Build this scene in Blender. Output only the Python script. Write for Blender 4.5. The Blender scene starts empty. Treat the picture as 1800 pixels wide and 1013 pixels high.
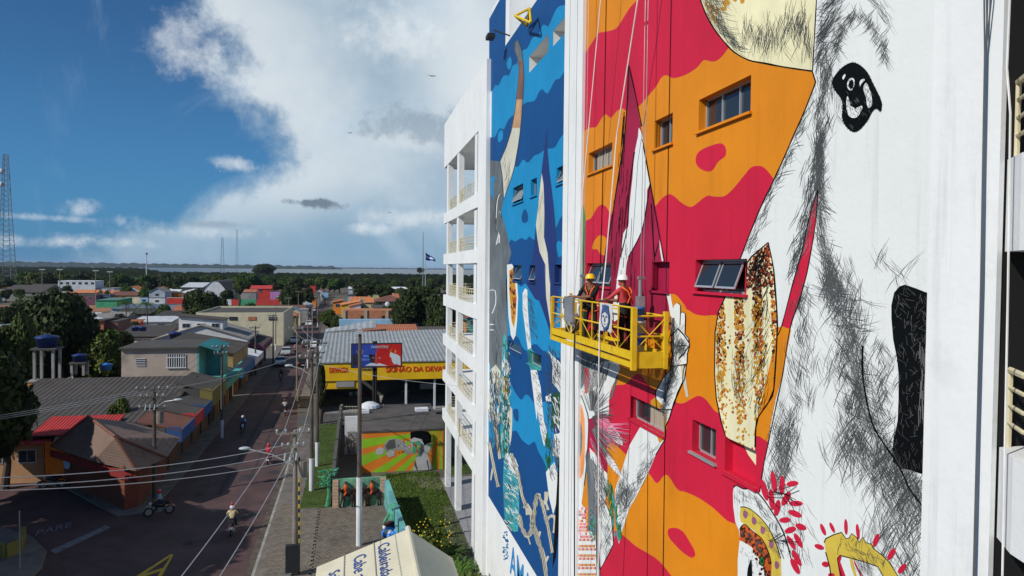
import bpy, bmesh, math, random
import numpy as np
from mathutils import Vector, Matrix
from mathutils.geometry import tessellate_polygon
random.seed(7); rng = np.random.default_rng(7)
SC = bpy.context.scene; COL = SC.collection
# ------------------------------------------------------------------ camera
F=1250.; YAW=12.6; PIT=1.5; ROLL=.6; H=17.
def _basis():
    y=math.radians(YAW);p=math.radians(PIT);r=math.radians(ROLL)
    f=Vector((math.sin(y)*math.cos(p),math.cos(y)*math.cos(p),-math.sin(p)))
    rt=Vector((math.cos(y),-math.sin(y),0)); up=rt.cross(f)
    return f, rt*math.cos(r)+up*math.sin(r), up*math.cos(r)-rt*math.sin(r)
FW,RT,UP=_basis()
cd=bpy.data.cameras.new('camera'); cam=bpy.data.objects.new('camera',cd); COL.objects.link(cam)
cam.matrix_world=Matrix(((RT.x,UP.x,-FW.x,0),(RT.y,UP.y,-FW.y,0),(RT.z,UP.z,-FW.z,H),(0,0,0,1)))
cd.sensor_width=36; cd.lens=36*F/1800; cd.clip_start=.2; cd.clip_end=30000
SC.camera=cam
def ray(u,v): return FW+RT*((u-900)/F)+UP*((506.5-v)/F)
def P(u,v,z=0.):            # photo point seen at height z
    d=ray(u,v); t=(z-H)/d.z; return Vector((d.x*t,d.y*t,z))
def W(u,v,x=7.):            # photo point on the facade plane
    d=ray(u,v); t=x/d.x; return (d.y*t,H+d.z*t)
def PY(u,v,y):              # photo point on a plane across the street
    d=ray(u,v); t=y/d.y; return Vector((d.x*t,y,H+d.z*t))
# ------------------------------------------------------------------ light
SUN=Vector((-.735,-.33,.59)).normalized()
EL=math.asin(SUN.z); 
sl=bpy.data.lights.new('sun','SUN'); sl.energy=4.8; sl.angle=math.radians(.5); sl.color=(1,.95,.87)
so=bpy.data.objects.new('sun',sl); COL.objects.link(so); so.rotation_euler=SUN.to_track_quat('Z','Y').to_euler()
wd=bpy.data.worlds.new('World'); SC.world=wd; wd.use_nodes=True
NT=wd.node_tree; NT.nodes.clear()
class G:                    # tiny node-expression helper
    def __init__(s,nt): s.nt=nt
    def n(s,t): return s.nt.nodes.new(t)
    def lk(s,a,b):
        if isinstance(a,(int,float)): b.default_value=a
        elif isinstance(a,(tuple,list)): b.default_value=a
        else: s.nt.links.new(a,b)
    def m(s,op,a,b=None,c=None,clamp=False):
        k=s.n('ShaderNodeMath'); k.operation=op; k.use_clamp=clamp
        s.lk(a,k.inputs[0])
        if b is not None: s.lk(b,k.inputs[1])
        if c is not None: s.lk(c,k.inputs[2])
        return k.outputs[0]
    def ss(s,v,a,b):
        k=s.n('ShaderNodeMapRange'); k.interpolation_type='SMOOTHSTEP'
        s.lk(v,k.inputs[0]); s.lk(a,k.inputs[1]); s.lk(b,k.inputs[2]); return k.outputs[0]
    def mix(s,f,a,b,mode='MIX'):
        k=s.n('ShaderNodeMix'); k.data_type='RGBA'; k.blend_type=mode; k.clamp_factor=True
        s.lk(f,k.inputs[0]); s.lk(a if not isinstance(a,tuple) else tuple(a)+(1,)*(4-len(a)),k.inputs[6]); s.lk(b if not isinstance(b,tuple) else tuple(b)+(1,)*(4-len(b)),k.inputs[7]); return k.outputs[2]
    def noise(s,vec,scale,det=4,rough=.55,dist=0.):
        k=s.n('ShaderNodeTexNoise'); k.inputs['Scale'].default_value=scale; k.inputs['Detail'].default_value=det
        k.inputs['Roughness'].default_value=rough; k.inputs['Distortion'].default_value=dist
        if vec is not None: s.nt.links.new(vec,k.inputs['Vector'])
        return k.outputs[0]
g=G(NT)
sky=g.n('ShaderNodeTexSky'); sky.sky_type='NISHITA'; sky.sun_disc=False; sky.sun_elevation=EL
sky.sun_rotation=math.atan2(SUN.x,SUN.y); sky.air_density=1.0; sky.dust_density=.6; sky.ozone_density=3.0
tc=g.n('ShaderNodeTexCoord'); sx=g.n('ShaderNodeSeparateXYZ'); NT.links.new(tc.outputs['Generated'],sx.inputs[0])
X,Y,Z=sx.outputs
az=g.m('SUBTRACT',g.m('ARCTAN2',X,Y),math.radians(YAW)); el=g.m('ARCSINE',Z)
def azu(u): return math.atan((u-900)/F)
def elv(u,v): return math.atan((471-v)/F*math.cos(azu(u)))
n1=g.noise(tc.outputs['Generated'],7,7,.6); n2=g.noise(tc.outputs['Generated'],26,6,.65); n3=g.noise(tc.outputs['Generated'],3.2,3,.5)
def cen(n): return g.m('SUBTRACT',n,.5)
# left edge of the big anvil cloud, azimuth as a function of elevation
fc=g.n('ShaderNodeFloatCurve'); cv=fc.mapping.curves[0]
pts=[(500,120),(420,150),(405,205),(385,290),(365,335),(330,405),(290,440),(215,405),(130,352),(60,335),(0,290),(-120,150),(-400,-200)]
E0=-.05;E1=.65;A0=-1.3;A1=.6
cc=[((elv(u,v)-E0)/(E1-E0),(azu(u)-A0)/(A1-A0)) for v,u in pts]
cc.sort()
for i,c in enumerate(cc):
    if i<2: cv.points[i].location=c
    else: cv.points.new(*c)
fc.mapping.update()
fe=g.m('DIVIDE',g.m('SUBTRACT',el,E0),E1-E0,clamp=True); NT.links.new(fe,fc.inputs[1])
edge=g.m('ADD',g.m('MULTIPLY',fc.outputs[0],A1-A0),A0)
dd=g.m('ADD',g.m('SUBTRACT',az,edge),g.m('ADD',g.m('MULTIPLY',cen(n1),.17),g.m('MULTIPLY',cen(n2),.09)))
m_main=g.m('MULTIPLY',g.ss(dd,-.004,.075),g.m('MULTIPLY',g.ss(g.m('ADD',az,g.m('MULTIPLY',cen(n1),.5)),1.15,.6),g.ss(g.m('ADD',el,g.m('MULTIPLY',cen(n1),.5)),.85,.5)))
lowfade=g.ss(el,0.0,.06)
n4=g.noise(tc.outputs['Generated'],75,5,.65)
def blob(u,v,su,sv,k=1.):
    a=g.m('DIVIDE',g.m('SUBTRACT',az,azu(u)),su/F); b=g.m('DIVIDE',g.m('SUBTRACT',el,elv(u,v)),sv/F)
    r=g.m('ADD',g.m('MULTIPLY',a,a),g.m('MULTIPLY',b,b))
    return g.m('MULTIPLY',g.m('EXPONENT',g.m('MULTIPLY',r,-1.)),k)
def cloudy(bl,lo,hi,amp=1.5,fine=.55): return g.ss(g.m('ADD',bl,g.m('MULTIPLY',g.m('ADD',g.m('MULTIPLY',cen(n2),amp),g.m('MULTIPLY',cen(n4),fine*1.4)),g.ss(bl,.02,.35))),lo,hi)
puffs=None
for (u,v,su,sv) in [(720,385,110,24),(660,402,60,15),(410,292,46,14),(350,412,120,14),(240,398,60,18),(215,395,28,16),(140,372,45,17),(740,245,120,30),(700,60,130,60),(330,88,70,60),(90,430,200,13),(60,388,120,7)]:
    b=cloudy(blob(u,v,su,sv,.78 if u<420 and v>350 else 1.),.3,1.35); puffs=b if puffs is None else g.m('MAXIMUM',puffs,b)
dark=cloudy(g.m('ADD',blob(575,362,40,9),blob(535,356,34,6,.8)),.25,.95,1.8,1.2)
dk2=cloudy(blob(755,222,120,40),.35,1.0,2.2)
dk3=cloudy(blob(380,398,80,9),.5,1.1,1.2)
# colours are radiance / background strength (0.1)
base=g.mix(.35,sky.outputs[0],(3.3,4.6,5.9))
hz=g.ss(el,.30,0.0); skyc=g.mix(g.m('MULTIPLY',hz,.55),sky.outputs[0],(1.9,4.6,7.4))
skyc=g.mix(1.0,skyc,(.38,.76,1.08),'MULTIPLY')
rim=g.m('MULTIPLY',g.ss(dd,.02,.07),g.ss(dd,.24,.07))
cb=g.mix(g.ss(n1,.35,.7),(5.2,7.0,8.6),(8.6,10.,10.9))
cb=g.mix(g.m('MULTIPLY',rim,.6),cb,(12.2,12.8,13.))
rightw=g.m('MULTIPLY',g.ss(az,azu(620),azu(900)),g.ss(el,.06,.25))
cb=g.mix(g.m('MULTIPLY',rightw,g.ss(n3,.3,.6)),cb,(12.,12.6,12.8))
lowc=g.ss(el,.13,.02); cb=g.mix(g.m('MULTIPLY',lowc,.75),cb,(2.9,5.3,7.6))
col=g.mix(g.m('MULTIPLY',m_main,.93),skyc,cb)
wisp=g.m('MULTIPLY',g.ss(g.noise(tc.outputs['Generated'],5,6,.6,1.2),.5,.72),g.ss(dd,-.35,.0))
col=g.mix(g.m('MULTIPLY',wisp,.35),col,(7.,9.,11.))
col=g.mix(g.m('MULTIPLY',puffs,.72),col,(11.5,12.2,12.6))
col=g.mix(g.m('MULTIPLY',dk2,.8),col,(4.3,5.6,6.9))
col=g.mix(g.m('MULTIPLY',dark,.9),col,(2.1,2.9,3.8))
col=g.mix(g.m('MULTIPLY',dk3,.5),col,(3.6,4.6,5.7))
bg=g.n('ShaderNodeBackground'); bg.inputs[1].default_value=.08; NT.links.new(col,bg.inputs[0])
wo=g.n('ShaderNodeOutputWorld'); NT.links.new(bg.outputs[0],wo.inputs[0])
SC.view_settings.view_transform='Standard'; SC.view_settings.look='None'; SC.view_settings.exposure=-.2; SC.view_settings.gamma=1
SC.cycles.max_bounces=5; SC.cycles.diffuse_bounces=2; SC.cycles.glossy_bounces=2; SC.cycles.transparent_max_bounces=8
# ------------------------------------------------------------------ materials
MATS={}
def srgb(r,g_,b): return tuple(((c/255)/12.92 if c/255<=.04045 else ((c/255+.055)/1.055)**2.4) for c in (r,g_,b))
def mat(name,c,rough=.8,var=.12,scale=2.,stain=0.,sc2=.6,bump=0.,bscale=12.,metal=0.,stainc=(.05,.045,.04),stretch=None,spec=.3,streak=0.):
    if name in MATS: return MATS[name]
    m=bpy.data.materials.new(name); m.use_nodes=True; nt=m.node_tree; q=G(nt); b=nt.nodes['Principled BSDF']
    b.inputs['Roughness'].default_value=rough; b.inputs['Metallic'].default_value=metal; b.inputs['Specular IOR Level'].default_value=spec
    if var or stain or bump:
        t=q.n('ShaderNodeTexCoord'); mp=q.n('ShaderNodeMapping'); nt.links.new(t.outputs['Object'],mp.inputs[0])
        if stretch: mp.inputs['Scale'].default_value=stretch
        v=mp.outputs[0]
        col=q.mix(q.ss(q.noise(v,scale,5,.6),.3,.7),tuple(x*(1-var) for x in c),tuple(min(1,x*(1+var)) for x in c))
        if stain: col=q.mix(q.m('MULTIPLY',q.ss(q.noise(v,sc2,6,.68),.5,.72),stain),col,stainc)
        if streak:
            m2=q.n('ShaderNodeMapping'); nt.links.new(t.outputs['Object'],m2.inputs[0]); m2.inputs['Scale'].default_value=(2.2,2.2,.09)
            col=q.mix(q.m('MULTIPLY',q.m('MULTIPLY',q.ss(q.noise(m2.outputs[0],1.6,5,.7),.5,.75),q.ss(q.noise(v,.35,3,.6),.35,.65)),streak),col,tuple(x*.45 for x in c))
            col=q.mix(q.m('MULTIPLY',q.ss(q.noise(v,14,4,.7),.60,.78),streak*.7),col,tuple(x*.7 for x in c))
        nt.links.new(col,b.inputs['Base Color'])
        if bump:
            bp=q.n('ShaderNodeBump'); bp.inputs['Strength'].default_value=bump; bp.inputs['Distance'].default_value=.02
            nt.links.new(q.noise(v,bscale,5,.6),bp.inputs['Height']); nt.links.new(bp.outputs[0],b.inputs['Normal'])
    else: b.inputs['Base Color'].default_value=(*c,1)
    MATS[name]=m; return m
def brickmat(name,c1,c2,mort,scale=1.,bw=.39,bh=.19,ms=.012,off=.5):
    if name in MATS: return MATS[name]
    m=bpy.data.materials.new(name); m.use_nodes=True; nt=m.node_tree; q=G(nt); b=nt.nodes['Principled BSDF']; b.inputs['Roughness'].default_value=.9
    t=q.n('ShaderNodeTexCoord'); s=q.n('ShaderNodeSeparateXYZ'); nt.links.new(t.outputs['Object'],s.inputs[0])
    cmb=q.n('ShaderNodeCombineXYZ'); nt.links.new(q.m('ADD',s.outputs[0],s.outputs[1]),cmb.inputs[0]); nt.links.new(s.outputs[2],cmb.inputs[1])
    br=q.n('ShaderNodeTexBrick'); br.offset=off; nt.links.new(cmb.outputs[0],br.inputs[0]); br.inputs['Scale'].default_value=scale
    br.inputs['Brick Width'].default_value=bw; br.inputs['Row Height'].default_value=bh; br.inputs['Mortar Size'].default_value=ms
    br.inputs['Color1'].default_value=(*c1,1); br.inputs['Color2'].default_value=(*c2,1); br.inputs['Mortar'].default_value=(*mort,1)
    col=q.mix(q.m('MULTIPLY',q.ss(q.noise(t.outputs['Object'],.9,5,.6),.5,.7),.5),br.outputs[0],tuple(x*.5 for x in c1))
    nt.links.new(col,b.inputs['Base Color'])
    MATS[name]=m; return m
# ------------------------------------------------------------------ mesh helpers
def ngon_faces(n,off=0): return [tuple(range(off,off+n))]
class MB:
    def __init__(s): s.v=[]; s.f=[]; s.mi=[]; s.mats=[]
    def mid(s,m):
        if m is None: return 0
        if m not in s.mats: s.mats.append(m)
        return s.mats.index(m)
    def add(s,vs,fs,m=None):
        o=len(s.v); s.v+= [tuple(v) for v in vs]; k=s.mid(m)
        for f in fs: s.f.append(tuple(i+o for i in f)); s.mi.append(k)
        return s
    def quad(s,a,b,c,d,m=None): return s.add([a,b,c,d],[(0,1,2,3)],m)
    def poly(s,pts,m=None): return s.add(pts,[tuple(range(len(pts)))],m)
    def box(s,c,d,m=None,rz=0,M=None):
        x,y,z=[k/2 for k in d]; vs=[Vector((i*x,j*y,k*z)) for i in(-1,1) for j in(-1,1) for k in(-1,1)]
        if rz: R=Matrix.Rotation(rz,3,'Z'); vs=[R@v for v in vs]
        if M is not None: vs=[M@v for v in vs]
        vs=[v+Vector(c) for v in vs]
        return s.add(vs,[(0,1,3,2),(4,6,7,5),(0,4,5,1),(2,3,7,6),(0,2,6,4),(1,5,7,3)],m)
    def bx(s,x0,x1,y0,y1,z0,z1,m=None): return s.box(((x0+x1)/2,(y0+y1)/2,(z0+z1)/2),(abs(x1-x0),abs(y1-y0),abs(z1-z0)),m)
    def tube(s,pts,r,m=None,n=8,cap=True,r2=None):
        pts=[Vector(p) for p in pts]; k=len(pts); rings=[]
        rs=r if isinstance(r,(list,tuple)) else [r+( (r2-r)*i/(k-1) if r2 is not None else 0) for i in range(k)]
        prev=None
        for i,p in enumerate(pts):
            t=(pts[min(i+1,k-1)]-pts[max(i-1,0)]); t=t.normalized() if t.length>1e-9 else Vector((0,0,1))
            if prev is None:
                a=t.orthogonal().normalized()
            else:
                a=(prev-t*prev.dot(t)); a=a.normalized() if a.length>1e-6 else t.orthogonal().normalized()
            prev=a; b=t.cross(a)
            rings.append([p+(a*math.cos(2*math.pi*j/n)+b*math.sin(2*math.pi*j/n))*rs[i] for j in range(n)])
        vs=[v for rg in rings for v in rg]; fs=[]
        for i in range(k-1):
            for j in range(n): fs.append((i*n+j,i*n+(j+1)%n,(i+1)*n+(j+1)%n,(i+1)*n+j))
        if cap: fs+= [tuple(reversed(range(n))),tuple(range((k-1)*n,k*n))]
        return s.add(vs,fs,m)
    def cyl(s,x,y,z0,z1,r,m=None,n=12,r2=None): return s.tube([(x,y,z0),(x,y,z1)],r,m,n,True,r2)
    def lathe(s,c,prof,m=None,n=16):
        c=Vector(c); vs=[c+Vector((r*math.cos(2*math.pi*j/n),r*math.sin(2*math.pi*j/n),z)) for r,z in prof for j in range(n)]; fs=[]
        for i in range(len(prof)-1):
            for j in range(n): fs.append((i*n+j,i*n+(j+1)%n,(i+1)*n+(j+1)%n,(i+1)*n+j))
        fs+= [tuple(reversed(range(n))),tuple(range((len(prof)-1)*n,len(prof)*n))]
        return s.add(vs,fs,m)
    def prism(s,pts,z0,z1,m=None):
        n=len(pts); vs=[(p[0],p[1],z0) for p in pts]+[(p[0],p[1],z1) for p in pts]
        return s.add(vs,[tuple(reversed(range(n))),tuple(range(n,2*n))]+[(i,(i+1)%n,n+(i+1)%n,n+i) for i in range(n)],m)
    def sphere(s,c,r,m=None,n=12,k=8,sc=(1,1,1)):
        vs=[];fs=[]
        for i in range(k+1):
            a=math.pi*i/k
            for j in range(n): vs.append(Vector(c)+Vector((r*sc[0]*math.sin(a)*math.cos(2*math.pi*j/n),r*sc[1]*math.sin(a)*math.sin(2*math.pi*j/n),r*sc[2]*math.cos(a))))
        for i in range(k):
            for j in range(n): fs.append((i*n+j,(i+1)*n+j,(i+1)*n+(j+1)%n,i*n+(j+1)%n))
        return s.add(vs,fs,m)
    def mesh(s,name,smooth=False):
        me=bpy.data.meshes.new(name); me.from_pydata(s.v,[],s.f)
        for m in s.mats: me.materials.append(m)
        if len(s.mats)>1: me.polygons.foreach_set('material_index',s.mi)
        if smooth: me.shade_smooth()
        me.update(); return me
    def build(s,name,parent=None,smooth=False,m=None):
        if m is not None and not s.mats: s.mats=[m]
        return link(bpy.data.objects.new(name,s.mesh(name,smooth)),parent)
def link(o,parent=None):
    COL.objects.link(o)
    if parent is not None:
        o.parent=parent; o.matrix_parent_inverse=Matrix.Translation(-Vector(parent.location)) if not parent.get('_rot') else parent.matrix_basis.inverted()
    return o
def empty(name,loc,label=None,cat=None,group=None):
    o=bpy.data.objects.new(name,None); o.empty_display_size=.3; o.location=loc; COL.objects.link(o)
    return tag(o,label,cat,group)
def tag(o,label=None,cat=None,group=None,kind=None):
    if label: o['label']=label
    if cat: o['category']=cat
    if group: o['group']=group
    if kind: o['kind']=kind
    return o
def kids(o,_c={}):
    return [c for c in o.children]
def copy_tree(o,label=None,loc=None,rz=None,parent=None):
    c=o.copy(); COL.objects.link(c)
    if parent is not None: c.parent=parent
    if label: c['label']=label
    if loc is not None: c.location=loc
    if rz is not None: c.rotation_euler=(0,0,rz)
    for ch in list(o.children): copy_tree(ch,parent=c)
    return c
def text(name,body,M,size,m,parent=None,ex=.01,sx=1.,bold=0.0,space=1.):
    cu=bpy.data.curves.new(name,'FONT'); cu.body=body; cu.size=size; cu.extrude=ex; cu.offset=bold; cu.space_character=space; cu.resolution_u=3
    o=bpy.data.objects.new(name,cu); COL.objects.link(o); dg=bpy.context.evaluated_depsgraph_get(); 
    me=bpy.data.meshes.new_from_object(o.evaluated_get(dg)); bpy.data.objects.remove(o)
    me.transform(M@Matrix.Diagonal((sx,1,1,1))); me.materials.clear(); me.materials.append(m); me.name=name
    return link(bpy.data.objects.new(name,me),parent)
def basis(o,ex,ey):          # 4x4 with local x=ex, y=ey
    ex=Vector(ex).normalized(); ey=Vector(ey).normalized(); ez=ex.cross(ey)
    return Matrix(((ex.x,ey.x,ez.x,o[0]),(ex.y,ey.y,ez.y,o[1]),(ex.z,ey.z,ez.z,o[2]),(0,0,0,1)))
# ================================================================== painted tower block
XW=7.
BLD=empty('mural_building',(7,22,0),'tall white block with blue and crimson murals and gallery balconies','building')
def C(ox,oy,s,*p): return [(ox+a/s,oy+b/s) for a,b in p]
def cat(pts,k=4,closed=True):
    n=len(pts); out=[]
    for i in range(n if closed else n-1):
        p0,p1,p2,p3=(pts[(i-1)%n],pts[i],pts[(i+1)%n],pts[(i+2)%n]) if closed else (pts[max(i-1,0)],pts[i],pts[i+1],pts[min(i+2,n-1)])
        for j in range(k):
            t=j/k; out.append(tuple(.5*((2*p1[a])+(-p0[a]+p2[a])*t+(2*p0[a]-5*p1[a]+4*p2[a]-p3[a])*t*t+(-p0[a]+3*p1[a]-3*p2[a]+p3[a])*t**3) for a in (0,1)))
    if not closed: out.append(pts[-1])
    return out
def paintm(n,c,var=.07,**k): return mat(n,c,.62,var,.5,stain=k.pop('stain',.12),sc2=1.3,bump=.25,bscale=9,streak=k.pop('streak',.4),stainc=tuple(x*.6 for x in c),**k)
K_ORG=paintm('orange wall paint',srgb(214,130,15)); K_RED=paintm('crimson wall paint',srgb(196,26,58))
K_BULL=paintm('white wall paint',(.72,.74,.72),.02,stain=.08); K_INK=paintm('black ink paint',(.005,.006,.007),.2,spec=.04,streak=0); K_INK2=paintm('thin ink paint',(.07,.075,.078),.2,spec=.04,streak=0); K_INK3=paintm('grey ink paint',(.24,.25,.255),.2,spec=.04,streak=0)
K_LB=paintm('sky blue wall paint',srgb(22,134,186)); K_DB=paintm('deep blue wall paint',srgb(7,72,130)); K_NV=paintm('navy wall paint',srgb(30,52,110))
K_GREY=paintm('grey wall paint',(.13,.15,.16),.3); K_CREAM=paintm('cream wall paint',(.78,.73,.46),.12,stain=.15); K_GOLD=paintm('gold wall paint',srgb(196,140,30))
K_BRN=paintm('brown wall paint',srgb(70,26,14),.4); K_GRN=paintm('green wall paint',srgb(40,120,50),.4); K_DG=paintm('dark green wall paint',srgb(20,70,45),.4); K_PINK=paintm('pink wall paint',srgb(214,110,140),.3)
K_MAG=paintm('dark crimson wall paint',srgb(150,24,60),.2); K_YEL=paintm('mustard wall paint',srgb(205,180,70),.1); K_RST=paintm('rust wall paint',srgb(190,85,30),.4); K_TEAL=paintm('teal wall paint',srgb(60,150,150),.4)
K_TAN=paintm('bark grey wall paint',srgb(196,190,172),.2); K_SCR=paintm('scratched ink paint',(.16,.16,.15),.3,spec=.04,streak=0); K_PEACH=paintm('peach wall paint',srgb(230,150,90),.25); K_PURP=paintm('purple wall paint',srgb(150,90,120),.2)
K_WW=paintm('white wall render',(.76,.77,.76),.03,stain=.2,streak=.4)
K_WIN=mat('window glass',(.02,.025,.03),.08,0,spec=.8); K_ALU=mat('window aluminium',(.55,.56,.56),.4,.05,metal=.6); K_CURT=mat('curtain cloth',(.33,.29,.22),.9,.2,stretch=(1,14,.3))
K_DARK=mat('dark interior',(.015,.015,.016),.9,0)
# windows: photo corners (left-top, right-bottom), inner face material, kind
WINS=[]
def win(lt,rb,mt,kind,**k):
    y1,z1=W(*lt); y0,z0=W(*rb); WINS.append(dict(y0=y0,y1=y1,z0=z0,z1=z1,m=mt,kind=kind,**k))
win((1229,176),(1319.4,196.5),K_ORG,'slide',n=3); win((1151,213.4),(1182,251),K_ORG,'slide',n=2); win((1035,270),(1076,290.5),K_ORG,'slide',n=4,curt=1)
win((1223,457),(1312.5,518),K_RED,'awning',n=2,fill=1); win((1146.8,461),(1176.5,513),K_MAG,'shut',n=1); win((1031.5,463),(1074,505),K_RED,'awning',n=2)
win((1108.6,695),(1168,767),K_RED,'curt',n=1); win((1217.5,737),(1258,815),K_RED,'slide',n=2,sill=1); win((1275,768),(1328.5,858),K_RED,'shut',n=1)
win((930.5,100),(963.8,91),K_WW,'void'); win((972.5,55),(1010,40),K_WW,'void')
win((902,331),(919.4,353),K_LB,'awning',n=1); win((933.4,317),(943.6,342.5),K_LB,'slide',n=1); win((979,296),(1000,317),K_LB,'awning',n=1)
win((902.6,466.5),(917,495),K_DB,'awning',n=1); win((931,466.5),(941,496.5),K_NV,'awning',n=1); win((975.5,465.5),(995,498),K_NV,'shut',n=1)
win((894,598),(916,626.5),K_DB,'awning',n=1); win((929,615),(951.5,650),K_TEAL,'slide',n=1)
RECT=[(w['y0'],w['y1'],w['z0'],w['z1']) for w in WINS]
# ---- wall sheet with the openings left out
YA,YB=6.45,36.9; ZT=34.
def holed(mb,y0,y1,z0,z1,x,m):
    ys=sorted({y0,y1,*[v for r in RECT for v in r[:2] if y0<v<y1]}); zs=sorted({z0,z1,*[v for r in RECT for v in r[2:] if z0<v<z1]})
    for a,b in zip(ys,ys[1:]):
        st=None
        for c,d in zip(zs,zs[1:]):
            cy,cz=(a+b)/2,(c+d)/2; hole=any(r[0]<cy<r[1] and r[2]<cz<r[3] for r in RECT)
            if not hole and st is None: st=c
            if hole and st is not None: mb.quad((x,b,st),(x,a,st),(x,a,c),(x,b,c),m); st=None
        if st is not None: mb.quad((x,b,st),(x,a,st),(x,a,z1),(x,b,z1),m)
mb=MB(); holed(mb,YA,YB,0,27.6,XW,K_WW); mb.bx(XW+.6,24,6.5,36.8,0,27.5,K_WW)
mb.quad((XW,YA,27.6),(XW+.62,YA,27.6),(XW+.62,YB,27.6),(XW,YB,27.6),K_WW)
mb.bx(7.02,9.5,32.6,36.86,27.6,30.6,K_WW); mb.bx(9.5,14,26,33,27.6,33,K_WW)
mb.build('wall',BLD)
mb=MB(); mb.bx(XW-.002,XW+.25,33.4,36.88,27.61,30.3,K_DB); mb.build('parapet',BLD)
def trect(tri,rects):
    # clip a (y,z) triangle against the openings
    polys=[tri]
    for (y0,y1,z0,z1) in rects:
        nxt=[]
        for p in polys:
            ys=[q[0] for q in p]; zs=[q[1] for q in p]
            if max(ys)<=y0 or min(ys)>=y1 or max(zs)<=z0 or min(zs)>=z1: nxt.append(p); continue
            def cl(p,ax,lim,keep_less):
                out=[]
                for i in range(len(p)):
                    a,b=p[i],p[(i+1)%len(p)]; ia=(a[ax]<=lim)==keep_less; ib=(b[ax]<=lim)==keep_less
                    if ia: out.append(a)
                    if ia!=ib:
                        t=(lim-a[ax])/(b[ax]-a[ax]); out.append((a[0]+(b[0]-a[0])*t,a[1]+(b[1]-a[1])*t))
                return out
            for ax,lim,kl in ((0,y0,True),(0,y1,False)):
                q=cl(p,ax,lim,kl)
                if len(q)>2: nxt.append(q)
                p=cl(p,ax,lim,not kl)
                if len(p)<3: break
            if len(p)<3: continue
            for ax,lim,kl in ((1,z0,True),(1,z1,False)):
                q=cl(p,ax,lim,kl)
                if len(q)>2: nxt.append(q)
                p=cl(p,ax,lim,not kl)
                if len(p)<3: break
        polys=nxt
    return polys
_LC=.3
CLIP=[(-99,33.4,27.59,99),(33.4,99,30.29,99)]
def paint(mb,pts,m,layer,smooth=0,yz=False):
    if smooth: pts=cat(pts,smooth)
    global _LC
    _LC=(_LC*1.618034+.137)%1
    q=pts if yz else [W(*p) for p in pts]; x=XW-.0016*(layer+.9*_LC)
    for t in tessellate_polygon([[Vector((a,b,0)) for a,b in q]]):
        for p in trect([q[i] for i in t],RECT+CLIP):
            mb.poly([(x,a,b) for a,b in p],m)
def part(name,items):
    mb=MB()
    for it in items: paint(mb,*it)
    # orient faces outwards
    return mb.build(name,BLD)
def line(pts,w,smooth=3,closed=False):
    """ribbon outline of a stroke in photo pixels"""
    if smooth: pts=cat(pts,smooth,closed)
    n=len(pts); L=[];R=[]
    for i,p in enumerate(pts):
        a=pts[max(i-1,0)]; b=pts[min(i+1,n-1)]; dx,dy=b[0]-a[0],b[1]-a[1]; l=math.hypot(dx,dy) or 1
        ww=w*(.75+.5*random.random())/2*(.35 if n==3 and i!=1 else 1)
        L.append((p[0]-dy/l*ww,p[1]+dx/l*ww)); R.append((p[0]+dy/l*ww,p[1]-dx/l*ww))
    return [(L[i],L[i+1],R[i+1],R[i]) for i in range(n-1)]
def strokes(name,lines,m,layer):
    mb=MB()
    for pts,w,sm,*_ in lines:
        x=XW-.0016*(layer+.9*random.random())
        for qd in line(pts,w,sm): 
            q=[W(*p) for p in qd]
            cy=sum(a for a,b in q)/4; cz=sum(b for a,b in q)/4
            if any(r[0]<cy<r[1] and r[2]<cz<r[3] for r in RECT): continue
            mb.poly([(x,a,b) for a,b in q],m)
    return tag(mb.build(name,BLD),kind='stuff')
def inside(p,poly):
    x,y=p; c=False; n=len(poly)
    for i in range(n):
        x1,y1=poly[i]; x2,y2=poly[i-1]
        if (y1>y)!=(y2>y) and x<(x2-x1)*(y-y1)/(y2-y1)+x1: c=not c
    return c
# ---- crimson / orange panel
o6=(1000,0,4.053); o7=(1000,240,4.053); o8=(1000,640,2.717)
q1=(1200,0,3.6); q2=(1200,240,3.6); q3=(1200,480,3.166); q4=(1200,740,3.6)
up1=C(*o6,(90,425),(190,265),(215,235),(270,225),(340,200),(400,110),(440,50),(490,0))
lo1=C(*o6,(1140,340),(1080,415),(1030,440),(980,430),(955,435),(910,485),(830,535),(745,558),(695,537),(660,555),(620,620),(560,690),(490,765),(418,790),(380,773),(340,795),(300,840),(262,815),(230,850),(195,905),(145,912),(90,950))
R1=cat(up1,4,False)+[(1130,-20),(1200,-200),(1340,-200),(1300,84)]+cat(lo1,4,False)
up2=C(*o7,(80,610),(118,600),(160,580),(200,510),(235,487),(270,505),(300,550),(420,620),(560,560),(615,500),(660,445),(710,412),(750,425),(800,470),(850,498),(890,495),(980,425),(1030,428),(1100,428),(1150,395),(1216,320))+C(*q2,(430,200),(475,187),(520,200),(580,275),(600,330))
lo2=[(1300,560)]+C(*q3,(185,235),(120,238),(60,225),(0,175))+C(950,460,4.6,(1200,400),(1150,330),(1100,272),(1060,262),(1010,280),(900,390),(840,420))+[(1110,566),(1085,580),(1060,600),(1040,625),(1018,660)]
R2=cat(up2,3,False)+[(1420,320),(1400,560)]+cat(lo2,3,False)
up3=[(1015,700),(1045,700),(1070,690),(1082,678),(1098,676),(1108,668),(1118,658),(1128,660),(1136,673),(1150,684),(1165,690)]+C(*o8,(505,180),(545,188),(580,170),(620,152),(655,170),(690,215),(712,232))+[(1290,735)]
lo3=C(*o8,(815,768),(760,750),(720,715),(680,680),(620,640),(560,612),(520,600),(480,540),(455,532),(420,570),(380,520),(270,430),(215,378),(190,385),(100,430))+[(1015,805)]
R3=cat(up3,3,False)+[(1345,735),(1350,870),(1320,930)]+cat(lo3,3,False)
R4=cat(C(*o8,(60,760),(200,790),(255,815),(320,870),(380,905),(430,940),(490,1013),(530,1100)),3,False)+[(1200,1150),(1015,1150)]
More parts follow.
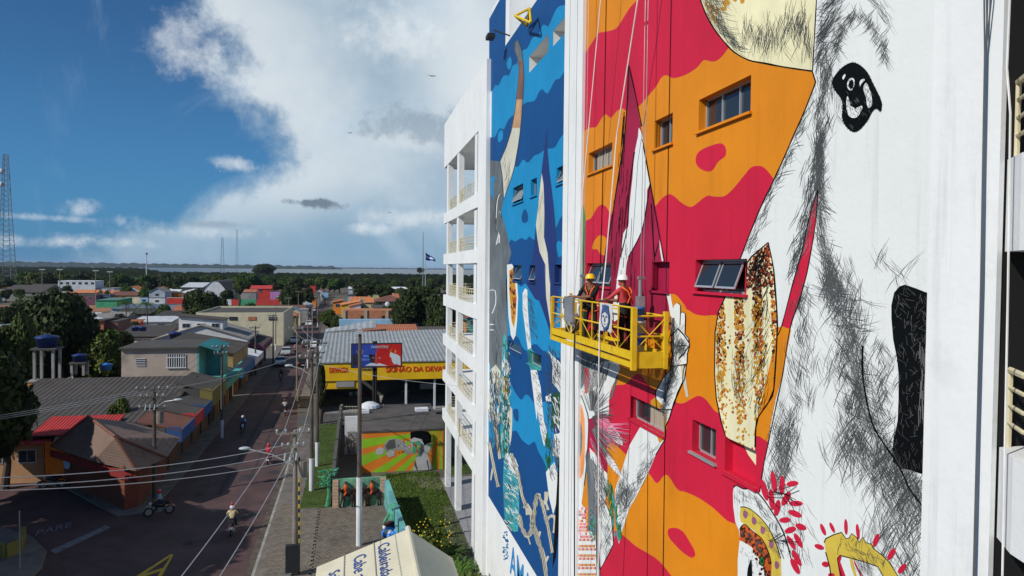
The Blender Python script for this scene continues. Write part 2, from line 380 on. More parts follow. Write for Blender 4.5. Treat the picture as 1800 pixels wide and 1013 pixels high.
pill=cat(C(*o8,(475,790),(510,783),(545,800),(575,845),(600,890),(603,915),(585,925),(545,900),(500,855),(478,825)),3)
pb=cat(C(*o7,(905,180),(915,125),(965,85),(1060,52),(1100,55),(1120,90),(1115,140),(1065,180),(1030,235),(990,250),(930,225)),3)
ob=cat(C(*o7,(165,800),(185,740),(220,705),(250,712),(272,740),(262,840),(225,838),(205,805)),3)
ye,_=W(1015,500); 
def at_y(y,z0,z1,y2): return [(y,z0),(y2,z0),(y2,z1),(y,z1)]
YC0,YC1=21.2,23.15     # white pilaster
part('orange_paint_field',[(at_y(7.42,1.5,27.58,YC0+.2),K_ORG,1,0,True)])
part('crimson_paint_band',[(R1,K_RED,2),(R2,K_RED,2),(R3,K_RED,2),(R4,K_RED,2),(pill,K_RED,3),(pb,K_RED,3),(ob,K_ORG,3)])
gl=C(*o7,(85,455),(97,462),(108,500),(118,580),(119,700),(116,900),(112,1013))+[(1027,520),(1026,600),(1024,690),(1016,690),(1016,440)]
part('green_paint_leaf',[(gl,K_GRN,3)])
strokes('ink_leaf_veins',[([(1024,360),(1025.5,480),(1023,640)],1.4,2),([(1028.5,400),(1027.5,520),(1025,650)],1.2,2)],K_DG,4)
sail=C(*o6,(425,435),(470,650),(510,880))+C(*o7,(545,130),(590,370),(630,560),(660,740),(680,890))+[(1174,500),(1178,580),(1130,600),(1052,600),(1056,520),(1060.5,490)]+C(*o7,(260,800),(300,600),(335,400),(370,180),(400,0))+C(*o6,(410,800),(420,560))
sw=C(*o6,(500,910))+C(*o7,(525,0),(550,150),(580,300),(582,340),(560,380),(558,470),(550,560),(520,680),(470,790),(425,860),(410,930),(405,1013))+[(1098,520),(1088,560),(1075,560),(1083,510)]+C(*o7,(345,1013),(370,860),(390,690),(425,640),(430,560),(440,430),(455,300),(470,120),(495,0))
part('crimson_paint_sail',[(sail,K_MAG,4),(sw,K_BULL,5,2),(C(*o7,(648,735),(662,800),(682,888),(664,888),(650,800)),K_BULL,5)])
fold=[]
for a in [C(*o6,(425,470),(420,700),(395,1013)),C(*o7,(400,0),(340,380),(290,700),(250,900)),C(*o6,(430,470),(480,690),(520,900)),C(*o7,(525,20),(590,380),(650,720),(682,890)),C(*o7,(470,110),(430,400),(420,640),(370,860)),C(*o7,(420,420),(395,650)),C(*o7,(590,480),(600,700),(615,890)),C(*o7,(640,760),(615,860)),C(*o7,(580,340),(560,470),(520,680),(425,860))]: fold.append((a,1.9,3))
for i in range(60):
    t=random.random(); x=1098-35*t+random.uniform(0,62)*t*.9; y=190+t*300; fold.append(([(x,y),(x-1.5,y+random.uniform(15,40))],.8,0))
strokes('ink_sail_folds',fold,K_INK,6)
strokes('wall_joint',[([(1068,-100),(1062,240),(1056,480),(1052,660),(1048,1100)],1.1,0),([(1182.5,-100),(1176,240),(1172,480),(1169,800),(1165,1100)],1.1,0),([(1141,-100),(1137,150),(1133,440),(1140,640),(1138,1100)],.8,0)],K_INK,7)
# ---- white bull
Wbull=C(*q1,(850,-500),(850,0),(830,270),(820,455),(845,520),(780,690),(700,870),(640,1008))+C(*q2,(580,275),(500,440),(430,610),(365,780),(330,985))+[(1300,540),(1345,620),(1352,690),(1345,760),(1340,840),(1335,870),(1330,1150),(1629,1150),(1636,850),(1641.5,515),(1652,0),(1660,-260),(1437,-260)]
strip=C(*q2,(858,340),(850,490),(830,640),(790,860),(750,1008))+C(*q3,(640,190),(600,310))+C(*q3,(560,560),(520,700),(490,850),(465,1013))+C(*q4,(520,250),(500,380),(490,450))+[(1310,870),(1310,800),(1330,700),(1350,640)]+C(*q3,(530,350),(555,290))+C(*q2,(680,1008),(700,930),(760,720),(800,530),(835,420))
stripO=[(1369,575)]+C(*q3,(560,298),(605,315),(560,560),(520,700),(490,850),(475,940),(430,910),(395,905))+[(1340,700)]
leaf=C(*q2,(545,670),(440,760),(410,800),(408,885),(350,960))+C(*q3,(240,130),(200,220),(183,330),(180,560),(190,700),(215,820),(240,905))+C(*q4,(275,95),(330,140),(360,210),(400,280),(455,335),(460,165))+C(*q3,(405,970),(410,860),(425,800),(480,720),(510,650),(525,420),(530,250),(515,80))+C(*q2,(580,850))
part('white_paint_bull',[(Wbull,K_BULL,2)])
part('paint_gap_beside_bull',[(strip,K_RED,3),(stripO,K_ORG,4)])
# ear at the top
ear=C(*q1,(60,-500),(115,0),(150,90),(200,180),(270,270),(330,330),(420,380),(520,400),(650,425),(825,450),(835,270),(850,0),(850,-500))
part('cream_paint_ear',[(ear,K_CREAM,3)])
def dots(poly,n,m,r,layer,box,name,tall=1.5,f=None):
    mb=MB(); k=0; t=0
    while k<n and t<n*30:
        t+=1; x=random.uniform(box[0],box[2]); y=random.uniform(box[1],box[3])
        if not inside((x,y),poly): continue
        if f and random.random()>f(x,y): continue
        rr=random.uniform(*r); a=random.uniform(-.5,.5); cs,sn=math.cos(a),math.sin(a)
        pts=[]
        for j in range(9):
            w=2*math.pi*j/9; px_,py_=rr*math.cos(w)*random.uniform(.85,1.15),rr*tall*math.sin(w)*random.uniform(.85,1.15)
            pts.append((x+px_*cs-py_*sn,y+px_*sn+py_*cs))
        if all(inside(p,poly) for p in pts[::3]): paint(mb,pts,m[k%len(m)],layer+.15*(k%5)); k+=1
    return tag(mb.build(name,BLD),kind='stuff')
dots(ear,60,[K_GOLD],(2,4.2),4,(1235,-60,1320,60),'gold_paint_spots',1.4,lambda x,y:max(0,1-(x-1235)/90-(max(y,0)/90)))
def hatch(spine,wid,n,ang,ln,th=1.1,poly=None,cross=0,jit=12,pw=1.):
    """short ink strokes scattered along a spine"""
    out=[]; seg=[math.dist(a,b) for a,b in zip(spine,spine[1:])]; tot=sum(seg); per=5; N_=max(1,int(n/per*.9)) if n else 0
    for i in range(N_):
        s=(i*.618034%1)*tot; k=0
        while s>seg[k] and k<len(seg)-1: s-=seg[k]; k+=1
        t=min(1,s/seg[k]); a,b=spine[k],spine[k+1]; dx,dy=(b[0]-a[0])/seg[k],(b[1]-a[1])/seg[k]
        o=random.gauss(0,.55)*wid; dk_=abs(o)<.45*wid
        x=a[0]+dx*s-dy*o; y=a[1]+dy*s+dx*o
        base=ang if not(cross and i%5<2) else cross
        A0=base+random.gauss(0,9); sp=random.uniform(1.6,3.4)*max(.35,min(1.,ln/22))
        for q_ in range(per):
            A=math.radians(A0+random.gauss(0,5)); l=ln*random.uniform(.55,1.6)/2; off=(q_-per/2)*sp+random.gauss(0,.5); sh=random.gauss(0,l*.55)
            cx=x-math.sin(A)*off+math.cos(A)*sh; cy=y+math.cos(A)*off+math.sin(A)*sh
            p=(cx-math.cos(A)*l,cy-math.sin(A)*l); q=(cx+math.cos(A)*l,cy+math.sin(A)*l)
            if poly and not(inside(p,poly) and inside(q,poly)): continue
            bow=.1*l; mid=((p[0]+q[0])/2-math.sin(A)*bow,(p[1]+q[1])/2+math.cos(A)*bow)
            out.append(([p,mid,q],th*random.uniform(.35,.8)*(1.1 if dk_ else .8),0,dk_))
    return out
bm=[p for p in Wbull]
main=[p for p in Wbull]
HB=[]
def hb(o,pts,*a,**k): HB.extend(hatch(C(*o,*pts),*a,poly=main,**k))
hb(q1,[(985,-60),(930,130),(880,280),(850,400)],16,330,-62,26,cross=-35)
hb(q1,[(900,-60),(870,200),(855,400)],10,150,-50,20,cross=10)
hb(q1,[(960,340),(990,230),(1040,140),(1110,105),(1170,130),(1230,230),(1270,300),(1290,400)],5,330,-55,20,cross=60)
hb(q1,[(1190,-20),(1250,20),(1290,100),(1300,170)],6,80,60,26)
hb(q1,[(930,380),(900,480),(880,640),(870,760),(865,1000)],7,300,75,26,cross=112)
hb(q1,[(910,400),(935,600),(940,800)],16,110,105,26,cross=70)
hb(q2,[(870,0),(865,100),(868,230),(866,340)],6,330,80,26,cross=108)
hb(q2,[(872,330),(880,500),(885,620),(895,750),(930,850),(960,930),(1010,1008)],7,420,75,26,cross=40)
hb(q2,[(850,130),(830,300),(800,450),(750,640),(700,850)],12,330,-70,30,cross=100)
hb(q2,[(900,800),(1000,900),(1100,1000)],30,200,60,30,cross=100)
hb(q1,[(840,600),(780,740),(700,900),(660,1000)],6,110,115,24,cross=60)
hb(q2,[(690,60),(600,260),(510,480),(400,740)],5,170,115,22,cross=150)
hb(q2,[(1280,730),(1340,820),(1420,930)],25,50,60,34,cross=120)
hb(q3,[(790,0),(830,150),(880,260),(940,340),(1000,400)],16,480,60,30,cross=110)
hb(q3,[(800,60),(950,180),(1040,330)],26,200,100,34,cross=10)
hb(q3,[(690,100),(660,350),(640,600),(600,850),(560,1013)],24,420,60,30,cross=105)
hb(q3,[(880,400),(930,600),(960,800),(1010,1000)],34,620,60,36,cross=110)
hb(q3,[(960,420),(990,560),(1010,720),(1060,900)],14,330,70,34,cross=30)
hb(q3,[(1100,400),(1110,600),(1140,850)],17,230,60,28,cross=115)
hb(q4,[(640,60),(620,250),(600,350)],34,260,60,34,cross=110)
hb(q4,[(1050,60),(1150,250),(1300,400),(1450,560),(1530,700)],50,900,62,42,cross=118)
hb(q4,[(1240,150),(1380,330),(1480,500),(1560,620)],20,420,75,44,cross=130)
hb(q4,[(1300,600),(1400,780),(1500,983)],60,330,60,46,cross=120)
hb(q4,[(1450,340),(1560,450)],12,60,130,24); hb(q4,[(700,500),(720,700),(760,900)],20,110,60,26,cross=95)
hb(q4,[(560,350),(540,420),(600,440)],20,90,70,24)
HB1=[];HB2=[]
for h in HB:
    if random.random()<.2: continue
    (HB1 if random.random()<(.85 if h[3] else .5) else HB2).append((h[0],h[1],0))
strokes('ink_hatching_fine',HB2,K_INK3,5); strokes('ink_hatching',HB1,K_INK2,6)
EH=[]
def eh(pts,*a,**k): EH.extend(hatch(C(*q1,*pts),*a,poly=ear,**k))
eh([(150,0),(200,140),(280,250),(360,310)],13,380,70,24,cross=20); eh([(380,250),(500,260),(650,230),(800,180)],24,330,100,34,cross=70,th=.9); eh([(700,140),(800,260),(820,380)],16,120,95,30,th=.9)
eh([(170,-60),(230,60)],20,90,60,24)
strokes('ink_ear_hatching',[h for h in EH if random.random()<.8],K_INK2,5)
OUT=[(C(*q1,(115,0),(150,90),(200,180),(270,270),(330,330),(420,380),(520,400),(650,425),(825,450)),2.4,3),(C(*q1,(852,-60),(850,0),(835,270),(825,450)),1.6,3),
 (C(*q1,(825,455),(845,520)),2.6,0),(C(*q1,(845,520),(780,690),(700,870),(640,1008))+C(*q2,(580,275),(500,440),(430,610),(365,780)),1.7,3),(C(*q2,(400,885),(340,990)),1.5,0),
 (C(*q2,(858,340),(800,530),(760,720),(700,930))+C(*q3,(555,290),(530,350)),1.5,3),(C(*q2,(860,345),(850,490),(830,640),(790,860),(750,1008))+C(*q3,(640,190),(600,310),(560,560),(520,750),(465,1013))+C(*q4,(520,250),(500,380),(490,450)),1.6,3),
 (C(*q3,(1005,405),(1005,560),(1025,700),(1060,840),(1110,930),(1165,1010))+C(*q4,(1385,310),(1440,430),(1500,510),(1558,590)),3.,3)]
strokes('ink_outline',OUT,K_INK,7)
eye=cat(C(*q1,(948,515),(985,455),(1030,415),(1080,395),(1130,415),(1175,460),(1210,530),(1250,610),(1265,660),(1258,705),(1235,690),(1210,700),(1170,770),(1120,825),(1080,835),(1035,800),(1012,745),(1015,690),(1008,630),(965,570)),3)
nos=C(*q3,(1165,180),(1180,110),(1210,75),(1240,65),(1300,85),(1350,105),(1397,120),(1383,900),(1379,1013))+C(*q4,(1560,350),(1440,310),(1380,300),(1335,260),(1330,200),(1340,90),(1350,0))+C(*q3,(1180,920),(1200,820),(1205,700),(1205,560),(1195,470),(1175,370),(1165,250))
part('black_paint_eye',[(eye,K_INK,6)]); part('black_paint_nostril',[(nos,K_INK,6)])
for it_ in [(C(*q1,*p),K_BULL,7,3) for p in ([(1015,490),(1030,470),(1035,480),(1022,505)],[(1045,530),(1060,500),(1080,495),(1092,510),(1088,550),(1070,575),(1050,560)],[(1120,540),(1130,510),(1150,500),(1155,510),(1135,530),(1128,550)],[(1148,560),(1165,525),(1185,560),(1200,610),(1203,660),(1185,685),(1172,670),(1165,620)],[(1040,640),(1048,610),(1060,640),(1070,670),(1100,685),(1135,670),(1140,690),(1110,740),(1070,745),(1045,710)])]+[(C(*q1,(1053,545),(1064,512),(1082,508),(1084,545),(1070,566)),K_INK,8,3)]: part('white_paint_eye_glint',[it_])
for i in range(150):
    a=random.uniform(0,6.28); rr=random.uniform(.82,1.06); ex,ey=1508+38*rr*math.cos(a)*.9,172+62*rr*math.sin(a)*.9; fold.append
EG=hatch(C(*q1,(1080,430),(1200,560),(1230,650)),10,0,0,0)
ns=[]
for i in range(230):
    x=random.uniform(1570,1636); y=random.uniform(505,835)
    a=random.gauss(80,35); l=random.uniform(3,9); A=math.radians(a); p=(x-math.cos(A)*l,y-math.sin(A)*l); q_=(x+math.cos(A)*l,y+math.sin(A)*l)
    if inside(p,nos) and inside(q_,nos): ns.append(([p,q_],.34,0))
for i in range(26):
    y=random.uniform(600,720); x=1625+random.uniform(-6,6)-(max(0,y-690)*.3); ns.append(([(x,y),(x+random.uniform(-2,2),y+30)],1.1,0))
for i in range(26):
    a=random.uniform(0,6.28); x=1508+random.uniform(-26,26); y=190+random.uniform(-40,35)
    if inside((x,y),eye) and inside((x+4,y+6),eye): ns.append(([(x,y),(x+4,y+6)],.4,0))
strokes('white_scratches',ns,K_SCR,8)
gl2=[]
for i in range(260):
    a=random.uniform(0,6.28); r_=random.uniform(.25,.95); x=1507+31*r_*math.cos(a); y=172+54*r_*math.sin(a); A=math.radians(random.choice([70,80,95,110,40])+random.gauss(0,9)); l=random.uniform(3,8)
    if inside((x,y),eye): gl2.append(([(x-math.cos(A)*l/2,y-math.sin(A)*l/2),(x+math.cos(A)*l/2,y+math.sin(A)*l/2)],.55,0))
for i in range(110):
    k=random.randrange(len(eye)); x,y=eye[k]; a=math.atan2(y-172,x-1507)+random.gauss(0,.5); l=random.uniform(1,3.2); gl2.append(([(x-l*.6*math.cos(a),y-l*.6*math.sin(a)),(x+l*.5*math.cos(a),y+l*.5*math.sin(a))],.6,0))
strokes('ink_eye_strokes',gl2,K_INK,9)
# guarana leaf ear
part('cream_paint_leaf',[(leaf,K_CREAM,4)])
def lf(x,y): return 1. if y<560 else max(.1,1-(y-560)/160)
dots(leaf,700,[K_BRN,K_BRN,K_RST],(1.0,2.5),5,(1255,426,1370,640),'brown_paint_spots',1.5,lambda x,y:(1. if y<530 else .9-(y-530)/190)*(1 if (math.sin((x-1262)/5.2+.6-(y-550)*.004)>.15 or y<505) else .05))
dots(leaf,800,[K_GOLD,K_GOLD,K_GOLD,K_RST],(.9,2.2),6,(1255,520,1370,835),'ochre_paint_spots',1.4,lambda x,y:(.9 if math.sin((x-1262)/5.2+.6-(y-550)*.004)>.0 else .06)*(1. if y<745 else .45))
LH=hatch([(1340,440),(1335,560),(1340,650),(1330,720)],22,520,-70,24,cross=100,poly=leaf,th=1.)+hatch([(1262,600),(1262,700)],6,60,80,24,poly=leaf)+hatch([(1300,620),(1305,700)],12,150,80,26,poly=leaf,th=.8)+hatch([(1345,440),(1325,500)],16,200,-60,20,cross=110,poly=leaf,th=1.2)
strokes('ink_leaf_hatching',[h for h in LH if random.random()<.5]+[([*leaf],2.,0),([(1351,426),(1361,476),(1367,559),(1366,613),(1361,685),(1352,707),(1334,733),(1329.5,752),(1328,800)],2.2,3)],K_INK,7)
# bird head and flower at the foot of the bull
hair=C(*q4,(325,420),(345,408),(390,430),(430,428),(485,460),(540,530),(610,640),(655,740),(690,870),(690,1300),(350,1300),(350,880),(362,760),(360,700),(335,640),(322,540),(320,460))
yl=C(*q4,(370,545),(400,545),(450,570),(530,650),(590,760),(625,870),(630,1200),(580,1200),(560,900),(540,840),(500,760),(460,700),(400,655),(370,640),(362,590))
br=C(*q4,(365,690),(375,670),(400,655),(450,700),(510,750),(550,840),(565,900),(560,1150),(500,1150),(470,900),(430,800),(385,765),(362,755))
fc_=C(*q4,(370,780),(400,770),(440,800),(480,860),(500,900),(540,983),(560,1200),(355,1200),(355,850))
part('paint_parrot_head',[(hair,K_BULL,3),(yl,K_YEL,4),(br,K_RST,5),(fc_,K_BULL,6),(C(*q4,(425,900),(440,880),(445,983),(450,1100),(410,1100),(412,960)),K_INK,7,3),(C(*q4,(507,850),(522,880),(520,910),(507,922),(493,905),(492,870)),K_INK,7,3),(C(*q4,(507,858),(517,882),(515,905),(507,915),(498,902),(497,872)),K_GRN,8,3),(C(*q4,(507,872),(513,888),(507,902),(501,888)),K_INK,9,3)])
dots(br,70,[K_BRN],(1.3,2.6),7,(1300,920,1360,1013),'brown_paint_feather_marks',1.4)
dots(C(*q4,(372,550),(400,550),(450,580),(525,655),(585,765),(620,900),(590,900),(520,760),(455,690),(375,630)),0,[K_PURP],(2,3),7,(1300,880,1380,1013),'x') if 0 else None
for x,y in C(*q4,(400,590),(455,630),(510,690),(565,780),(600,910)): part('purple_paint_mark',[([(x-3,y-6),(x+3,y-4),(x+4,y+3),(x,y+8),(x-4,y+3)],K_PURP,6,2)])
yf=C(*q4,(900,770),(910,745),(960,720),(1010,705),(1040,745),(1060,740),(1075,712),(1110,740),(1120,770),(1145,735),(1165,770),(1200,780),(1215,810),(1270,850),(1310,890),(1370,983),(1430,1100),(1340,1100),(1240,920),(1150,890),(1060,865),(1000,850),(985,870),(990,910),(1010,983),(1030,1100),(960,1100),(935,920),(910,830))
part('mustard_paint_flower',[(yf,K_YEL,6),(C(*q4,(1000,850),(1010,860),(1000,890),(1035,983),(1045,1100),(1015,1100),(985,900),(985,870)),K_RED,7),(C(*q4,(1060,868),(1080,870),(1085,910),(1105,983),(1090,983),(1068,920)),K_YEL,7),(C(*q4,(1088,872),(1100,900),(1140,983),(1130,985),(1090,905)),K_RED,7)])
pet=[(1012,665,45,20,-70) ] if 0 else []
petals=[(520,437,70,24,75),(580,387,72,22,82),(632,408,62,22,92),(698,397,38,22,-8),(566,498,68,22,84),(658,492,50,26,-60),(602,550,52,24,100),(720,522,44,22,0),(714,587,46,24,22),(650,627,36,22,-5),(685,690,38,24,-20),(752,670,36,24,20),(690,770,50,20,60),(735,757,52,22,62),(725,867,58,22,62),(715,920,56,24,62),(892,687,40,16,68),(950,675,36,14,66),(1037,670,50,14,88),(1112,700,50,14,84),(1228,755,44,20,-72),(1325,843,42,22,-58),(868,797,32,20,20),(908,907,24,22,10),(1393,935,38,22,-50),(945,975,22,16,0)]
pl=[]
for x,y,a,b,an in petals:
    A=math.radians(an); pts=[]
    for j in range(14):
        w=2*math.pi*j/14; u=a*math.cos(w); v=b*math.sin(w)*.8; pts.append((x+u*math.cos(A)*1.-v*math.sin(A),y+u*math.sin(A)+v*math.cos(A)))
    pl.append((C(*q4,*pts),K_RED,7))
for p_ in pl: part('crimson_paint_petal',[p_])
BI=[(hair[:9],1.9,3),(yl[:6],1.4,3),(br[:7],1.5,3),(yf,1.5,0)]
for i in range(26):
    a=random.uniform(-1.2,.9); r0=12; cx,cy=C(*q4,(600+60*math.sin(i),560+200*math.cos(i*2.1)))[0]; BI.append(([(cx,cy),(cx+28*math.cos(a),cy-28*math.sin(a)+6)],.8,0))
BI+=hatch(C(*q4,(340,450),(450,480),(560,640),(640,850)),13,240,40,16,cross=80,poly=hair,th=.9)+hatch(C(*q4,(1000,770),(1150,830),(1300,900)),14,120,40,14,cross=110,poly=yf,th=.9)+hatch(C(*q4,(370,690),(450,740),(520,860)),10,160,60,7,poly=br,th=1.4)+hatch(C(*q4,(400,800),(460,880),(500,960)),16,120,70,4,poly=fc_,th=.7)+hatch(C(*q4,(380,560),(480,640),(590,820)),8,80,50,10,poly=yl,th=.7)+hatch(C(*q4,(1130,900),(1200,960)),14,90,60,20,th=.8)
strokes('ink_bird_lines',[a for a in BI if len(a)==3],K_INK,10); strokes('ink_bird_hatching',[a for a in BI if len(a)>3 and random.random()<.6],K_INK2,10)
# ---- painted figure with raised arm (left of the crimson panel)
r8=(1010,640,6.33); h7=(1140,500,4.6)
arm=C(*r8,(1080,30),(1250,0),(1230,170),(1180,270),(1110,430),(1060,600),(1020,690),(1015,830),(905,1013))+C(*o8,(380,520),(320,640),(290,690),(255,800),(240,860),(222,700),(222,600),(250,520),(290,390))+C(*r8,(740,690),(850,660),(860,560),(940,440),(900,330),(950,250))
arm2=C(*o8,(140,690),(175,660),(205,730),(215,860),(180,930),(150,980),(143,850))
hand=C(*h7,(180,190),(205,190),(215,165),(240,148),(262,170),(262,240),(275,222),(300,235),(303,280),(298,400),(330,440),(335,500),(318,560),(315,640),(300,655),(285,700),(280,790),(235,880),(215,960),(190,1013),(70,1013),(60,870),(120,760),(180,690),(195,600),(188,480),(185,350),(185,260))
part('white_paint_arm',[(arm,K_BULL,5),(hand,K_BULL,6),(arm2,K_BULL,5),(C(*h7,(145,65),(175,60),(185,100),(218,280),(200,340),(190,300),(160,130)),K_BULL,7),(C(*h7,(262,655),(290,655),(328,910),(308,915),(275,750)),K_TAN,7)])
part('gold_paint_bracelet',[(C(*r8,(850,410),(900,370),(1000,480),(1030,520),(1030,700),(1010,830),(950,880),(900,760),(860,560)),K_GOLD,6),(C(*r8,(900,540),(950,500),(1000,530),(1000,680),(970,710),(940,620)),K_BULL,7),(C(*r8,(945,545),(990,545),(985,650),(950,640)),K_RED,8),(C(*r8,(958,570),(978,570),(975,625),(960,620)),K_GOLD,9)])
AI=[(hand[3:],1.6,0),(arm[:9],1.6,0),(C(*h7,(240,355),(290,410),(330,470)),2,2),(C(*h7,(235,500),(330,500),(250,600)),2.4,2),(C(*h7,(262,240),(258,330)),1.4,0),(C(*h7,(185,420),(240,360)),2.6,0),(C(*h7,(240,655),(310,650)),2.2,0),(arm2,1.2,0)]
AI+=hatch(C(*h7,(200,300),(215,450),(220,640),(180,850)),9,330,-60,14,cross=60,poly=hand,th=.9)+hatch(C(*h7,(260,470),(280,560)),12,200,-50,12,cross=60,poly=hand,th=.9)
AI+=hatch(C(*r8,(1100,100),(1050,300),(1000,500),(980,640)),8,330,-40,14,cross=70,poly=arm,th=.9)
AI+=hatch(C(*o8,(430,400),(370,540),(300,680),(245,800)),14,420,-40,18,cross=100,poly=arm,th=.9)+hatch(C(*o8,(260,520),(232,680)),6,140,80,16,poly=arm,th=.9)+hatch(C(*o8,(200,760),(180,900)),9,140,60,14,cross=110,poly=arm2,th=.9)+hatch(C(*o8,(250,640),(300,610)),14,220,50,14,cross=120,poly=arm,th=.9)
strokes('ink_arm_outline',[a for a in AI if len(a)==3],K_INK,8); strokes('ink_arm_hatching',[a for a in AI if len(a)>3 and random.random()<.55],K_INK2,8); strokes('ink_arm_hatching_fine',[a for a in AI if len(a)>3 and random.random()<.6],K_INK3,7.5)
tuft=MB()
for i in range(70):
    t=random.random(); x,y=C(*o8,(185+55*t+random.uniform(-18,18),570+260*t))[0]; l=random.uniform(10,22); w=1.6; a=random.uniform(-.3,.3)
    paint(tuft,[(x,y-l/2),(x+w,y),(x+a*4,y+l/2),(x-w,y)],[K_GRN,K_DG,K_GRN,K_TEAL][i%4],7+i*.02)
tuft.build('green_paint_leaves',BLD)['kind']='stuff'
fig=[(C(*o8,(48,140),(100,60),(110,0),(240,-10),(232,60),(205,110),(192,180),(190,245),(150,240),(100,262),(60,250)),K_BULL,4),
 (C(*o8,(48,-60),(200,-70),(190,40),(110,60),(80,120),(48,90)),K_GREY,4.4),
 (C(*o8,(45,150),(75,170),(95,300),(85,480),(75,560),(60,680),(45,690)),K_BULL,5),(C(*o8,(44,190),(60,195),(76,260),(78,400),(70,520),(45,525)),K_PEACH,5.5),(C(*o8,(44,250),(62,300),(64,400),(44,470)),K_GREY,6),
 (C(*o8,(80,440),(100,430),(130,600),(140,760),(150,1150),(70,1150),(95,700)),K_GREY,6),
 (C(*o8,(95,270),(150,240),(190,250),(195,330),(182,400),(185,520),(150,470),(105,340)),K_MAG,6.5),(C(*o8,(130,260),(190,262),(192,290),(150,300)),K_PINK,7),
 (C(*o8,(105,350),(150,440),(170,520),(160,500),(115,400)),K_PINK,7),
 (C(*o8,(100,400),(160,490),(185,530),(178,640),(140,690),(125,600)),K_BULL,6.4),
 (C(*o8,(195,290),(225,310),(258,370),(250,388),(190,340)),K_BULL,7,2),(C(*o8,(180,430),(215,460),(248,520),(245,535),(188,475)),K_BULL,7,2),
 (C(*o8,(75,20),(100,40),(98,110),(78,140)),K_RED,5),(C(*o8,(85,100),(92,120),(90,140),(80,135)),K_RST,6),
 (C(*o8,(200,150),(228,58),(236,62),(206,165)),K_GREY,6),
 (C(*o8,(45,700),(75,690),(90,800),(128,830),(135,1150),(45,1150)),K_BULL,6.8)]
part('paint_feathered_figure',[(f+(2,) if len(f)==3 else f) for f in fig])
mos=MB()
for i in range(26):
    for j in range(9):
        x,y=C(*o8,(46+j*9.6+(i%2)*4,690+i*15))[0]
        if j>4+(i>8)*5: continue
        m=[K_PINK,K_PURP,K_PINK,K_BULL,K_RST,K_PEACH][(i*7+j*3+(i*j)%5)%6] if i<10 else [K_RST,K_BULL,K_PEACH,K_GOLD,K_BULL,K_PURP][(i*5+j*3)%6]
        paint(mos,[(x-1.4,y-2.1),(x+1.4,y-2.3),(x+1.6,y+2.1),(x-1.5,y+2.2)],m,8)
for i in range(60):
    x,y=C(*o8,(random.uniform(98,125),random.uniform(700,850)))[0]; paint(mos,[(x-1.2,y-2),(x+1.5,y-1),(x+.8,y+2.5)],[K_GRN,K_DG,K_TEAL][i%3],8.5)
mos.build('paint_mosaic_scales',BLD)['kind']='stuff'
FI=[]
for k in range(34):
    a=math.radians(-100+k*5.2); x0,y0=C(*o8,(110,235))[0]; r=random.uniform(30,62); FI.append(([(x0+6*math.cos(a),y0+6*math.sin(a)),(x0+r*math.cos(a)*.75,y0+r*math.sin(a))],1.1,0))
for k in range(30):
    x,y=C(*o8,(105+random.uniform(0,80),260+random.uniform(0,150)))[0]; FI.append(([(x,y),(x+9,y+16)],1.2,0))
for k in range(40):
    x,y=C(*o8,(105+random.uniform(0,60),430+random.uniform(0,220)))[0]; FI.append(([(x,y),(x+5,y+22)],.9,0))
for k in range(40):
    x,y=C(*o8,(50+random.uniform(0,150),-60+random.uniform(0,90)))[0]; FI.append(([(x,y),(x-4,y+18)],1.,0))
FI+=[(C(*o8,(195,290),(258,370)),1,0),(C(*o8,(180,430),(246,530)),1,0),(C(*o8,(60,150),(92,240),(95,330),(86,480),(74,580)),1.6,2)]
strokes('ink_feather_lines',[f for f in FI if random.random()<.6],K_INK2,9)
# fine feather texture
ft=[];fd=[]
def fan(cx,cy,a0,a1,r0,r1,n,out,w=.7,curl=0.):
    for k in range(n):
        a=math.radians(a0+(a1-a0)*k/n+random.gauss(0,1.5)); rr=random.uniform(.7,1)*r1; a2=a+curl
        out.append(([(cx+r0*math.cos(a)*.8,cy+r0*math.sin(a)),(cx+(r0+rr)/2*math.cos((a+a2)/2)*.8,cy+(r0+rr)/2*math.sin((a+a2)/2)),(cx+rr*math.cos(a2)*.8,cy+rr*math.sin(a2))],w,0))
fan(1040,730,-115,20,8,58,70,fd); fan(1040,745,20,75,10,90,46,fd,.9,-.25); fan(1050,700,-150,-60,20,70,50,ft)
fan(1036,800,50,85,8,100,40,ft,.8); fan(1046,860,40,100,5,70,34,fd,.7)
for (x0,y0,x1,y1) in [(1072,752,1093,782),(1068,800,1090,836)]:
    for k in range(14): t=k/14; x=x0+(x1-x0)*t; y=y0+(y1-y0)*t; fd.append(([(x,y),(x+7,y+1)],.6,0)); fd.append(([(x,y),(x-3,y+7)],.6,0))
strokes('ink_feather_barbs',[f for f in fd if random.random()<.35],K_INK2,9.5); strokes('grey_feather_lines',[f for f in fd if random.random()<.5],K_INK3,9.6); strokes('grey_feather_barbs',ft,K_INK3,9.3)
pk=[]
fan(1046,738,15,62,12,80,26,pk,1.6,-.2)
strokes('pink_feather_barbs',pk,K_PINK,9)
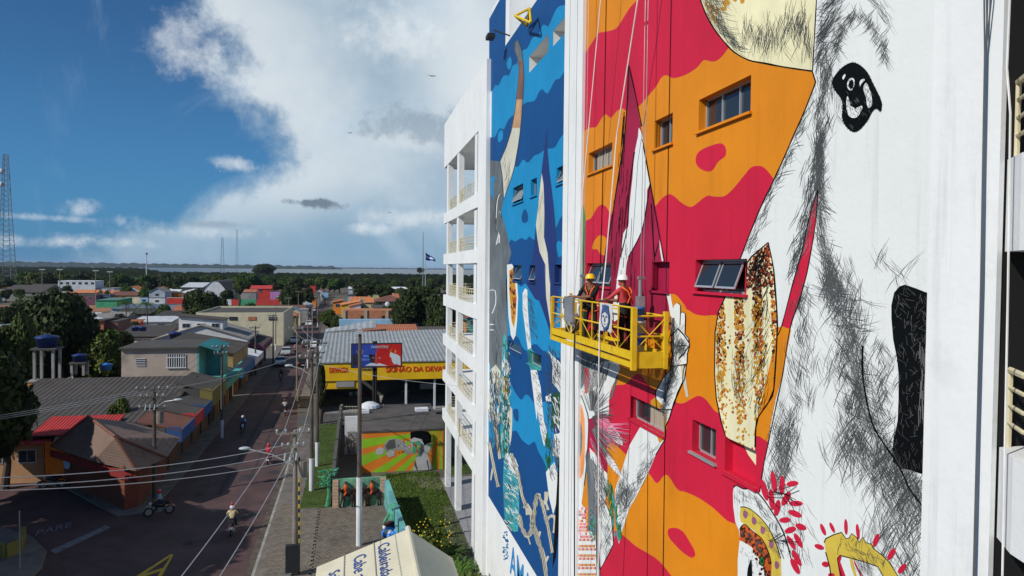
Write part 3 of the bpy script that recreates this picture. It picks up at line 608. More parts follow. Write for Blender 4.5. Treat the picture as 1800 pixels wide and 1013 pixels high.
# ---- blue panel
b1=(850,0,3.895); b2=(850,240,3.895); b3=(850,460,3.62); b4=(850,720,3.455)
LBf=[(858.5,870),(868,-300),(1010,-300),(1010,1120)]
D1=[(860,162)]+C(*b1,(62,620),(85,580),(100,590),(130,530),(150,515),(175,515),(200,450),(225,440),(240,400),(270,345),(300,330),(330,270),(350,250),(375,245),(400,180),(420,170),(445,180),(480,100),(510,50),(540,38),(568,35))+[(1008,5)]
D1=cat(D1,3,False)+[(1010,-300),(860,-300)]
D2=[(860,242)]+C(*b1,(62,940),(80,935),(110,880),(140,885),(165,830),(190,800),(230,770),(270,720),(300,700),(350,690),(380,630),(405,612),(440,640),(490,550),(520,540),(560,480))+[(1008,105)]
D2L=[(1008,225)]+C(*b2,(555,-20),(520,20),(490,75),(440,85),(415,95),(380,120),(350,130),(320,165),(300,180),(270,160),(240,205),(215,205),(180,200),(100,170))+[(860,284)]
D3=C(*b2,(150,760),(170,740),(190,705),(215,720),(260,695),(290,710),(315,685),(340,705),(420,720),(495,625),(520,570),(545,540),(600,520))
D3L=[(1008,600)]+C(*b3,(430,470),(420,440),(400,380),(370,290),(350,240),(330,240),(300,190),(270,140),(235,160),(200,110),(145,105))
D4=C(*b3,(140,480),(170,470),(200,470),(225,490),(245,540),(280,570),(310,530),(340,528),(370,560),(400,575),(430,610),(460,610),(560,620))
D4L=C(*b3,(560,920),(430,910),(385,890),(345,920),(320,900),(290,855),(265,850),(240,880),(200,830),(170,770),(140,760))
D5=C(*b4,(150,150),(165,140),(200,130),(230,180),(275,215),(310,195),(335,260),(360,300),(400,380),(480,420))
BP=[(LBf,K_LB,1),(D1,K_DB,2),(cat(D2,3,False)+cat(D2L,3,False),K_DB,2),(cat(D3,3,False)+cat(D3L,3,False),K_DB,2),(cat(D4,3,False)+cat(D4L,3,False),K_DB,2),
 (cat(D5,3,False)+[(1008,1120),(880,1120),(858.5,870),(859,740),(885,745)],K_DB,2),
 (C(*b1,(180,390),(192,410),(192,450),(180,475),(165,470),(160,430)),K_LB,3,3),(C(*b1,(105,905),(130,895),(132,950),(105,975),(98,950)),K_LB,3,3),
 (C(*b2,(285,498),(303,530),(305,575),(280,595),(262,575),(265,530)),K_DB,3,3),(C(*b2,(500,740),(520,715),(545,740),(545,800),(515,825)),K_LB,3,3),(C(*b4,(180,5),(210,0),(212,70),(190,60)),K_DB,3,3),
 (C(*b3,(438,235),(500,235),(500,460),(440,440)),K_LB,3),(C(*b4,(30,0),(60,0),(60,120),(75,200),(60,240),(30,200)),K_LB,3)]
part('blue_paint_field',BP)
gry=C(*b2,(45,165),(110,170),(130,300),(135,440),(120,520),(160,660),(190,800),(165,900),(150,1013))+C(*b3,(140,0),(150,350),(155,560),(110,700),(60,710),(35,640),(38,0))
part('grey_paint_horned_head',[(gry,K_GREY,4),(C(*b2,(50,280),(80,272),(68,340),(72,435),(50,390)),K_LB,5)])
tk=C(*b1,(230,275),(215,290),(212,340),(235,400),(245,480),(235,600),(215,770),(190,900),(155,1013))+C(*b2,(140,110),(115,170),(130,280),(135,350),(140,430),(160,370),(190,290),(215,200),(240,60))+C(*b1,(250,920),(262,800),(270,680),(278,520),(272,420),(262,340),(240,285))
def seg(poly,y0,y1):
    out=[]; n=len(poly)
    for lim,keep in ((y0,1),(y1,-1)):
        out=[]; n=len(poly)
        for i in range(n):
            a,b=poly[i],poly[(i+1)%n]; ia=(a[1]-lim)*keep>=0; ib=(b[1]-lim)*keep>=0
            if ia: out.append(a)
            if ia!=ib: t=(lim-a[1])/(b[1]-a[1]); out.append((a[0]+(b[0]-a[0])*t,lim))
        poly=out
    return poly
K_TK=paintm('horn brown paint',srgb(120,84,70),.3); K_TK2=paintm('horn tan paint',srgb(190,150,110),.3); K_BONE=paintm('bone wall paint',srgb(205,203,185),.1)
part('paint_horn',[(tk,K_BONE,5),(seg(tk,70,110),K_GREY,6),(seg(tk,108,175),K_TK,6),(seg(tk,173,225),K_TK2,6)])
nv=C(*b1,(435,860))+C(*b2,(440,100),(455,260),(480,460),(495,640),(500,830),(492,1013))+C(*b3,(490,100),(470,300),(432,475),(400,370),(355,250),(330,240),(300,190),(270,140),(285,100),(300,0))+C(*b2,(330,1013),(335,850),(350,700),(365,560),(385,350),(405,180),(420,60))
nw=C(*b2,(400,250),(412,330),(415,400),(418,520),(415,690),(440,800),(455,1013))+C(*b3,(425,100),(425,200),(428,410),(400,230),(390,0))+C(*b2,(430,1013),(425,880),(385,790),(370,700),(360,610),(375,480),(390,330))
part('navy_paint_sail',[(nv,K_NV,4),(nw,K_BONE,5)])
lf2=C(*b3,(150,20),(180,15),(205,50),(215,130),(222,230),(215,380),(205,470),(190,500),(175,470),(160,350),(152,180)); lf3=C(*b3,(165,60),(190,40),(200,120),(212,230),(205,350),(195,420),(180,380),(166,200))
part('paint_seed_pod',[(lf2,K_BULL,6),(lf3,K_GOLD,7)]); dots(lf3,40,[K_BRN,K_RST],(1,1.8),8,(890,470,912,580),'brown_paint_pod_marks',2.)
barm=C(*b3,(265,170),(280,180),(282,290),(290,400),(300,490),(305,560),(285,570),(275,500),(265,420),(250,300),(250,200)); barm2=C(*b3,(300,690),(340,690),(365,800),(385,1013))+C(*b4,(385,130),(370,230),(350,150),(330,0))+C(*b3,(340,1013),(320,860))
part('white_paint_blue_side_arm',[(barm,K_BULL,5),(C(*b3,(282,560),(300,550),(345,600),(350,690),(300,690),(285,650)),K_TEAL,5.5),(barm2,K_BULL,5),(C(*b4,(380,380),(430,320),(450,380),(445,560),(425,640),(400,540)),K_BULL,5),
 (C(*b3,(415,570),(440,600),(500,650),(500,850),(440,770),(440,650)),K_BULL,5),(C(*b3,(440,830),(500,840),(500,1040),(430,1060)),K_DG,6),(C(*b3,(395,860),(430,840),(435,890),(400,890)),K_BULL,6),(C(*b4,(420,0),(480,0),(480,130),(430,150)),K_NV,6),(C(*b4,(430,150),(480,140),(480,300),(420,280)),K_BULL,6),(C(*b4,(455,330),(480,300),(470,600),(440,900),(420,960),(440,600)),K_INK,7)])
tf=MB()
for i in range(36):
    t=random.random(); x,y=C(*b4,(380+30*random.random(),150+210*t))[0]; l=random.uniform(8,18); paint(tf,[(x,y-l/2),(x+1,y),(x,y+l/2),(x-1,y)],[K_GRN,K_DG][i%2],6+i*.02)
tf.build('green_paint_grass',BLD)['kind']='stuff'
jf=C(*b4,(125,300),(200,380),(215,450),(210,740),(150,700),(125,620)); TL=[(jf,K_TEAL,5),(C(*b4,(130,290),(160,260),(200,310),(212,400),(180,380)),K_BULL,5),(C(*b3,(125,480),(145,480),(155,560),(165,760),(172,1013),(110,1013),(115,760)),K_TEAL,5),(C(*b4,(105,0),(155,0),(160,250),(110,290)),K_TEAL,5),
 (C(*b3,(45,690),(110,700),(115,1013),(38,1013)),K_BONE,4.5),(C(*b3,(40,960),(110,950),(108,1013),(40,1013)),K_NV,4.7),(C(*b3,(118,640),(160,630),(165,700),(130,730)),K_BULL,6,2),(C(*b3,(120,750),(150,740),(155,830),(135,880)),K_GOLD,6,2),(C(*b4,(80,0),(105,0),(100,60)),K_BULL,5),(C(*b4,(150,0),(175,0),(172,150),(160,200)),K_BONE,5)]
part('teal_paint_figure',[(f+(2,) if len(f)==3 else f) for f in TL])
st=[]
for i in range(9):
    st.append((C(*b4,(128,330+i*36),(160,370+i*38),(212,430+i*34)),1.6,2))
for i in range(40):
    x=random.uniform(882,896); y=random.uniform(600,800); st.append(([(x,y),(x+random.uniform(-1,1),y+9)],.9,0))
for i in range(24):
    x=random.uniform(862,880); y=random.uniform(655,740); st.append(([(x,y),(x-1,y+22)],1,0))
strokes('pale_paint_strokes',st,K_LB,7)
vine=[]
def V(pts,w): 
    vine.append((C(*b4,*pts),w,4))
VN=MB()
for pts,w in [([(170,270),(215,420),(235,520),(262,600),(270,640)],6),([(215,640),(235,720),(270,770),(295,720),(290,640),(265,580),(250,600)],7),([(300,700),(312,600),(330,515),(355,560),(378,560),(385,500)],7),([(355,560),(375,640),(395,720),(420,870)],6),([(300,690),(330,790),(352,850),(372,940),(385,1050)],8),([(378,560),(395,610)],4),([(380,690),(405,650),(435,660),(430,750)],5),([(40,0),(75,120),(100,300)],6),([(36,200),(60,330),(90,470)],6),([(60,330),(45,430)],3),([(330,790),(345,740)],4),([(372,940),(395,890)],4),([(270,770),(285,820)],3)]:
    for qd in line(C(*b4,*pts),w,4): paint(VN,list(qd),K_TAN,6)
VN.build('grey_paint_vine',BLD)['kind']='stuff'
vl=[]
for pts in ([(170,270),(215,420),(235,520),(262,600)],[(215,640),(235,720),(270,765),(295,720),(290,640)],[(300,700),(312,600),(330,520),(355,560)],[(355,560),(375,640),(395,720),(420,870)],[(300,690),(330,790),(352,850),(385,1050)],[(40,0),(75,120),(100,300)],[(36,200),(60,330),(90,470)]):
    for o in (-9,0,9): vl.append((C(*b4,*[(a+o,b) for a,b in pts]),.8,3))
vl+=hatch(C(*b4,(345,100),(400,500)),2,0,0,0)+hatch([(949,680),(960,780)],5,120,-40,10,poly=barm2,th=.9)+hatch([(925,520),(930,600)],4,80,60,10,poly=barm,th=.9)+hatch(C(*b3,(460,650),(480,800)),16,120,60,18,th=.9)+hatch(C(*b4,(440,180),(460,280)),10,60,80,16,th=.9)+hatch(C(*b2,(170,200),(150,350)),10,60,-75,26,poly=tk,th=.7)+hatch(C(*b2,(405,400),(400,600)),8,50,85,40,poly=nw,th=.7)
vl+=[(C(*b2,(80,600),(90,430),(118,390),(132,430)),1.4,3),(C(*b2,(85,660),(98,540),(115,505),(125,560)),1.2,3),(tk,1.1,0)]
strokes('ink_blue_side_lines',[a if len(a)==3 else (a[0],a[1]*.7,0) for a in vl if len(a)==3 or random.random()<.7],K_INK2,8)
wl=[(C(*b2,(88,560),(96,440),(118,388),(130,425)),1.3,3),(C(*b2,(88,640),(98,545),(112,508),(122,540)),1.3,3),(C(*b2,(90,740),(110,650),(108,730)),2.2,2),(C(*b3,(40,185),(75,185),(78,270),(55,330)),1.6,2),(C(*b3,(40,400),(70,400)),2,0),(C(*b3,(40,435),(66,435)),1.5,0)]
strokes('white_paint_lines',wl,K_BULL,7)
# white base below the blue field with the word, cut on the diagonal of the real base line
za=W(858.5,870)[1]; 
base=[(YB-.05,-.0),(YB-.05,W(862,876)[1])]+[(23.1,W(945,1013)[1]),(23.1,0)]
zb=W(945,1013)[1]
part('white_paint_base',[([(36.95,0),(36.95,za-.03),(23.1,zb),(23.1,0)],K_WW,9,0,True)])
K_TXT=paintm('blue lettering paint',srgb(50,130,185),.1)
yA,zA=W(897.5,1000); yT,zT=W(897.5,952)
text('lettering',"AMAZONAS",basis((XW-.03,yA,zA-.15),(0,-1,0),(0,0,1)),1.95,K_TXT,BLD,.004,.95,.02)
sk=MB()
for i in range(40):
    a,b=random.uniform(884,893),random.uniform(935,985); 
    y,z=W(a,b); sk.quad((XW-.03,y,z),(XW-.03,y-.25,z+.1),(XW-.03,y-.22,z+.16),(XW-.03,y+.03,z+.05),K_TXT)
sk.build('faded_blue_emblem',BLD)['kind']='stuff'
bf=[];bw=[];bt=[]
def rstrokes(out,x0,x1,y0,y1,n,ang,l,w):
    for k in range(n):
        x=random.uniform(x0,x1); y=random.uniform(y0,y1); A=math.radians(ang+random.gauss(0,14)); q=l*random.uniform(.5,1.3)/2; out.append(([(x-math.cos(A)*q*.6,y-math.sin(A)*q),(x+math.cos(A)*q*.6,y+math.sin(A)*q)],w,0))
rstrokes(bf,862,882,655,790,150,84,16,.7); rstrokes(bf,884,897,600,800,160,80,9,.6); rstrokes(bt,884,897,600,800,120,80,8,.9); rstrokes(bw,882,898,620,790,90,85,7,.8)
rstrokes(bf,962,988,615,760,120,60,16,.7); rstrokes(bf,968,988,770,840,60,70,14,.7); rstrokes(bw,972,990,700,760,40,55,12,.9); rstrokes(bf,888,911,805,930,60,40,16,.8); rstrokes(bw,888,910,810,930,60,35,14,.9); rstrokes(bf,868,880,560,650,10,86,26,.5)
for (a,b,c,d) in ((925,520,934,590),(934,650,955,790)):
    for k in range(60): t=random.random(); x=a+(c-a)*t+random.uniform(0,10); y=b+(d-b)*t; bf.append(([(x,y),(x+3,y+random.uniform(3,8))],.55,0))
strokes('ink_fine_lines',bf,K_INK2,9); strokes('white_fine_lines',bw,K_BULL,9.5); strokes('teal_fine_lines',bt,K_DG,9.2)
# ---- pilasters
mb=MB(); mb.bx(XW-.1,XW+.1,YC0,YC1,0,33.5,K_WW)
mb.build('pilaster',BLD)
mb=MB()
for y in (YC0+.55,YC0+1.35): mb.bx(XW-.104,XW-.09,y,y+.025,0,33.5,K_GREY)
mb.build('pilaster_joint',BLD)['kind']='stuff'
mb=MB(); mb.bx(XW-.22,XW+.5,36.9,39.35,0,28.0,K_WW); mb.build('pilaster',BLD)
# ---- window units
def window(w):
    y0,y1,z0,z1=w['y0'],w['y1'],w['z0'],w['z1']; D=.19; m=w['m']
    r=MB(); x0,x1=XW-.001,XW+D+.02
    r.quad((x0,y1,z0),(x0,y0,z0),(x1,y0,z0),(x1,y1,z0),m); r.quad((x0,y1,z1),(x1,y1,z1),(x1,y0,z1),(x0,y0,z1),m)
    r.quad((x0,y0,z0),(x0,y0,z1),(x1,y0,z1),(x1,y0,z0),m); r.quad((x0,y1,z0),(x1,y1,z0),(x1,y1,z1),(x0,y1,z1),m)
    k=w['kind']
    if k=='void':
        D=.7; r=MB(); x1=XW+.58
        r.quad((x0,y1,z0),(x0,y0,z0),(x1,y0,z0),(x1,y1,z0),m); r.quad((x0,y0,z0),(x0,y0,z1),(x1,y0,z1),(x1,y0,z0),m); r.quad((x0,y1,z0),(x1,y1,z0),(x1,y1,z1),(x0,y1,z1),m); r.quad((x0,y1,z1),(x1,y1,z1),(x1,y0,z1),(x0,y0,z1),m); r.quad((x1,y1,z0),(x1,y0,z0),(x1,y0,z1),(x1,y1,z1),K_DARK)
        r.build('window_opening',BLD); return
    W0=r.build('window',BLD); s=MB(); s.bx(XW-.07,XW+D,y0-.06,y1+.06,z0-.05,z0-.002,K_ALU if w.get('sill') else m); s.build('window_sill',BLD)
    xf=XW+D
    if k=='shut':
        p=MB(); p.bx(xf-.02,xf+.02,y0,y1,z0,z1,m); p.build('painted_shutter',W0)
        if w is WINS[8]:
            q=MB(); yy,zz=W(1291,778); ya,za_=W(1326,835); q.poly([(xf-.025,y1-.3,z1),(xf-.025,y0+.02,z1),(xf-.025,y0+.02,z0+.2),(xf-.025,(y0+y1)/2,z0+.45)],K_CREAM); q.build('cream_paint_leaf_tip',W0)
        return
    g_=MB(); g_.bx(xf+.01,xf+.02,y0,y1,z0,z1,K_WIN); g_.build('pane',W0)
    if w.get('curt') or k=='curt':
        c=MB(); c.bx(xf+.004,xf+.009,y0+.05,y1-(y1-y0)*(.4 if k=='curt' else .12),z0,z1,K_CURT); c.build('curtain',W0)
    f=MB(); t=.035
    for a,b,c,d in ((y0,y1,z0,z0+t),(y0,y1,z1-t,z1),(y0,y0+t,z0,z1),(y1-t,y1,z0,z1)): f.bx(xf-.03,xf+.025,a,b,c,d,K_ALU)
    n=w['n']
    for i in range(1,n): yy=y0+(y1-y0)*i/n; f.bx(xf-.026,xf+.022,yy-t/2,yy+t/2,z0+t,z1-t,K_ALU)
    f.build('frame',W0)
    if w.get('fill'): c=MB(); c.bx(xf-.034,xf-.031,y0,y0+(y1-y0)*.16,z0,z1,m); c.build('painted_panel',W0)
    if k=='awning':
        if w.get('fill'): y0=y0+(y1-y0)*.16
        for i in range(n):
            a=y0+(y1-y0)*i/n+.04; b=y0+(y1-y0)*(i+1)/n-.04; h=(z1-z0)-.1; ang=.36
            M=Matrix.Translation((xf-.03,(a+b)/2,z1-.05))@Matrix.Rotation(ang,4,'Y')
            q=MB(); R3=M.to_3x3(); o=M.translation
            for dy,dz,sy,sz in ((0,-h/2,(b-a)/2-.0,h/2),): pass
            def bar(yc,zc,sy,sz,mt,th=.025): q.box(o+R3@Vector((0,yc,zc)),(th,sy,sz),mt,M=R3)
            L=b-a
            bar(0,-.02,L,.04,K_ALU); bar(0,-h+.02,L,.04,K_ALU); bar(-L/2+.02,-h/2,.04,h-.08,K_ALU); bar(L/2-.02,-h/2,.04,h-.08,K_ALU); bar(0,-h/2,L-.08,h-.08,K_WIN,.008)
            q.build('open_sash',W0)
for w in WINS: window(w)
# ================================================================== galleries (part of the same block)
K_RAIL=mat('cream rail paint',(.62,.55,.36),.5,.1,stain=.3); K_SOF=mat('grey soffit',(.42,.42,.42),.9,.1)
K_GF=mat('grey gallery floor',(.25,.25,.26),.8,.1)
levels=[27.35,23.9,20.65,17.45,14.25,11.1,8.1,5.1]     # top of each slab band above
GX0=7.0
def bulge(y,a,b,amt=.45):
    t=(y-a)/(b-a); return amt*math.sin(math.pi*min(1,max(0,t)))**.5 if 0<t<1 else 0
def band(z0,z1,y0,y1,ba,bb,name,amt=.35,depth=2.6):
    mb=MB(); N=40; ys=[y0+(y1-y0)*i/N for i in range(N+1)]; ys=sorted(set(ys+[ba,bb]))
    pts=[(GX0-bulge(y,ba,bb,amt),y) for y in ys]+[(GX0+depth,y1),(GX0+depth,y0)]
    mb.prism(pts,z0,z1,K_WW); return mb.build(name,BLD)
CY=[(39.45,40.1),(44.6,45.5),(49.9,50.7)]   # columns near, mid (pairs)
ya=PY; 
colpx=[(832,842.5),(801.5,810),(784,791)]
cols=[]
for a,b in colpx:
    y_b=W(a,500)[0]; cols.append(y_b)
# column faces: left pixel edge gives the far end of each column
for i,(a,b) in enumerate(colpx):
    yb=W(a,470)[0]; 
    mb=MB(); mb.bx(GX0+.03,GX0+.4,yb-.85,yb,0,27.3,K_WW); mb.build('column',BLD)
YG0,YG1=39.36,56.4
for i,z in enumerate([26.7,23.0-.0]): pass
slab=[(24.95,28.4),(20.55,21.35),(17.35,18.15),(14.1,14.95),(11.0,11.85),(8.15,8.95),(5.05,5.9)]
c2,c3=W(842,470)[0],W(801.5,470)[0]
for i,(z0,z1) in enumerate(slab):
    band(z0,z1,YG0,YG1,c3+.2-.0 if 0 else c2-.3,c3-.8,'gallery_slab',.0 if i==0 else .1)
    if i>0:
        mb=MB(); mb.bx(GX0+2.6,GX0+2.75,YG0,YG1-1,z0,z0+.5,K_SOF); mb.build('ceiling_beam',BLD)
# back wall with the openings to the corridor
mb=MB()
mb.bx(GX0+2.62,GX0+2.9,YG0,47.0,0,27,K_WW); mb.bx(GX0+.45,GX0+3.4,56.2,56.45,24.9,28.4,K_WW); mb.build('gallery_back_wall',BLD)
mb=MB()
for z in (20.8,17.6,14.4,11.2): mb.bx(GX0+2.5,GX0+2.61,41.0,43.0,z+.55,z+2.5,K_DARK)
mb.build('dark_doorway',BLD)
for yy in (56.2,):
    mb=MB(); mb.bx(GX0+2.9,GX0+3.3,yy-.35,yy,0,25,K_WW); mb.build('column',BLD)
mb=MB(); mb.bx(GX0,GX0+5.4,YG0,YG1,0.0,.25,K_GF); mb.build('gallery_floor',BLD)
RB=MB(); RB.box((0,0,0),(.05,.05,.9),K_RAIL); 
def railing(pts,z,h=.85,parent=BLD,bars=None,rails=4,end_posts=True,r=.022):
    """horizontal rails in a path with posts, each its own part"""
    a=MB(); pts=[Vector((p[0],p[1],z)) for p in pts]
    root=None
    for i in range(rails):
        zz=h*(1-i/rails*.92); t=MB(); t.tube([p+Vector((0,0,zz)) for p in pts],r*(1.25 if i==0 else .8),K_RAIL,6)
        o=t.build('rail' if root else 'railing',root or parent); root=root or o
    d=[0]
    for p,q in zip(pts,pts[1:]): d.append(d[-1]+(q-p).length)
    n=max(2,int(d[-1]/.55)+1)
    for k in range(n):
        s=d[-1]*k/(n-1); j=0
        while j<len(d)-2 and s>d[j+1]: j+=1
        t=(s-d[j])/(d[j+1]-d[j]); p=pts[j].lerp(pts[j+1],t)
        b=MB(); b.tube([p,p+Vector((0,0,h))],r,K_RAIL,6); b.build('post',root)
    return root
c1y0=YG0; cA=W(842,470)[0]-.85
for i,(z0,z1) in enumerate(slab[1:]):
    zz=z1
    # near bay, bulging middle bay, far bay
    a0=W(832,470)[0]; a1=W(810,470)[0]-.0; b0=W(801.5,470)[0]; b1=W(791,470)[0]-.2
    railing([(GX0+.2,YG0+.05),(GX0+.15,a0-.9)],zz)
    N=8; railing([(GX0+.1-.16*math.sin(math.pi*j/N)**.5,a0+.05+(b0-.95-a0)*j/N) for j in range(N+1)],zz)
    railing([(GX0+.15,b0+.05),(GX0+.15,W(784,470)[0]-.9)],zz)
    railing([(GX0+.3,56.3),(GX0+2.5,56.3)],zz)
# ---- near gallery at the right edge of the photo
mb=MB(); mb.bx(6.86,6.925,6.43,7.33,0,34,K_WW)
mb.build('corner_column',BLD)
mb=MB(); mb.bx(6.93,6.985,7.335,7.46,0,34,K_WW); mb.build('render_strip',BLD)
NZ=[(20.4,21.5),(17.25,18.25),(14.1,15.1),(10.9,11.9)]
def curve(x_in,n=12,a0=6.42,L=5.):
    pts=[]
    for j in range(n+1):
        t=j/n; pts.append((6.95-.62*math.sin(math.pi*t)**.6 if 0<t<1 else 6.95,a0-L*t))
    return pts
for z0,z1 in NZ:
    mb=MB(); c=curve(0); mb.prism([*reversed(c),(9.5,6.425),(9.5,1.4)][::-1],z0,z1,K_WW); mb.build('gallery_slab',BLD)
    railing([(x+.12,y) for x,y in curve(0)],z1,.85,r=.03)
mb=MB(); mb.bx(8.41,8.6,1.0,6.5,0,34,K_DARK); mb.bx(6.926,8.4,6.445,6.6,0,34,K_DARK); mb.bx(6.99,8.4,5.9,6.42,0,34,K_DARK) if 0 else None; mb.build('gallery_shade_wall',BLD)  # near-black colour stands in for the shade inside the gallery
mb=MB(); mb.bx(6.86,9,.6,1.3,0,34,K_WW); mb.build('column',BLD)
mb=MB(); mb.bx(6.86,9.5,.6,7.3,24,34,K_WW); mb.build('upper_wall',BLD)
# cables down the corner column and beside the gallery
K_CAB=mat('cable sheath',(.09,.1,.11),.5,.1); K_ROPE=mat('white rope',(.75,.74,.7),.8,.1); K_STEEL=mat('galvanised steel',(.35,.36,.37),.4,.15,metal=.5,stain=.3)
def W3(u,v,x): y,z=W(u,v,x); return (x,y,z)
for k,(a,b,c) in enumerate([((1730,0),(1731,95),(1711,1013)),((1736,0),(1733,95),(1713,1013)),((1743,-5),(1732,99),(1712,1013))]):
    mb=MB(); x=6.8; pts=[W3(a[0]+3*(k-1),-150,x),W3(*a,x),W3(*b,x),W3(1724+k,500,x),W3(*c,x),W3(c[0]-3,1200,x)]; mb.tube(pts,.009,K_CAB,5); tag(mb.build('cable'),'%s grey cable clipped down the white corner column'%['thin','middle','looped'][k],'cable','cables on the corner column')
mb=MB(); mb.tube([W3(1779,-150,6.7),W3(1775,0,6.7),W3(1770,120,6.7),W3(1776,200,6.7),W3(1772,500,6.7),W3(1762,1013,6.7)],.011,K_ROPE,5); tag(mb.build('cable'),'pale cable hanging at the edge of the dark gallery openings','cable')
# ================================================================== ground, streets
def struct(o): o['kind']='structure'; return o
K_GROUND=mat('dusty ground',(.11,.095,.07),.95,.25,.08,stain=.6,sc2=.05,stainc=(.035,.05,.02))
K_ASPH=mat('worn asphalt',(.082,.047,.046),.85,.22,.5,stain=.7,sc2=.16,bump=.15,bscale=40,stainc=(.045,.036,.038))
K_ASPH2=mat('grey asphalt',(.085,.083,.082),.88,.15,.4,stain=.4,sc2=.2,stainc=(.045,.043,.043))
K_PAV=mat('concrete pavement',(.15,.135,.12),.9,.18,.8,stain=.6,sc2=.5,stainc=(.07,.06,.05)); K_KERB=mat('painted kerb',(.3,.28,.25),.9,.2,2,stain=.6,stainc=(.1,.09,.08))
K_GRASS=mat('lawn soil',(.05,.085,.015),.95,.3,.8,stain=.55,sc2=.6,stainc=(.09,.075,.03)); K_WPAINT=mat('worn white road paint',(.17,.18,.2),.8,.2,3,stain=1.,sc2=2.4,stainc=(.07,.05,.05)); K_YPAINT=mat('yellow road paint',(.55,.36,.03),.8,.15,3,stain=.4,sc2=2,stainc=(.1,.07,.05))
K_PATCH=mat('dark asphalt patch',(.04,.034,.036),.9,.2,1)
def sheet(name,pts,z,m): b=MB(); b.poly([(p[0],p[1],z) for p in pts],m); return struct(b.build(name))
sheet('ground',[(-16000,-400),(16000,-400),(16000,6500),(-16000,6500)],0,K_GROUND)
K_WATER=mat('river water',(.09,.11,.11),.35,.05,.002,spec=.6)
sheet('river',[(-420,1500),(25000,1500),(25000,28000),(-12000,28000),(-12000,9000),(-1500,5200)],.3,K_WATER)
sheet('road',[(-13.3,-30),(-5.2,-30),(-5.2,58),(-5.6,76),(-6.6,92),(-7.2,130),(-8.5,200),(-12,420),(-20,420),(-15.5,200),(-13.6,130),(-13.3,95)],.004,K_ASPH)
sheet('side_street',[(-60,46),(-13.3,30),(-13.3,60),(-15.2,53.2),(-21.9,60.6),(-24,61.5),(-60,74)],.008,K_ASPH)
sheet('side_street',[(-5.9,79.5),(30,77.5),(30,92.5),(-6.4,94)],.008,K_ASPH2)
sheet('road_patch',[(-9.9,56),(-9.5,56),(-9.9,110),(-10.3,110)],.012,K_PATCH); sheet('road_patch',[(-8.1,60),(-7.9,60),(-8.5,118),(-8.7,118)],.012,K_PATCH)
def slab_(name,pts,h,m,kerb=True):
    b=MB(); b.prism(pts,-.02,h,m); return struct(b.build(name))
slab_('pavement',[(-5.2,-30),(-2.3,-30),(-2.3,52),(-2.9,78.6),(-4.6,79.2),(-5.5,76.5),(-5.2,58)],.13,K_PAV)
slab_('kerb',[(-5.36,-30),(-5.2,-30),(-5.2,58),(-5.5,76.5),(-4.7,79.2),(-4.8,79.35),(-5.65,76.6),(-5.36,58)],.135,K_KERB)
slab_('pavement',[(-16.5,62.3),(-13.4,60),(-13.3,95),(-13.7,130),(-15.6,200),(-17.5,200),(-16.5,130)],.13,K_PAV)
slab_('pavement',[(-24.2,61.6),(-21.6,60.1),(-15.4,52.1),(-13.5,52.6),(-13.4,60),(-16.5,62.3)],.128,K_PAV)
slab_('pavement',[(-6.6,94.2),(16,92.7),(16,94.2),(-5.2,95.4),(-5.8,130),(-7,200),(-8.4,200),(-7.1,130)],.13,K_PAV)
slab_('verge',[(-3.6,51.2),(-1.4,51.2),(-1.3,78.45),(-3.3,78.5)],.15,K_GRASS)
slab_('lawn',[(2.6,40),(6.9,40),(6.9,58.9),(2.3,58.9)],.08,K_GRASS); slab_('verge',[(7.6,58),(12,58),(12,77),(7.6,77)],.07,K_GRASS)
slab_('path',[(5.2,54.5),(7.0,53.6),(7.0,57.2),(4.2,58.0)],.09,mat('sand path',(.2,.17,.13),.95,.2,1)); slab_('path',[(5.3,36),(6.98,36),(6.98,50),(6.3,50)],.1,K_PAV)
# hexagonal paver forecourt, real pavers where they show largest
K_PVR=mat('grey paving blocks',(.165,.14,.112),.92,.25,3.2,stain=.5,sc2=.7,stainc=(.06,.05,.042)); K_PJ=mat('paver joints',(.045,.04,.033),.95,.2)
slab_('forecourt',[(-2.3,30),(2.6,30),(2.6,51.3),(-2.3,51.3)],.1,K_PJ)
pm=MB()
r=.155
for i in range(int(21.2/(r*1.5*1.0))):
    for j in range(int(4.85/(r*1.78))+1):
        x=-2.12+j*r*1.78+(i%2)*r*.89; y=30.2+i*r*1.56
        if x>2.5: continue
        t=random.uniform(-.003,.004); k=len(pm.v); c,s=r*.98,0
        pm.add([(x+r*.95*math.sin(math.pi/3*q),y+r*.95*math.cos(math.pi/3*q),.118+t) for q in range(6)],[(5,4,3,2,1,0)],K_PVR)
tag(pm.build('paving_blocks'),kind='stuff')
# pavers on the sidewalk strip
pm=MB()
for i in range(62):
    for j in range(9):
        x=-5.1+j*.31+(i%2)*.15; y=34+i*.3; pm.box((x+.15,y+.15,.132+random.uniform(0,.004)),(.285,.275,.012),K_PVR)
tag(pm.build('pavement_blocks'),kind='stuff')
b=MB(); b.bx(-4.9,-3.2,38.2,40.2,.1,.16,mat('steel cover plate',(.16,.18,.2),.6,.15)); tag(b.build('cover_plate'),'grey steel plate set in the pavement by the kerb','plate')
for i,(u,v,l) in enumerate([(330,955,'round manhole cover in the near road'),(455,780,'manhole cover in the sunlit lane'),(350,870,'manhole cover by the shaded kerb')]):
    p=P(u,v); b=MB(); b.tube([(p.x,p.y,.0),(p.x,p.y,.016)],.33,K_PATCH,16); tag(b.build('manhole_cover'),l,'manhole cover')
for i in range(9):
    x=random.uniform(-12.5,-6); y=random.uniform(44,120); w=random.uniform(.4,1.2); h_=random.uniform(.8,3); sheet('road_patch',[(x+random.uniform(-.1,.1),y),(x+w,y+random.uniform(-.2,.2)),(x+w+random.uniform(-.1,.1),y+h_),(x,y+h_+random.uniform(-.2,.2))],.009+i*.0004,K_PATCH)
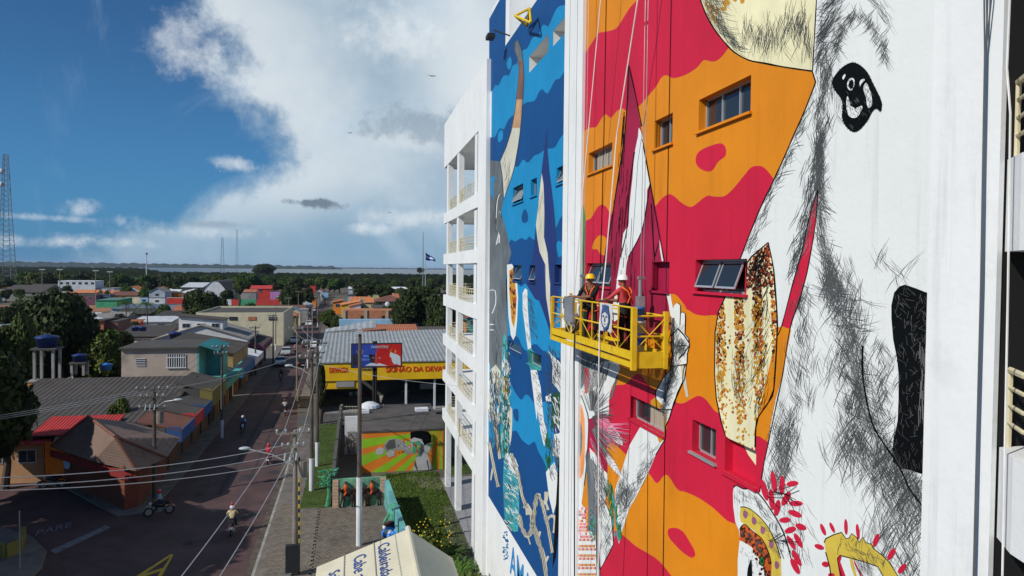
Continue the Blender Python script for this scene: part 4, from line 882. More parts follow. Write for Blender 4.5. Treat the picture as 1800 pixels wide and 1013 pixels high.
sheet('gutter_dirt',[(-5.75,-30),(-5.37,-30),(-5.37,58),(-5.68,76),(-6.1,76),(-5.8,57)],.0085,mat('gutter dirt',(.085,.07,.055),.95,.4,1.5))
# road markings
def mark(name,pts,m,label,z=.013):
    b=MB(); b.poly([(p.x,p.y,z) for p in [P(*q) for q in pts]],m); o=b.build(name); o['kind']='structure'; return o
mark('stop_line',[(88,968),(97,974),(194,928),(186,924)],K_WPAINT,'')
mark('road_hatch_line',[(301,974),(304,976),(250,1012),(200,1045),(190,1045)],K_YPAINT,'')
mark('road_hatch_line',[(302,976),(305,976),(283,1016),(262,1050),(252,1050)],K_YPAINT,'',.0165)
mark('road_hatch_line',[(252,1010),(286,999),(285,1004),(248,1016)],K_YPAINT,'',.02)
t_=text('road_lettering','PARE',basis((P(60,943).x,P(60,943).y,.016),(P(152,915)-P(60,938)).normalized(),(-.25,.97,0)),1.5,K_WPAINT,None,.002,.62); struct(t_)
# ================================================================== houses
wallm={}
def wm(name,c,**k):
    k.setdefault('stain',.35); k.setdefault('sc2',.35); return mat(name,c,.9,.1,.6,stainc=tuple(x*.35 for x in c),bump=.1,bscale=20,**k)
M_W=wm('whitewashed wall',(.62,.63,.64)); M_CR=wm('cream wall',(.62,.56,.38),stain=.15); M_PK=wm('pinkish beige wall',(.42,.34,.28),stain=.7); M_SEP=wm('ochre stained wall',(.38,.29,.14),stain=.8); M_OR=wm('orange wall',(.75,.24,.03)); M_OR2=wm('bright orange wall',(.85,.2,.02),stain=.1)
M_TE=wm('teal wall',(.08,.32,.3)); M_BL=wm('blue wall',(.035,.09,.24)); M_LB=wm('light blue wall',(.3,.5,.68),stain=.5); M_PALE=wm('pale blue grey wall',(.4,.46,.52)); M_GR=wm('grey wall',(.3,.29,.28),stain=.7); M_DGR=wm('dark grey wall',(.09,.085,.08)); M_YE=wm('yellow wall',(.75,.42,.05),stain=.2); M_PU=wm('dull purple wall',(.17,.07,.1)); M_RD=wm('red wall',(.55,.05,.04)); M_GN=wm('green wall',(.06,.32,.17)); M_LIL=wm('lilac wall',(.5,.22,.5)); M_MINT=wm('pale green wall',(.42,.55,.25)); M_OLV=wm('olive yellow wall',(.2,.17,.045),stain=.5)
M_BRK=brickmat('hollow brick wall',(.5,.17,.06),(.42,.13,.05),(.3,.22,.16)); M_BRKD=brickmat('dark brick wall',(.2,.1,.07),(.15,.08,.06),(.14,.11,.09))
def rm(name,c,st=.6,**k): return mat(name,c,.88,.14,.9,stain=st,sc2=.45,stainc=tuple(x*.4 for x in c),**k)
R_FC=rm('weathered fibre cement roof',(.08,.07,.064)); R_FCL=rm('pale fibre cement roof',(.27,.255,.235)); R_FCD=rm('dark fibre cement roof',(.075,.068,.062)); R_ZN=rm('zinc roof',(.3,.33,.35),.25,metal=0.); R_ZNW=rm('white metal roof',(.62,.64,.66),.15); R_TL=rm('clay tile roof',(.4,.14,.07)); R_TLD=rm('old clay tile roof',(.17,.075,.055)); R_TLO=rm('orange tile roof',(.55,.2,.08),.3); R_BL=rm('blue metal roof',(.05,.16,.4),.2); R_RD=rm('red painted roof',(.5,.05,.05),.3); R_GN=rm('green metal roof',(.03,.22,.1),.3); R_ZB=rm('blue grey metal roof',(.2,.25,.33),.3)
K_GL2=mat('dark window pane',(.03,.04,.05),.2,0,spec=.6); K_WF=mat('white window frame',(.6,.6,.6),.6,.05); K_DOOR=mat('brown door',(.12,.06,.03),.7,.2); K_WOOD=mat('old wood',(.14,.09,.05),.9,.3)
def roofplane(mb,a,b,c,d,m,pitch=.35,th=.06,amp=.035):
    """corrugated sheet: a-b eave, d-c ridge; corrugations run a->d"""
    a,b,c,d=map(Vector,(a,b,c,d)); L=(b-a).length; n=max(4,min(160,int(L/pitch)*2)); nn=((b-a).cross(d-a)).normalized()
    if nn.z<0: nn=-nn
    vs=[];fs=[]
    for i in range(n+1):
        t=i/n; o=nn*(amp if i%2 else -amp); vs+= [a.lerp(b,t)+o,d.lerp(c,t)+o]
    for i in range(n): fs.append((2*i,2*i+2,2*i+3,2*i+1))
    mb.add(vs,fs,m)
    e=-nn*(th+amp); mb.add([a+e,b+e,c+e,d+e,a,b,c,d],[(3,2,1,0),(0,1,5,4),(1,2,6,5),(2,3,7,6),(3,0,4,7)],m)
OCC=[]
def house(u0,u1,v,h,d,roof,wall,rmat,label,cat_='house',rise=1.0,wins=2,side=None,name='house',eave=.35,y=None,door=False,pitch=.4,group=None,z0=0.,front=None):
    p=P(u0,v,h) if y is None else PY(u0,v,y); Y=p.y; x0=p.x; dr=ray(u1,v); x1=dr.x/dr.y*Y; h=p.z if y is not None else h
    return house_xy(x0,x1,Y,Y+d,h,roof,wall,rmat,label,cat_,rise,wins,side,name,eave,door,pitch,group,z0,front)
def house_xy(x0,x1,Y,Y1,h,roof,wall,rmat,label,cat_='house',rise=1.,wins=2,side=None,name='house',eave=.35,door=False,pitch=.4,group=None,z0=0.,front=None):
    OCC.append((x0-1,x1+1,Y-1,Y1+1)); E_=empty(name,((x0+x1)/2,Y,0),label,cat_,group); mb=MB()
    side=side or wall
    def walls(hfl,hfr,hbl,hbr,pk=None):
        mb.poly([(x0,Y,z0),(x1,Y,z0),(x1,Y,hfr)]+([((x0+x1)/2,Y,pk)] if pk and roof=='gy' else [])+[(x0,Y,hfl)],front or wall)
        mb.poly([(x1,Y1,z0),(x0,Y1,z0),(x0,Y1,hbl)]+([((x0+x1)/2,Y1,pk)] if pk and roof=='gy' else [])+[(x1,Y1,hbr)],wall)
        mb.poly([(x0,Y1,z0),(x0,Y,z0),(x0,Y,hfl)]+([(x0,(Y+Y1)/2,pk)] if pk and roof=='gx' else [])+[(x0,Y1,hbl)],wall)
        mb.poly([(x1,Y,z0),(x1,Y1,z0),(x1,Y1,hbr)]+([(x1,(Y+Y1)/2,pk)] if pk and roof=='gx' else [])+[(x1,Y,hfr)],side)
    r=MB(); e=eave; top=h+rise
    if roof=='flat':
        walls(h,h,h,h); r.bx(x0-.08,x1+.08,Y-.08,Y1+.08,h-.001,h+.12,rmat)
    elif roof=='par':     # parapet with roof sunk behind
        walls(h,h,h,h); t=.15
        for a,b,c,dd_ in ((x0,x1,Y+.001,Y+t),(x0,x1,Y1-t,Y1-.001),(x0+.001,x0+t,Y+t,Y1-t),(x1-t,x1-.001,Y+t,Y1-t)): mb.bx(a,b,c,dd_,h-.5,h+.02,wall)
        r.bx(x0+t,x1-t,Y+t,Y1-t,h-.55,h-.35,rmat)
    elif roof=='sb':      # rises to the back
        walls(h,h,top,top); roofplane(r,(x0-e,Y-e,h-e*rise/(Y1-Y)+.06),(x1+e,Y-e,h-e*rise/(Y1-Y)+.06),(x1+e,Y1+e,top+.06),(x0-e,Y1+e,top+.06),rmat,pitch)
    elif roof=='sf':
        walls(h,h,h-rise,h-rise); roofplane(r,(x0-e,Y-e,h+.06),(x1+e,Y-e,h+.06),(x1+e,Y1+e,h-rise+.06),(x0-e,Y1+e,h-rise+.06),rmat,pitch)
    elif roof=='sr':      # rises to the right
        walls(h,top,h,top); roofplane(r,(x0-e,Y1+e,h+.06),(x0-e,Y-e,h+.06),(x1+e,Y-e,top+.06),(x1+e,Y1+e,top+.06),rmat,pitch)
    elif roof=='sl':
        walls(top,h,top,h); roofplane(r,(x1+e,Y-e,h+.06),(x1+e,Y1+e,h+.06),(x0-e,Y1+e,top+.06),(x0-e,Y-e,top+.06),rmat,pitch)
    elif roof=='gx':
        walls(h,h,h,h,top); ym=(Y+Y1)/2
        roofplane(r,(x0-e,Y-e,h),(x1+e,Y-e,h),(x1+e,ym,top+.08),(x0-e,ym,top+.08),rmat,pitch); roofplane(r,(x1+e,Y1+e,h),(x0-e,Y1+e,h),(x0-e,ym,top+.08),(x1+e,ym,top+.08),rmat,pitch)
    elif roof=='gy':
        walls(h,h,h,h,top); xm=(x0+x1)/2
        roofplane(r,(x0-e,Y1+e,h),(x0-e,Y-e,h),(xm,Y-e,top+.08),(xm,Y1+e,top+.08),rmat,pitch); roofplane(r,(x1+e,Y-e,h),(x1+e,Y1+e,h),(xm,Y1+e,top+.08),(xm,Y-e,top+.08),rmat,pitch)
    elif roof=='hip':
        walls(h,h,h,h); ym=(Y+Y1)/2; q=min((Y1-Y)/2,(x1-x0)/2)*.95; A=(x0+q,ym,top); B=(x1-q,ym,top); c=[(x0-e,Y-e,h),(x1+e,Y-e,h),(x1+e,Y1+e,h),(x0-e,Y1+e,h)]
        r.poly([c[0],c[1],B,A],rmat); r.poly([c[1],c[2],B],rmat); r.poly([c[2],c[3],A,B],rmat); r.poly([c[3],c[0],A],rmat); r.bx(x0-e,x1+e,Y-e,Y1+e,h-.1,h-.01,rmat)
    elif roof=='arch':
        walls(h,h,h,h); n=12; prof=[(x0+(x1-x0)*i/n,h+rise*math.sin(math.pi*i/n)) for i in range(n+1)]
        for yy in (Y,Y1): mb.poly([(a,yy,b) for a,b in (prof if yy==Y1 else prof[::-1])],front or wall)
        for (a,b),(c,dd_) in zip(prof,prof[1:]): r.poly([(a,Y-.3,b+.05),(c,Y-.3,dd_+.05),(c,Y1,dd_+.05),(a,Y1,b+.05)],rmat)
    mb.build('wall',E_); r.build('roof',E_)
    if wins:
        W_=x1-x0; hh=min(1.1,(h-z0)*.3); ww=min(1.5,W_/(wins*2.)); zz=h-hh-.55 if h>3 else h*.4
        for i in range(wins):
            xc=x0+W_*(i+.5)/wins; f=MB(); f.bx(xc-ww/2-.06,xc+ww/2+.06,Y-.05,Y+.02,zz-.06,zz+hh+.06,K_WF); fo=f.build('window',E_)
            g2=MB(); g2.bx(xc-ww/2,xc-.02,Y-.062,Y-.051,zz,zz+hh,K_GL2); g2.bx(xc+.02,xc+ww/2,Y-.062,Y-.051,zz,zz+hh,K_GL2); g2.build('pane',fo)
    if door:
        g2=MB(); g2.bx(x0+.5,x0+1.4,Y-.04,Y+.02,0,2.1,K_DOOR); g2.build('door',E_)
    return E_
def tank(u,v,z,r,col,label,posts=0.,h=None):
    p=P(u,v,z); T=empty('water_tank',p,label,'water tank'); h=h or r*1.15; b=MB(); b.lathe(p,[(r*.82,0),(r,h*.78),(r*1.06,h*.8),(r*1.06,h*.86)],col,20); b.build('tank_body',T,True); b=MB(); b.lathe(p+Vector((0,0,h*.86)),[(r*1.07,0),(r*1.0,h*.08),(r*.3,h*.2),(r*.28,h*.24)],col,20); b.build('lid',T,True)
    if posts:
        b=MB(); b.bx(p.x-r*1.1,p.x+r*1.1,p.y-r*1.1,p.y+r*1.1,z-.18,z,M_DGR); b.build('platform',T)
        for i,j in((-1,-1),(1,-1),(-1,1),(1,1)): b=MB(); b.bx(p.x+i*r*.8-.12,p.x+i*r*.8+.12,p.y+j*r*.8-.12,p.y+j*r*.8+.12,z-posts,z-.181,M_GR); b.build('post',T)
    return T
K_TB=mat('blue tank plastic',(.014,.035,.14),.45,.1); K_TB2=mat('bright blue tank plastic',(.03,.16,.5),.45,.1)
# ---- near left
A=lambda *a,**k: house(*a,**k)
XY=house_xy
XY(-31,-16.6,73.6,81.2,4.3,'sb',M_GR,R_FC,'long low shed under a stained grey fibre cement roof','shed',rise=.9,wins=0,pitch=.5)
XY(-28,-16.7,66.6,73,3.7,'sb',M_DGR,R_FCD,'dark roofed shed in front of the long grey roof','shed',rise=.7,wins=0,pitch=.5)
XY(-25.5,-17,62.6,66,3.5,'sb',M_DGR,R_FCD,'narrow dark roofed shed behind the tiled corner bar','shed',rise=.35,wins=0,pitch=.5)
XY(-32.6,-27.2,81.6,83.2,4.9,'flat',M_OR,M_GR,'bright orange wall building behind the long grey roof','building',wins=1)
XY(-27.1,-16.7,81.7,83.6,4.75,'flat',M_GR,M_GR,'low stained concrete annex in front of the pinkish house','annex',wins=0)
# pinkish house with barred window and teal balcony
E_=empty('house',(-20.6,84,0),'pinkish beige two storey house with barred window and teal balcony','house')
mb=MB(); mb.bx(-24.4,-16.75,83.9,92,0,7.9,M_PK); mb.build('wall',E_); mb=MB(); mb.bx(-24.6,-16.6,83.6,92.3,7.9,8.1,R_FCD); mb.build('roof',E_)
mb=MB(); mb.bx(-16.75,-16.55,83.9,92,3.9,8.05,M_TE); mb.bx(-16.55,-14.9,87.8,92,3.9,7.4,M_TE); mb.build('balcony_wall',E_,); mb=MB(); roofplane(mb,(-16.6,84.2,8.3),(-16.6,92,8.3),(-14.6,92,7.6),(-14.6,84.2,7.6),rm('teal metal roof',(.03,.2,.22)),.3); mb.build('awning',E_)
mb=MB(); mb.bx(-16.75,-13.9,83.9,97,3.6,3.85,M_TE); mb.build('balcony_floor',E_)
K_TBAL=wm('teal balustrade paint',(.1,.42,.38),stain=.15)
mb=MB(); mb.bx(-16.7,-13.9,83.92,84.1,4.65,4.8,K_TBAL); mb.bx(-14.08,-13.9,84.1,97,4.65,4.8,K_TBAL); bl=mb.build('balustrade',E_)
bm_=MB(); bm_.lathe((0,0,0),[(.09,0),(.05,.1),(.1,.3),(.05,.6),(.09,.8)],K_TBAL,8); bme=bm_.mesh('baluster',True)
for k in range(11): o=link(bpy.data.objects.new('baluster',bme),bl); o.matrix_parent_inverse.identity(); o.location=Vector((-16.5+k*.25,84,3.85))-bl.parent.location*0; o.matrix_parent_inverse=Matrix.Translation(-E_.location); 
for k in range(48): o=link(bpy.data.objects.new('baluster',bme),bl); o.location=(-13.99,84.2+k*.26,3.85); o.matrix_parent_inverse=Matrix.Translation(-E_.location)
def barwin(u0,v0,u1,v1,Y,n,par,mode='v'):
    a=PY(u0,v0,Y);b=PY(u1,v1,Y); f=MB(); f.bx(a.x,b.x,Y-.03,Y+.02,b.z,a.z,K_GL2); w=f.build('window',par)
    for i in range(n+1):
        c=MB()
        if mode=='v': xx=a.x+(b.x-a.x)*i/n; c.bx(xx-.04,xx+.04,Y-.08,Y-.035,b.z,a.z,K_WF)
        else: zz=b.z+(a.z-b.z)*i/n; c.bx(a.x,b.x,Y-.08,Y-.035,zz-.03,zz+.03,K_WF)
        c.build('bar',w)
    if mode=='v': c=MB(); zz=b.z+(a.z-b.z)*.75; c.bx(a.x,b.x,Y-.1,Y-.081,zz-.05,zz+.05,K_WF); c.bx(a.x-.1,b.x+.1,Y-.16,Y-.031,b.z-.12,b.z-.02,K_WF); c.build('frame',w)
    return w
barwin(294,623,326,645,83.9,8,E_); barwin(239,631,256,643,83.9,4,E_,'h')
tank(83,611,8.3,1.08,K_TB,'dark blue water tank raised on tall concrete posts above the bushes',4.5); tank(140,636,6,.75,K_TB,'small dark blue tank with pale lid behind the palm',1.5); tank(187,650,4.9,.62,K_TB2,'bright blue tub tank on the roof behind the orange wall')
XY(-44.6,-38.2,82,92,9.6,'sr',M_PALE,R_ZB,'pale blue tall wall house at the left edge behind the big tree','house',rise=.5,wins=0)
# tiled corner bar
E_=empty('corner_bar',(-18.5,58,0),'corner bar with dusty clay tiled hip roof and orange walls','bar')
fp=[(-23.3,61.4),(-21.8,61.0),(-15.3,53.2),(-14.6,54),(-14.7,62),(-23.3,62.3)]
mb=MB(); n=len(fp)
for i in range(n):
    a,b_=fp[i],fp[(i+1)%n]; mm=M_OR2 if i==0 else wm('shaded orange wall',(.16,.045,.025)); mb.quad((*a,0),(*b_,0),(*b_,3.25),(*a,3.25),mm)  # only the first wall is sunlit orange; the others have shade painted in
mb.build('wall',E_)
ap=P(155,734,5.7); ap2=P(203,770,5.2); ea=[P(90,786,3.2),P(165,812,3.05),P(240,829,2.95),P(292,806,3.1),P(318,770,3.3),P(277,757,3.7),P(255,745,3.8)]
rf=MB()
R_TLB=rm('dusty clay tile roof',(.19,.13,.105),.8)
def course(mb,a,b,c,m,nn=10):
    # triangle/quads as stepped tile courses from eave a-b up to point c
    a,b,c=map(Vector,(a,b,c))
    for k in range(nn):
        t0,t1=k/nn,(k+1)/nn; p0=a.lerp(c,t0);p1=b.lerp(c,t0);q0=a.lerp(c,t1);q1=b.lerp(c,t1); up=Vector((0,0,.05)); mb.quad(p0+up,p1+up,q1,q0,m); mb.quad(p0,p1,p1+up,p0+up,m)
course(rf,ea[0],ea[1],ap,R_TLB); course(rf,ea[1],ea[2],ap2,R_TLB); rf.poly([ea[1],ap2,ap],R_TLB); course(rf,ea[2],ea[3],ap2,R_TLB); course(rf,ea[3],ea[4],ap2,R_TLB); rf.poly([ea[4],ea[5],ap2],R_TLB); rf.poly([ea[5],ea[6],ap,ap2],R_TLB); rf.poly([ea[6],P(110,735,3.9),ea[0],ap],R_TLB)
rf.build('roof',E_)
rd=MB(); 
for a,b_ in ((ap,ea[0]),(ap,ap2),(ap2,ea[2]),(ap2,ea[3])): rd.tube([Vector(a)+Vector((0,0,.08)),Vector(b_)+Vector((0,0,.08))],.11,R_TLD,6)
rd.build('ridge_tiles',E_)
sg=MB(); a=P(88,790,3.1); b_=P(240,836,2.9); sg.quad(a+Vector((0,0,-.55)),b_+Vector((0,0,-.55)),b_,a,wm('shaded red sign',(.2,.02,.02))); sg.build('fascia_sign',E_)  # sign red darkened, the shadow over it is put into the colour
text('lettering','CANTAO',basis(tuple(P(97,795,2.72)+Vector((-.05,-.06,0))),(b_-a),(0,0,1)),.55,M_YE,E_,.01,1.6,0,1.4)
em=MB(); c=PY(113,826,60.8); em.lathe((0,0,0),[(.01,0),(.42,.01),(.42,.06)],M_LB,14); em.build('round_emblem',E_).matrix_basis=Matrix.Translation((-21.3,60.2,1.75))@Matrix.Rotation(math.radians(90),4,'X')@Matrix.Rotation(math.radians(-40),4,'Y')
XY(-24.4,-19.4,62.6,66.2,3.55,'sb',M_RD,R_RD,'red painted metal roof beside the tiled corner bar','roof shelter',rise=.6,wins=0,pitch=.25)
XY(-30.5,-23.5,61.8,66,3.1,'sb',wm('tan shopfront wall',(.45,.25,.13)),R_RD,'tan shopfront with white grilles left of the corner bar','shop',rise=.4,wins=3,door=True)
# left shops along the street
def shopfront(y0,y1,xf,h,sign,label,rf_=R_FCD,wallc=M_DGR,back=3.2,lbl='',tcol=M_W,z1=None,can=True,signh=1.0,hw=None):
    E_=empty('shop',(xf-1.5,y0,0),label,'shop'); mb=MB(); mb.bx(xf-back,xf-1.2,y0+.02,y1-.02,0,hw or h+.3,wallc); mb.build('wall',E_)
    mb=MB(); roofplane(mb,(xf,y0,h),(xf,y1,h),(xf-back-.2,y1,h+.9),(xf-back-.2,y0,h+.9),rf_,.45); mb.build('roof',E_)
    mb=MB(); mb.bx(xf-.02,xf+.06,y0,y1,h-signh,h+.02,sign); mb.bx(xf-1.15,xf-.03,y0+.01,y0+.05,h-signh,h+.3,sign); mb.build('fascia_sign',E_)
    n=max(1,int((y1-y0)/3))
    for i in range(n):
        mb=MB(); a=y0+(y1-y0)*(i+.15)/n; b=y0+(y1-y0)*(i+.85)/n; mb.bx(xf-1.19,xf-1.1,a,b,.1,2.3,K_DARK if i%2 else K_DOOR); mb.build('shutter_door',E_)
    if lbl: text('lettering',lbl,basis((xf+.07,y0+.6,h-signh+.25),(0,1,0),(0,0,1)),signh*.7,tcol,E_,.01,1.1)
    return E_
shopfront(62.6,67.6,-13.75,3.5,M_BL,'corner shop with blue fascia and brown patched roof',R_TLD)
shopfront(67.7,71.5,-13.75,3.6,M_RD,'red fascia shop between the blue fascia shops',R_FC)
shopfront(71.6,75.5,-13.75,3.65,M_BL,'second blue fascia shop before the olive yellow wall',R_FC)
shopfront(75.6,83.6,-13.75,4.5,M_OLV,'olive yellow walled shop below the teal balcony',R_FCD,signh=1.6)
shopfront(84,97,-13.95,3.55,M_TE,'shaded shop under the teal balcony house',R_FCD,M_GR,signh=.5)
shopfront(98.5,110,-14.1,3.4,wm('blue fabric sign',(.03,.14,.36)),'dark shop with blue banner beside the ochre gable',R_ZN,M_SEP)
XY(-23.2,-15.3,98.5,112,5.6,'sl',M_SEP,R_FC,'ochre stained building with sloping grey roof and bare side wall','building',rise=1.6,wins=0,side=M_SEP,pitch=.5)
shopfront(111,121,-14.2,3.3,R_ZNW,'shop with pale metal awnings and a red flag outside',R_ZNW,M_GR)
XY(-30.5,-16.6,121,133,5.4,'gy',M_W,R_FCL,'big white gabled house with raised clerestory windows','house',rise=2.2,wins=0,pitch=.5)
shopfront(122,136,-14.3,4.2,M_PU,'dull purple shopfront on the shaded street side',R_FCD,M_PU)
b_=P(345,567,8.8)
XY(-27.2,-20.6,122.5,127,8.3,'sl',M_W,R_FC,'white clerestory box with dark openings on the gabled house','roof room',rise=.7,wins=3,z0=6.2)
tank(308,596,6.6,.85,K_TB,'dark tank on the white gabled roof')
XY(-32.2,-14.6,160,186,7.2,'par',M_CR,R_FCD,'long cream building with four high windows by the street','building',wins=0)
cb=[o for o in bpy.data.objects if o.get('label','').startswith('long cream')][0]
for (a,b,mm) in ((367,381,M_BRK),(403,417,K_GL2),(436,450,M_BRK),(472,486,K_GL2)):
    p=PY(a,557,160);q=PY(b,563,160); mb=MB(); mb.bx(p.x,q.x,159.9,160.02,q.z,p.z,mm); mb.build('window',cb)
# ---- mid left: (u0,u1,v,h,depth,roof,wall,roofmat,label)
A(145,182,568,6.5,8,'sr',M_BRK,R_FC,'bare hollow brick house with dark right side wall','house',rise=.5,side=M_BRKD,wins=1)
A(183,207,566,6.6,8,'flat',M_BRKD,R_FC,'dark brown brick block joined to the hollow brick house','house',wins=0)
A(208,291,592,4.6,9,'sb',M_BRK,R_FC,'brick walled house with wide grey roof by two tanks','house',rise=1.2,wins=0)
tank(238,582,6.2,.6,K_TB,'left of two dark tanks on the wide grey roof'); tank(251,582,6.2,.6,K_TB,'right of two dark tanks on the wide grey roof')
A(207,235,573,4.5,7,'sb',M_RD,R_TL,'house with reddish tile roof next to the brown brick block','house',rise=.8)
A(232,300,566,4.4,9,'sb',M_W,R_ZNW,'white walled house with pale roof amid brick sheds','house',rise=.6)
A(222,290,598,4.2,5,'flat',M_BRK,R_FCD,'low orange brick shed in front of the wide grey roof','shed',wins=0)
A(262,290,604,4.4,5,'hip',M_BL,R_FCD,'small house with dark blue pyramid roof','house',rise=.8,wins=0)
A(292,337,598,4.5,5,'flat',M_OR,R_FC,'orange brick lean-to below the white gabled house','shed',wins=0)
A(300,345,575,4.4,8,'gy',M_W,R_FC,'small white gabled house behind the orange lean-to','house',rise=1)
A(268,320,558,4.2,12,'sb',M_DGR,R_FCD,'dark roofed hall beside the cream building','hall',rise=.9,wins=0)
A(196,262,552,4.,12,'sb',M_DGR,R_FCD,'dark roofed long house behind the palms','house',rise=.8,wins=0)
A(262,306,545,4.4,15,'sb',M_PALE,R_ZB,'blue grey metal roofed hall left of the round tree','hall',rise=.6,wins=0)
A(196,262,543,4.4,15,'sb',M_PALE,R_ZB,'blue grey roofed shed next to the clay yard','shed',rise=.6,wins=0)
A(138,165,558,4.4,9,'gx',M_MINT,R_ZNW,'pale green small house right of the dense tree','house',rise=.8,wins=1)
A(163,200,560,4.2,9,'gx',M_GR,R_FCL,'grey house with pale patched roof near the pale green one','house',rise=.9,wins=2)
A(186,222,558,4.2,9,'gx',M_GR,R_FCL,'weathered house under a bleached roof beside the palm','house',rise=1,wins=1)
A(0,72,514,4.,30,'gx',M_GR,R_FC,'very long grey roofed warehouse at the left edge','warehouse',rise=3,wins=0,pitch=1)
A(36,140,510,4.4,30,'gx',M_GR,R_FC,'long grey warehouse before the white glazed block','warehouse',rise=2.6,wins=0,pitch=1)
A(102,168,494,9.,12,'flat',M_W,R_ZNW,'white two storey block with wide dark windows','building',wins=6)
A(118,160,508,5,14,'sl',M_W,R_ZNW,'white lean-to roof below the glazed block','shed',rise=1.4,wins=0)
A(166,200,507,5.4,14,'flat',M_PALE,R_FCL,'boxy pale grey house with flat roof','house',wins=2)
A(130,168,520,4.,10,'flat',M_PU,R_FC,'low brownish wall house under the white lean-to','house',wins=2)
A(168,192,519,4.,6,'flat',M_BL,R_FC,'dark blue low house by the court fence','house',wins=2)
A(200,235,492,6.,16,'gx',M_W,R_GN,'green roofed white hall among the trees','hall',rise=1.6,wins=0)
A(217,245,511,5,12,'gy',M_W,R_TLO,'white gabled house with orange tile side roof','house',rise=2.,wins=1)
A(262,290,514,5,12,'gy',M_PALE,R_FCL,'pale blue gabled house beside the orange tiled one','house',rise=2.,wins=1)
A(248,293,485,7,20,'flat',wm('peach wall',(.6,.42,.32)),R_ZNW,'peach coloured long building in the far trees','building',wins=2)
A(273,312,500,5,8,'flat',M_BL,R_FCL,'bright blue painted sign wall building','building',wins=0)
A(278,310,494,6,16,'gx',M_W,R_ZNW,'white warehouse above the blue sign wall','warehouse',rise=1,wins=0)
A(223,246,522,3,3,'flat',wm('pale yellow wall',(.65,.58,.4)),R_FC,'pale yellow low wall building by the clay yard','building',wins=0)
A(246,260,523,3,3,'flat',M_LB,R_FC,'sky blue low wall building by the clay yard','building',wins=1)
A(262,290,524,3,3,'flat',M_W,R_FC,'white low wall building with blue door','building',wins=1)
A(290,330,524,2.6,1.5,'flat',M_RD,M_W,'red low wall with white base left of the football pitch','wall',wins=0,name='boundary_wall')
A(356,398,512,5,45,'arch',M_W,R_FC,'white arched hangar with grey barrel roof','hangar',rise=5.,wins=0)
A(318,356,505,6,40,'gx',M_DGR,R_ZNW,'long dark hall with white roof edge beside the hangar','hall',rise=2,wins=0)
A(381,402,494,9,12,'flat',M_W,R_ZNW,'small white flat roofed block above the hangar','building',wins=0)
A(440,476,508,5.4,14,'gx',M_RD,R_RD,'red walled building with pinkish roof','building',rise=1.6,wins=1)
A(475,494,513,5,12,'flat',M_LIL,R_FC,'lilac painted building by the pitch','building',wins=0)
A(421,450,515,4.8,8,'flat',M_GR,R_FC,'grey graffiti wall building beyond the pitch','building',wins=0)
for i,(a,b,mm,l) in enumerate([(395,407,M_W,'white'),(407,419,M_RD,'red'),(420,430,M_GN,'green'),(430,440,M_GN,'middle green'),(440,450,M_GN,'right green'),(451,461,M_RD,'left red'),(461,471,M_RD,'second red'),(471,481,M_RD,'third red'),(481,492,M_RD,'far right red')]):
    p=P(a,529.5,0);Y=330; p=PY(a,529,Y); q=PY(b,529,Y); mb=MB(); mb.bx(p.x+.1,q.x-.1,Y,Y+.4,0,2.6,mm); tag(mb.build('pitch_wall'),'%s painted panel of the low wall beyond the football pitch'%l,'wall')
sheet('football_pitch',[(-85,232),(-24,232),(-24,328),(-85,328)],.03,mat('pitch grass',(.07,.13,.025),.95,.2,.1,stain=.4,sc2=.08,stainc=(.11,.1,.04)))
sheet('clay_yard',[(-150,235),(-88,235),(-88,330),(-150,330)],.03,mat('red clay',(.3,.14,.08),.95,.2,.1,stain=.6,sc2=.06,stainc=(.1,.1,.04)))
A(168,206,528,3.,20,'sb',M_GN,mat('green court surface',(.08,.2,.15),.9,.1),'green sports court shelter at the clay yard','court',rise=.2,wins=0,pitch=2)
A(466,535,543,3.2,8,'sb',M_BRKD,R_TLD,'long dark tiled roof between pitch and cream building','shed',rise=.8,wins=0)
# far roofs left/right of the street end and right side
A(500,540,545,4,8,'flat',M_GR,R_FCL,'small grey house on the left near the street bend','house',wins=1)
A(520,540,522,5,10,'flat',M_GN,R_ZNW,'green and white shop at the far street corner','shop',wins=0)
XY(-5.2,-1.8,118,122,3.6,'gx',M_YE,R_ZNW,'little kiosk with yellow and white walls by the hedge','kiosk',rise=.5)
A(613,653,508,6,22,'sb',M_PALE,R_ZNW,'pale grey warehouse wall with white roof edge','warehouse',rise=.5,wins=0); A(653.5,716,508,6,22,'sb',K_DARK,R_ZNW,'warehouse with black open front and white roof edge','warehouse',rise=.5,wins=0)
A(600,632,530,5.6,14,'sl',M_YE,R_TLO,'bright yellow house with orange tile roof','house',rise=-1.3,wins=0,side=M_YE)
A(585,602,532,4.2,10,'sr',M_OR,R_TL,'orange fronted shop left of the yellow house','shop',rise=.9,wins=1)
A(614,634,539,4.6,7,'sr',M_W,R_TL,'small white house with sloping tile roof before the yellow one','house',rise=1,wins=0)
A(634,646,531,5,7,'sl',M_LB,R_ZN,'pale teal house beside the yellow house','house',rise=1,wins=0)
A(641,656,532,5,8,'gx',wm('light yellow wall',(.65,.55,.3)),R_TLO,'light yellow house with orange ridge roof','house',rise=1.5,wins=0)
A(660,712,530,4.4,18,'hip',M_DGR,R_TLD,'wide house under an old brown tiled hip roof','house',rise=2,wins=0)
A(655,700,542,4,9,'sb',M_GR,R_FC,'grey roofed sheds with satellite dish behind the brick terrace','shed',rise=.6,wins=0)
A(697,725,545,4,8,'gx',M_BRK,R_TLD,'house with broken clay tile roof','house',rise=1,wins=1)
A(722,745,542,4.4,8,'flat',M_LB,R_FC,'pale blue small house beside the big dark tree','house',wins=1)
A(742,790,541,4.6,10,'sb',M_GR,R_FC,'long stained grey house behind the white gallery','house',rise=.7,wins=0)
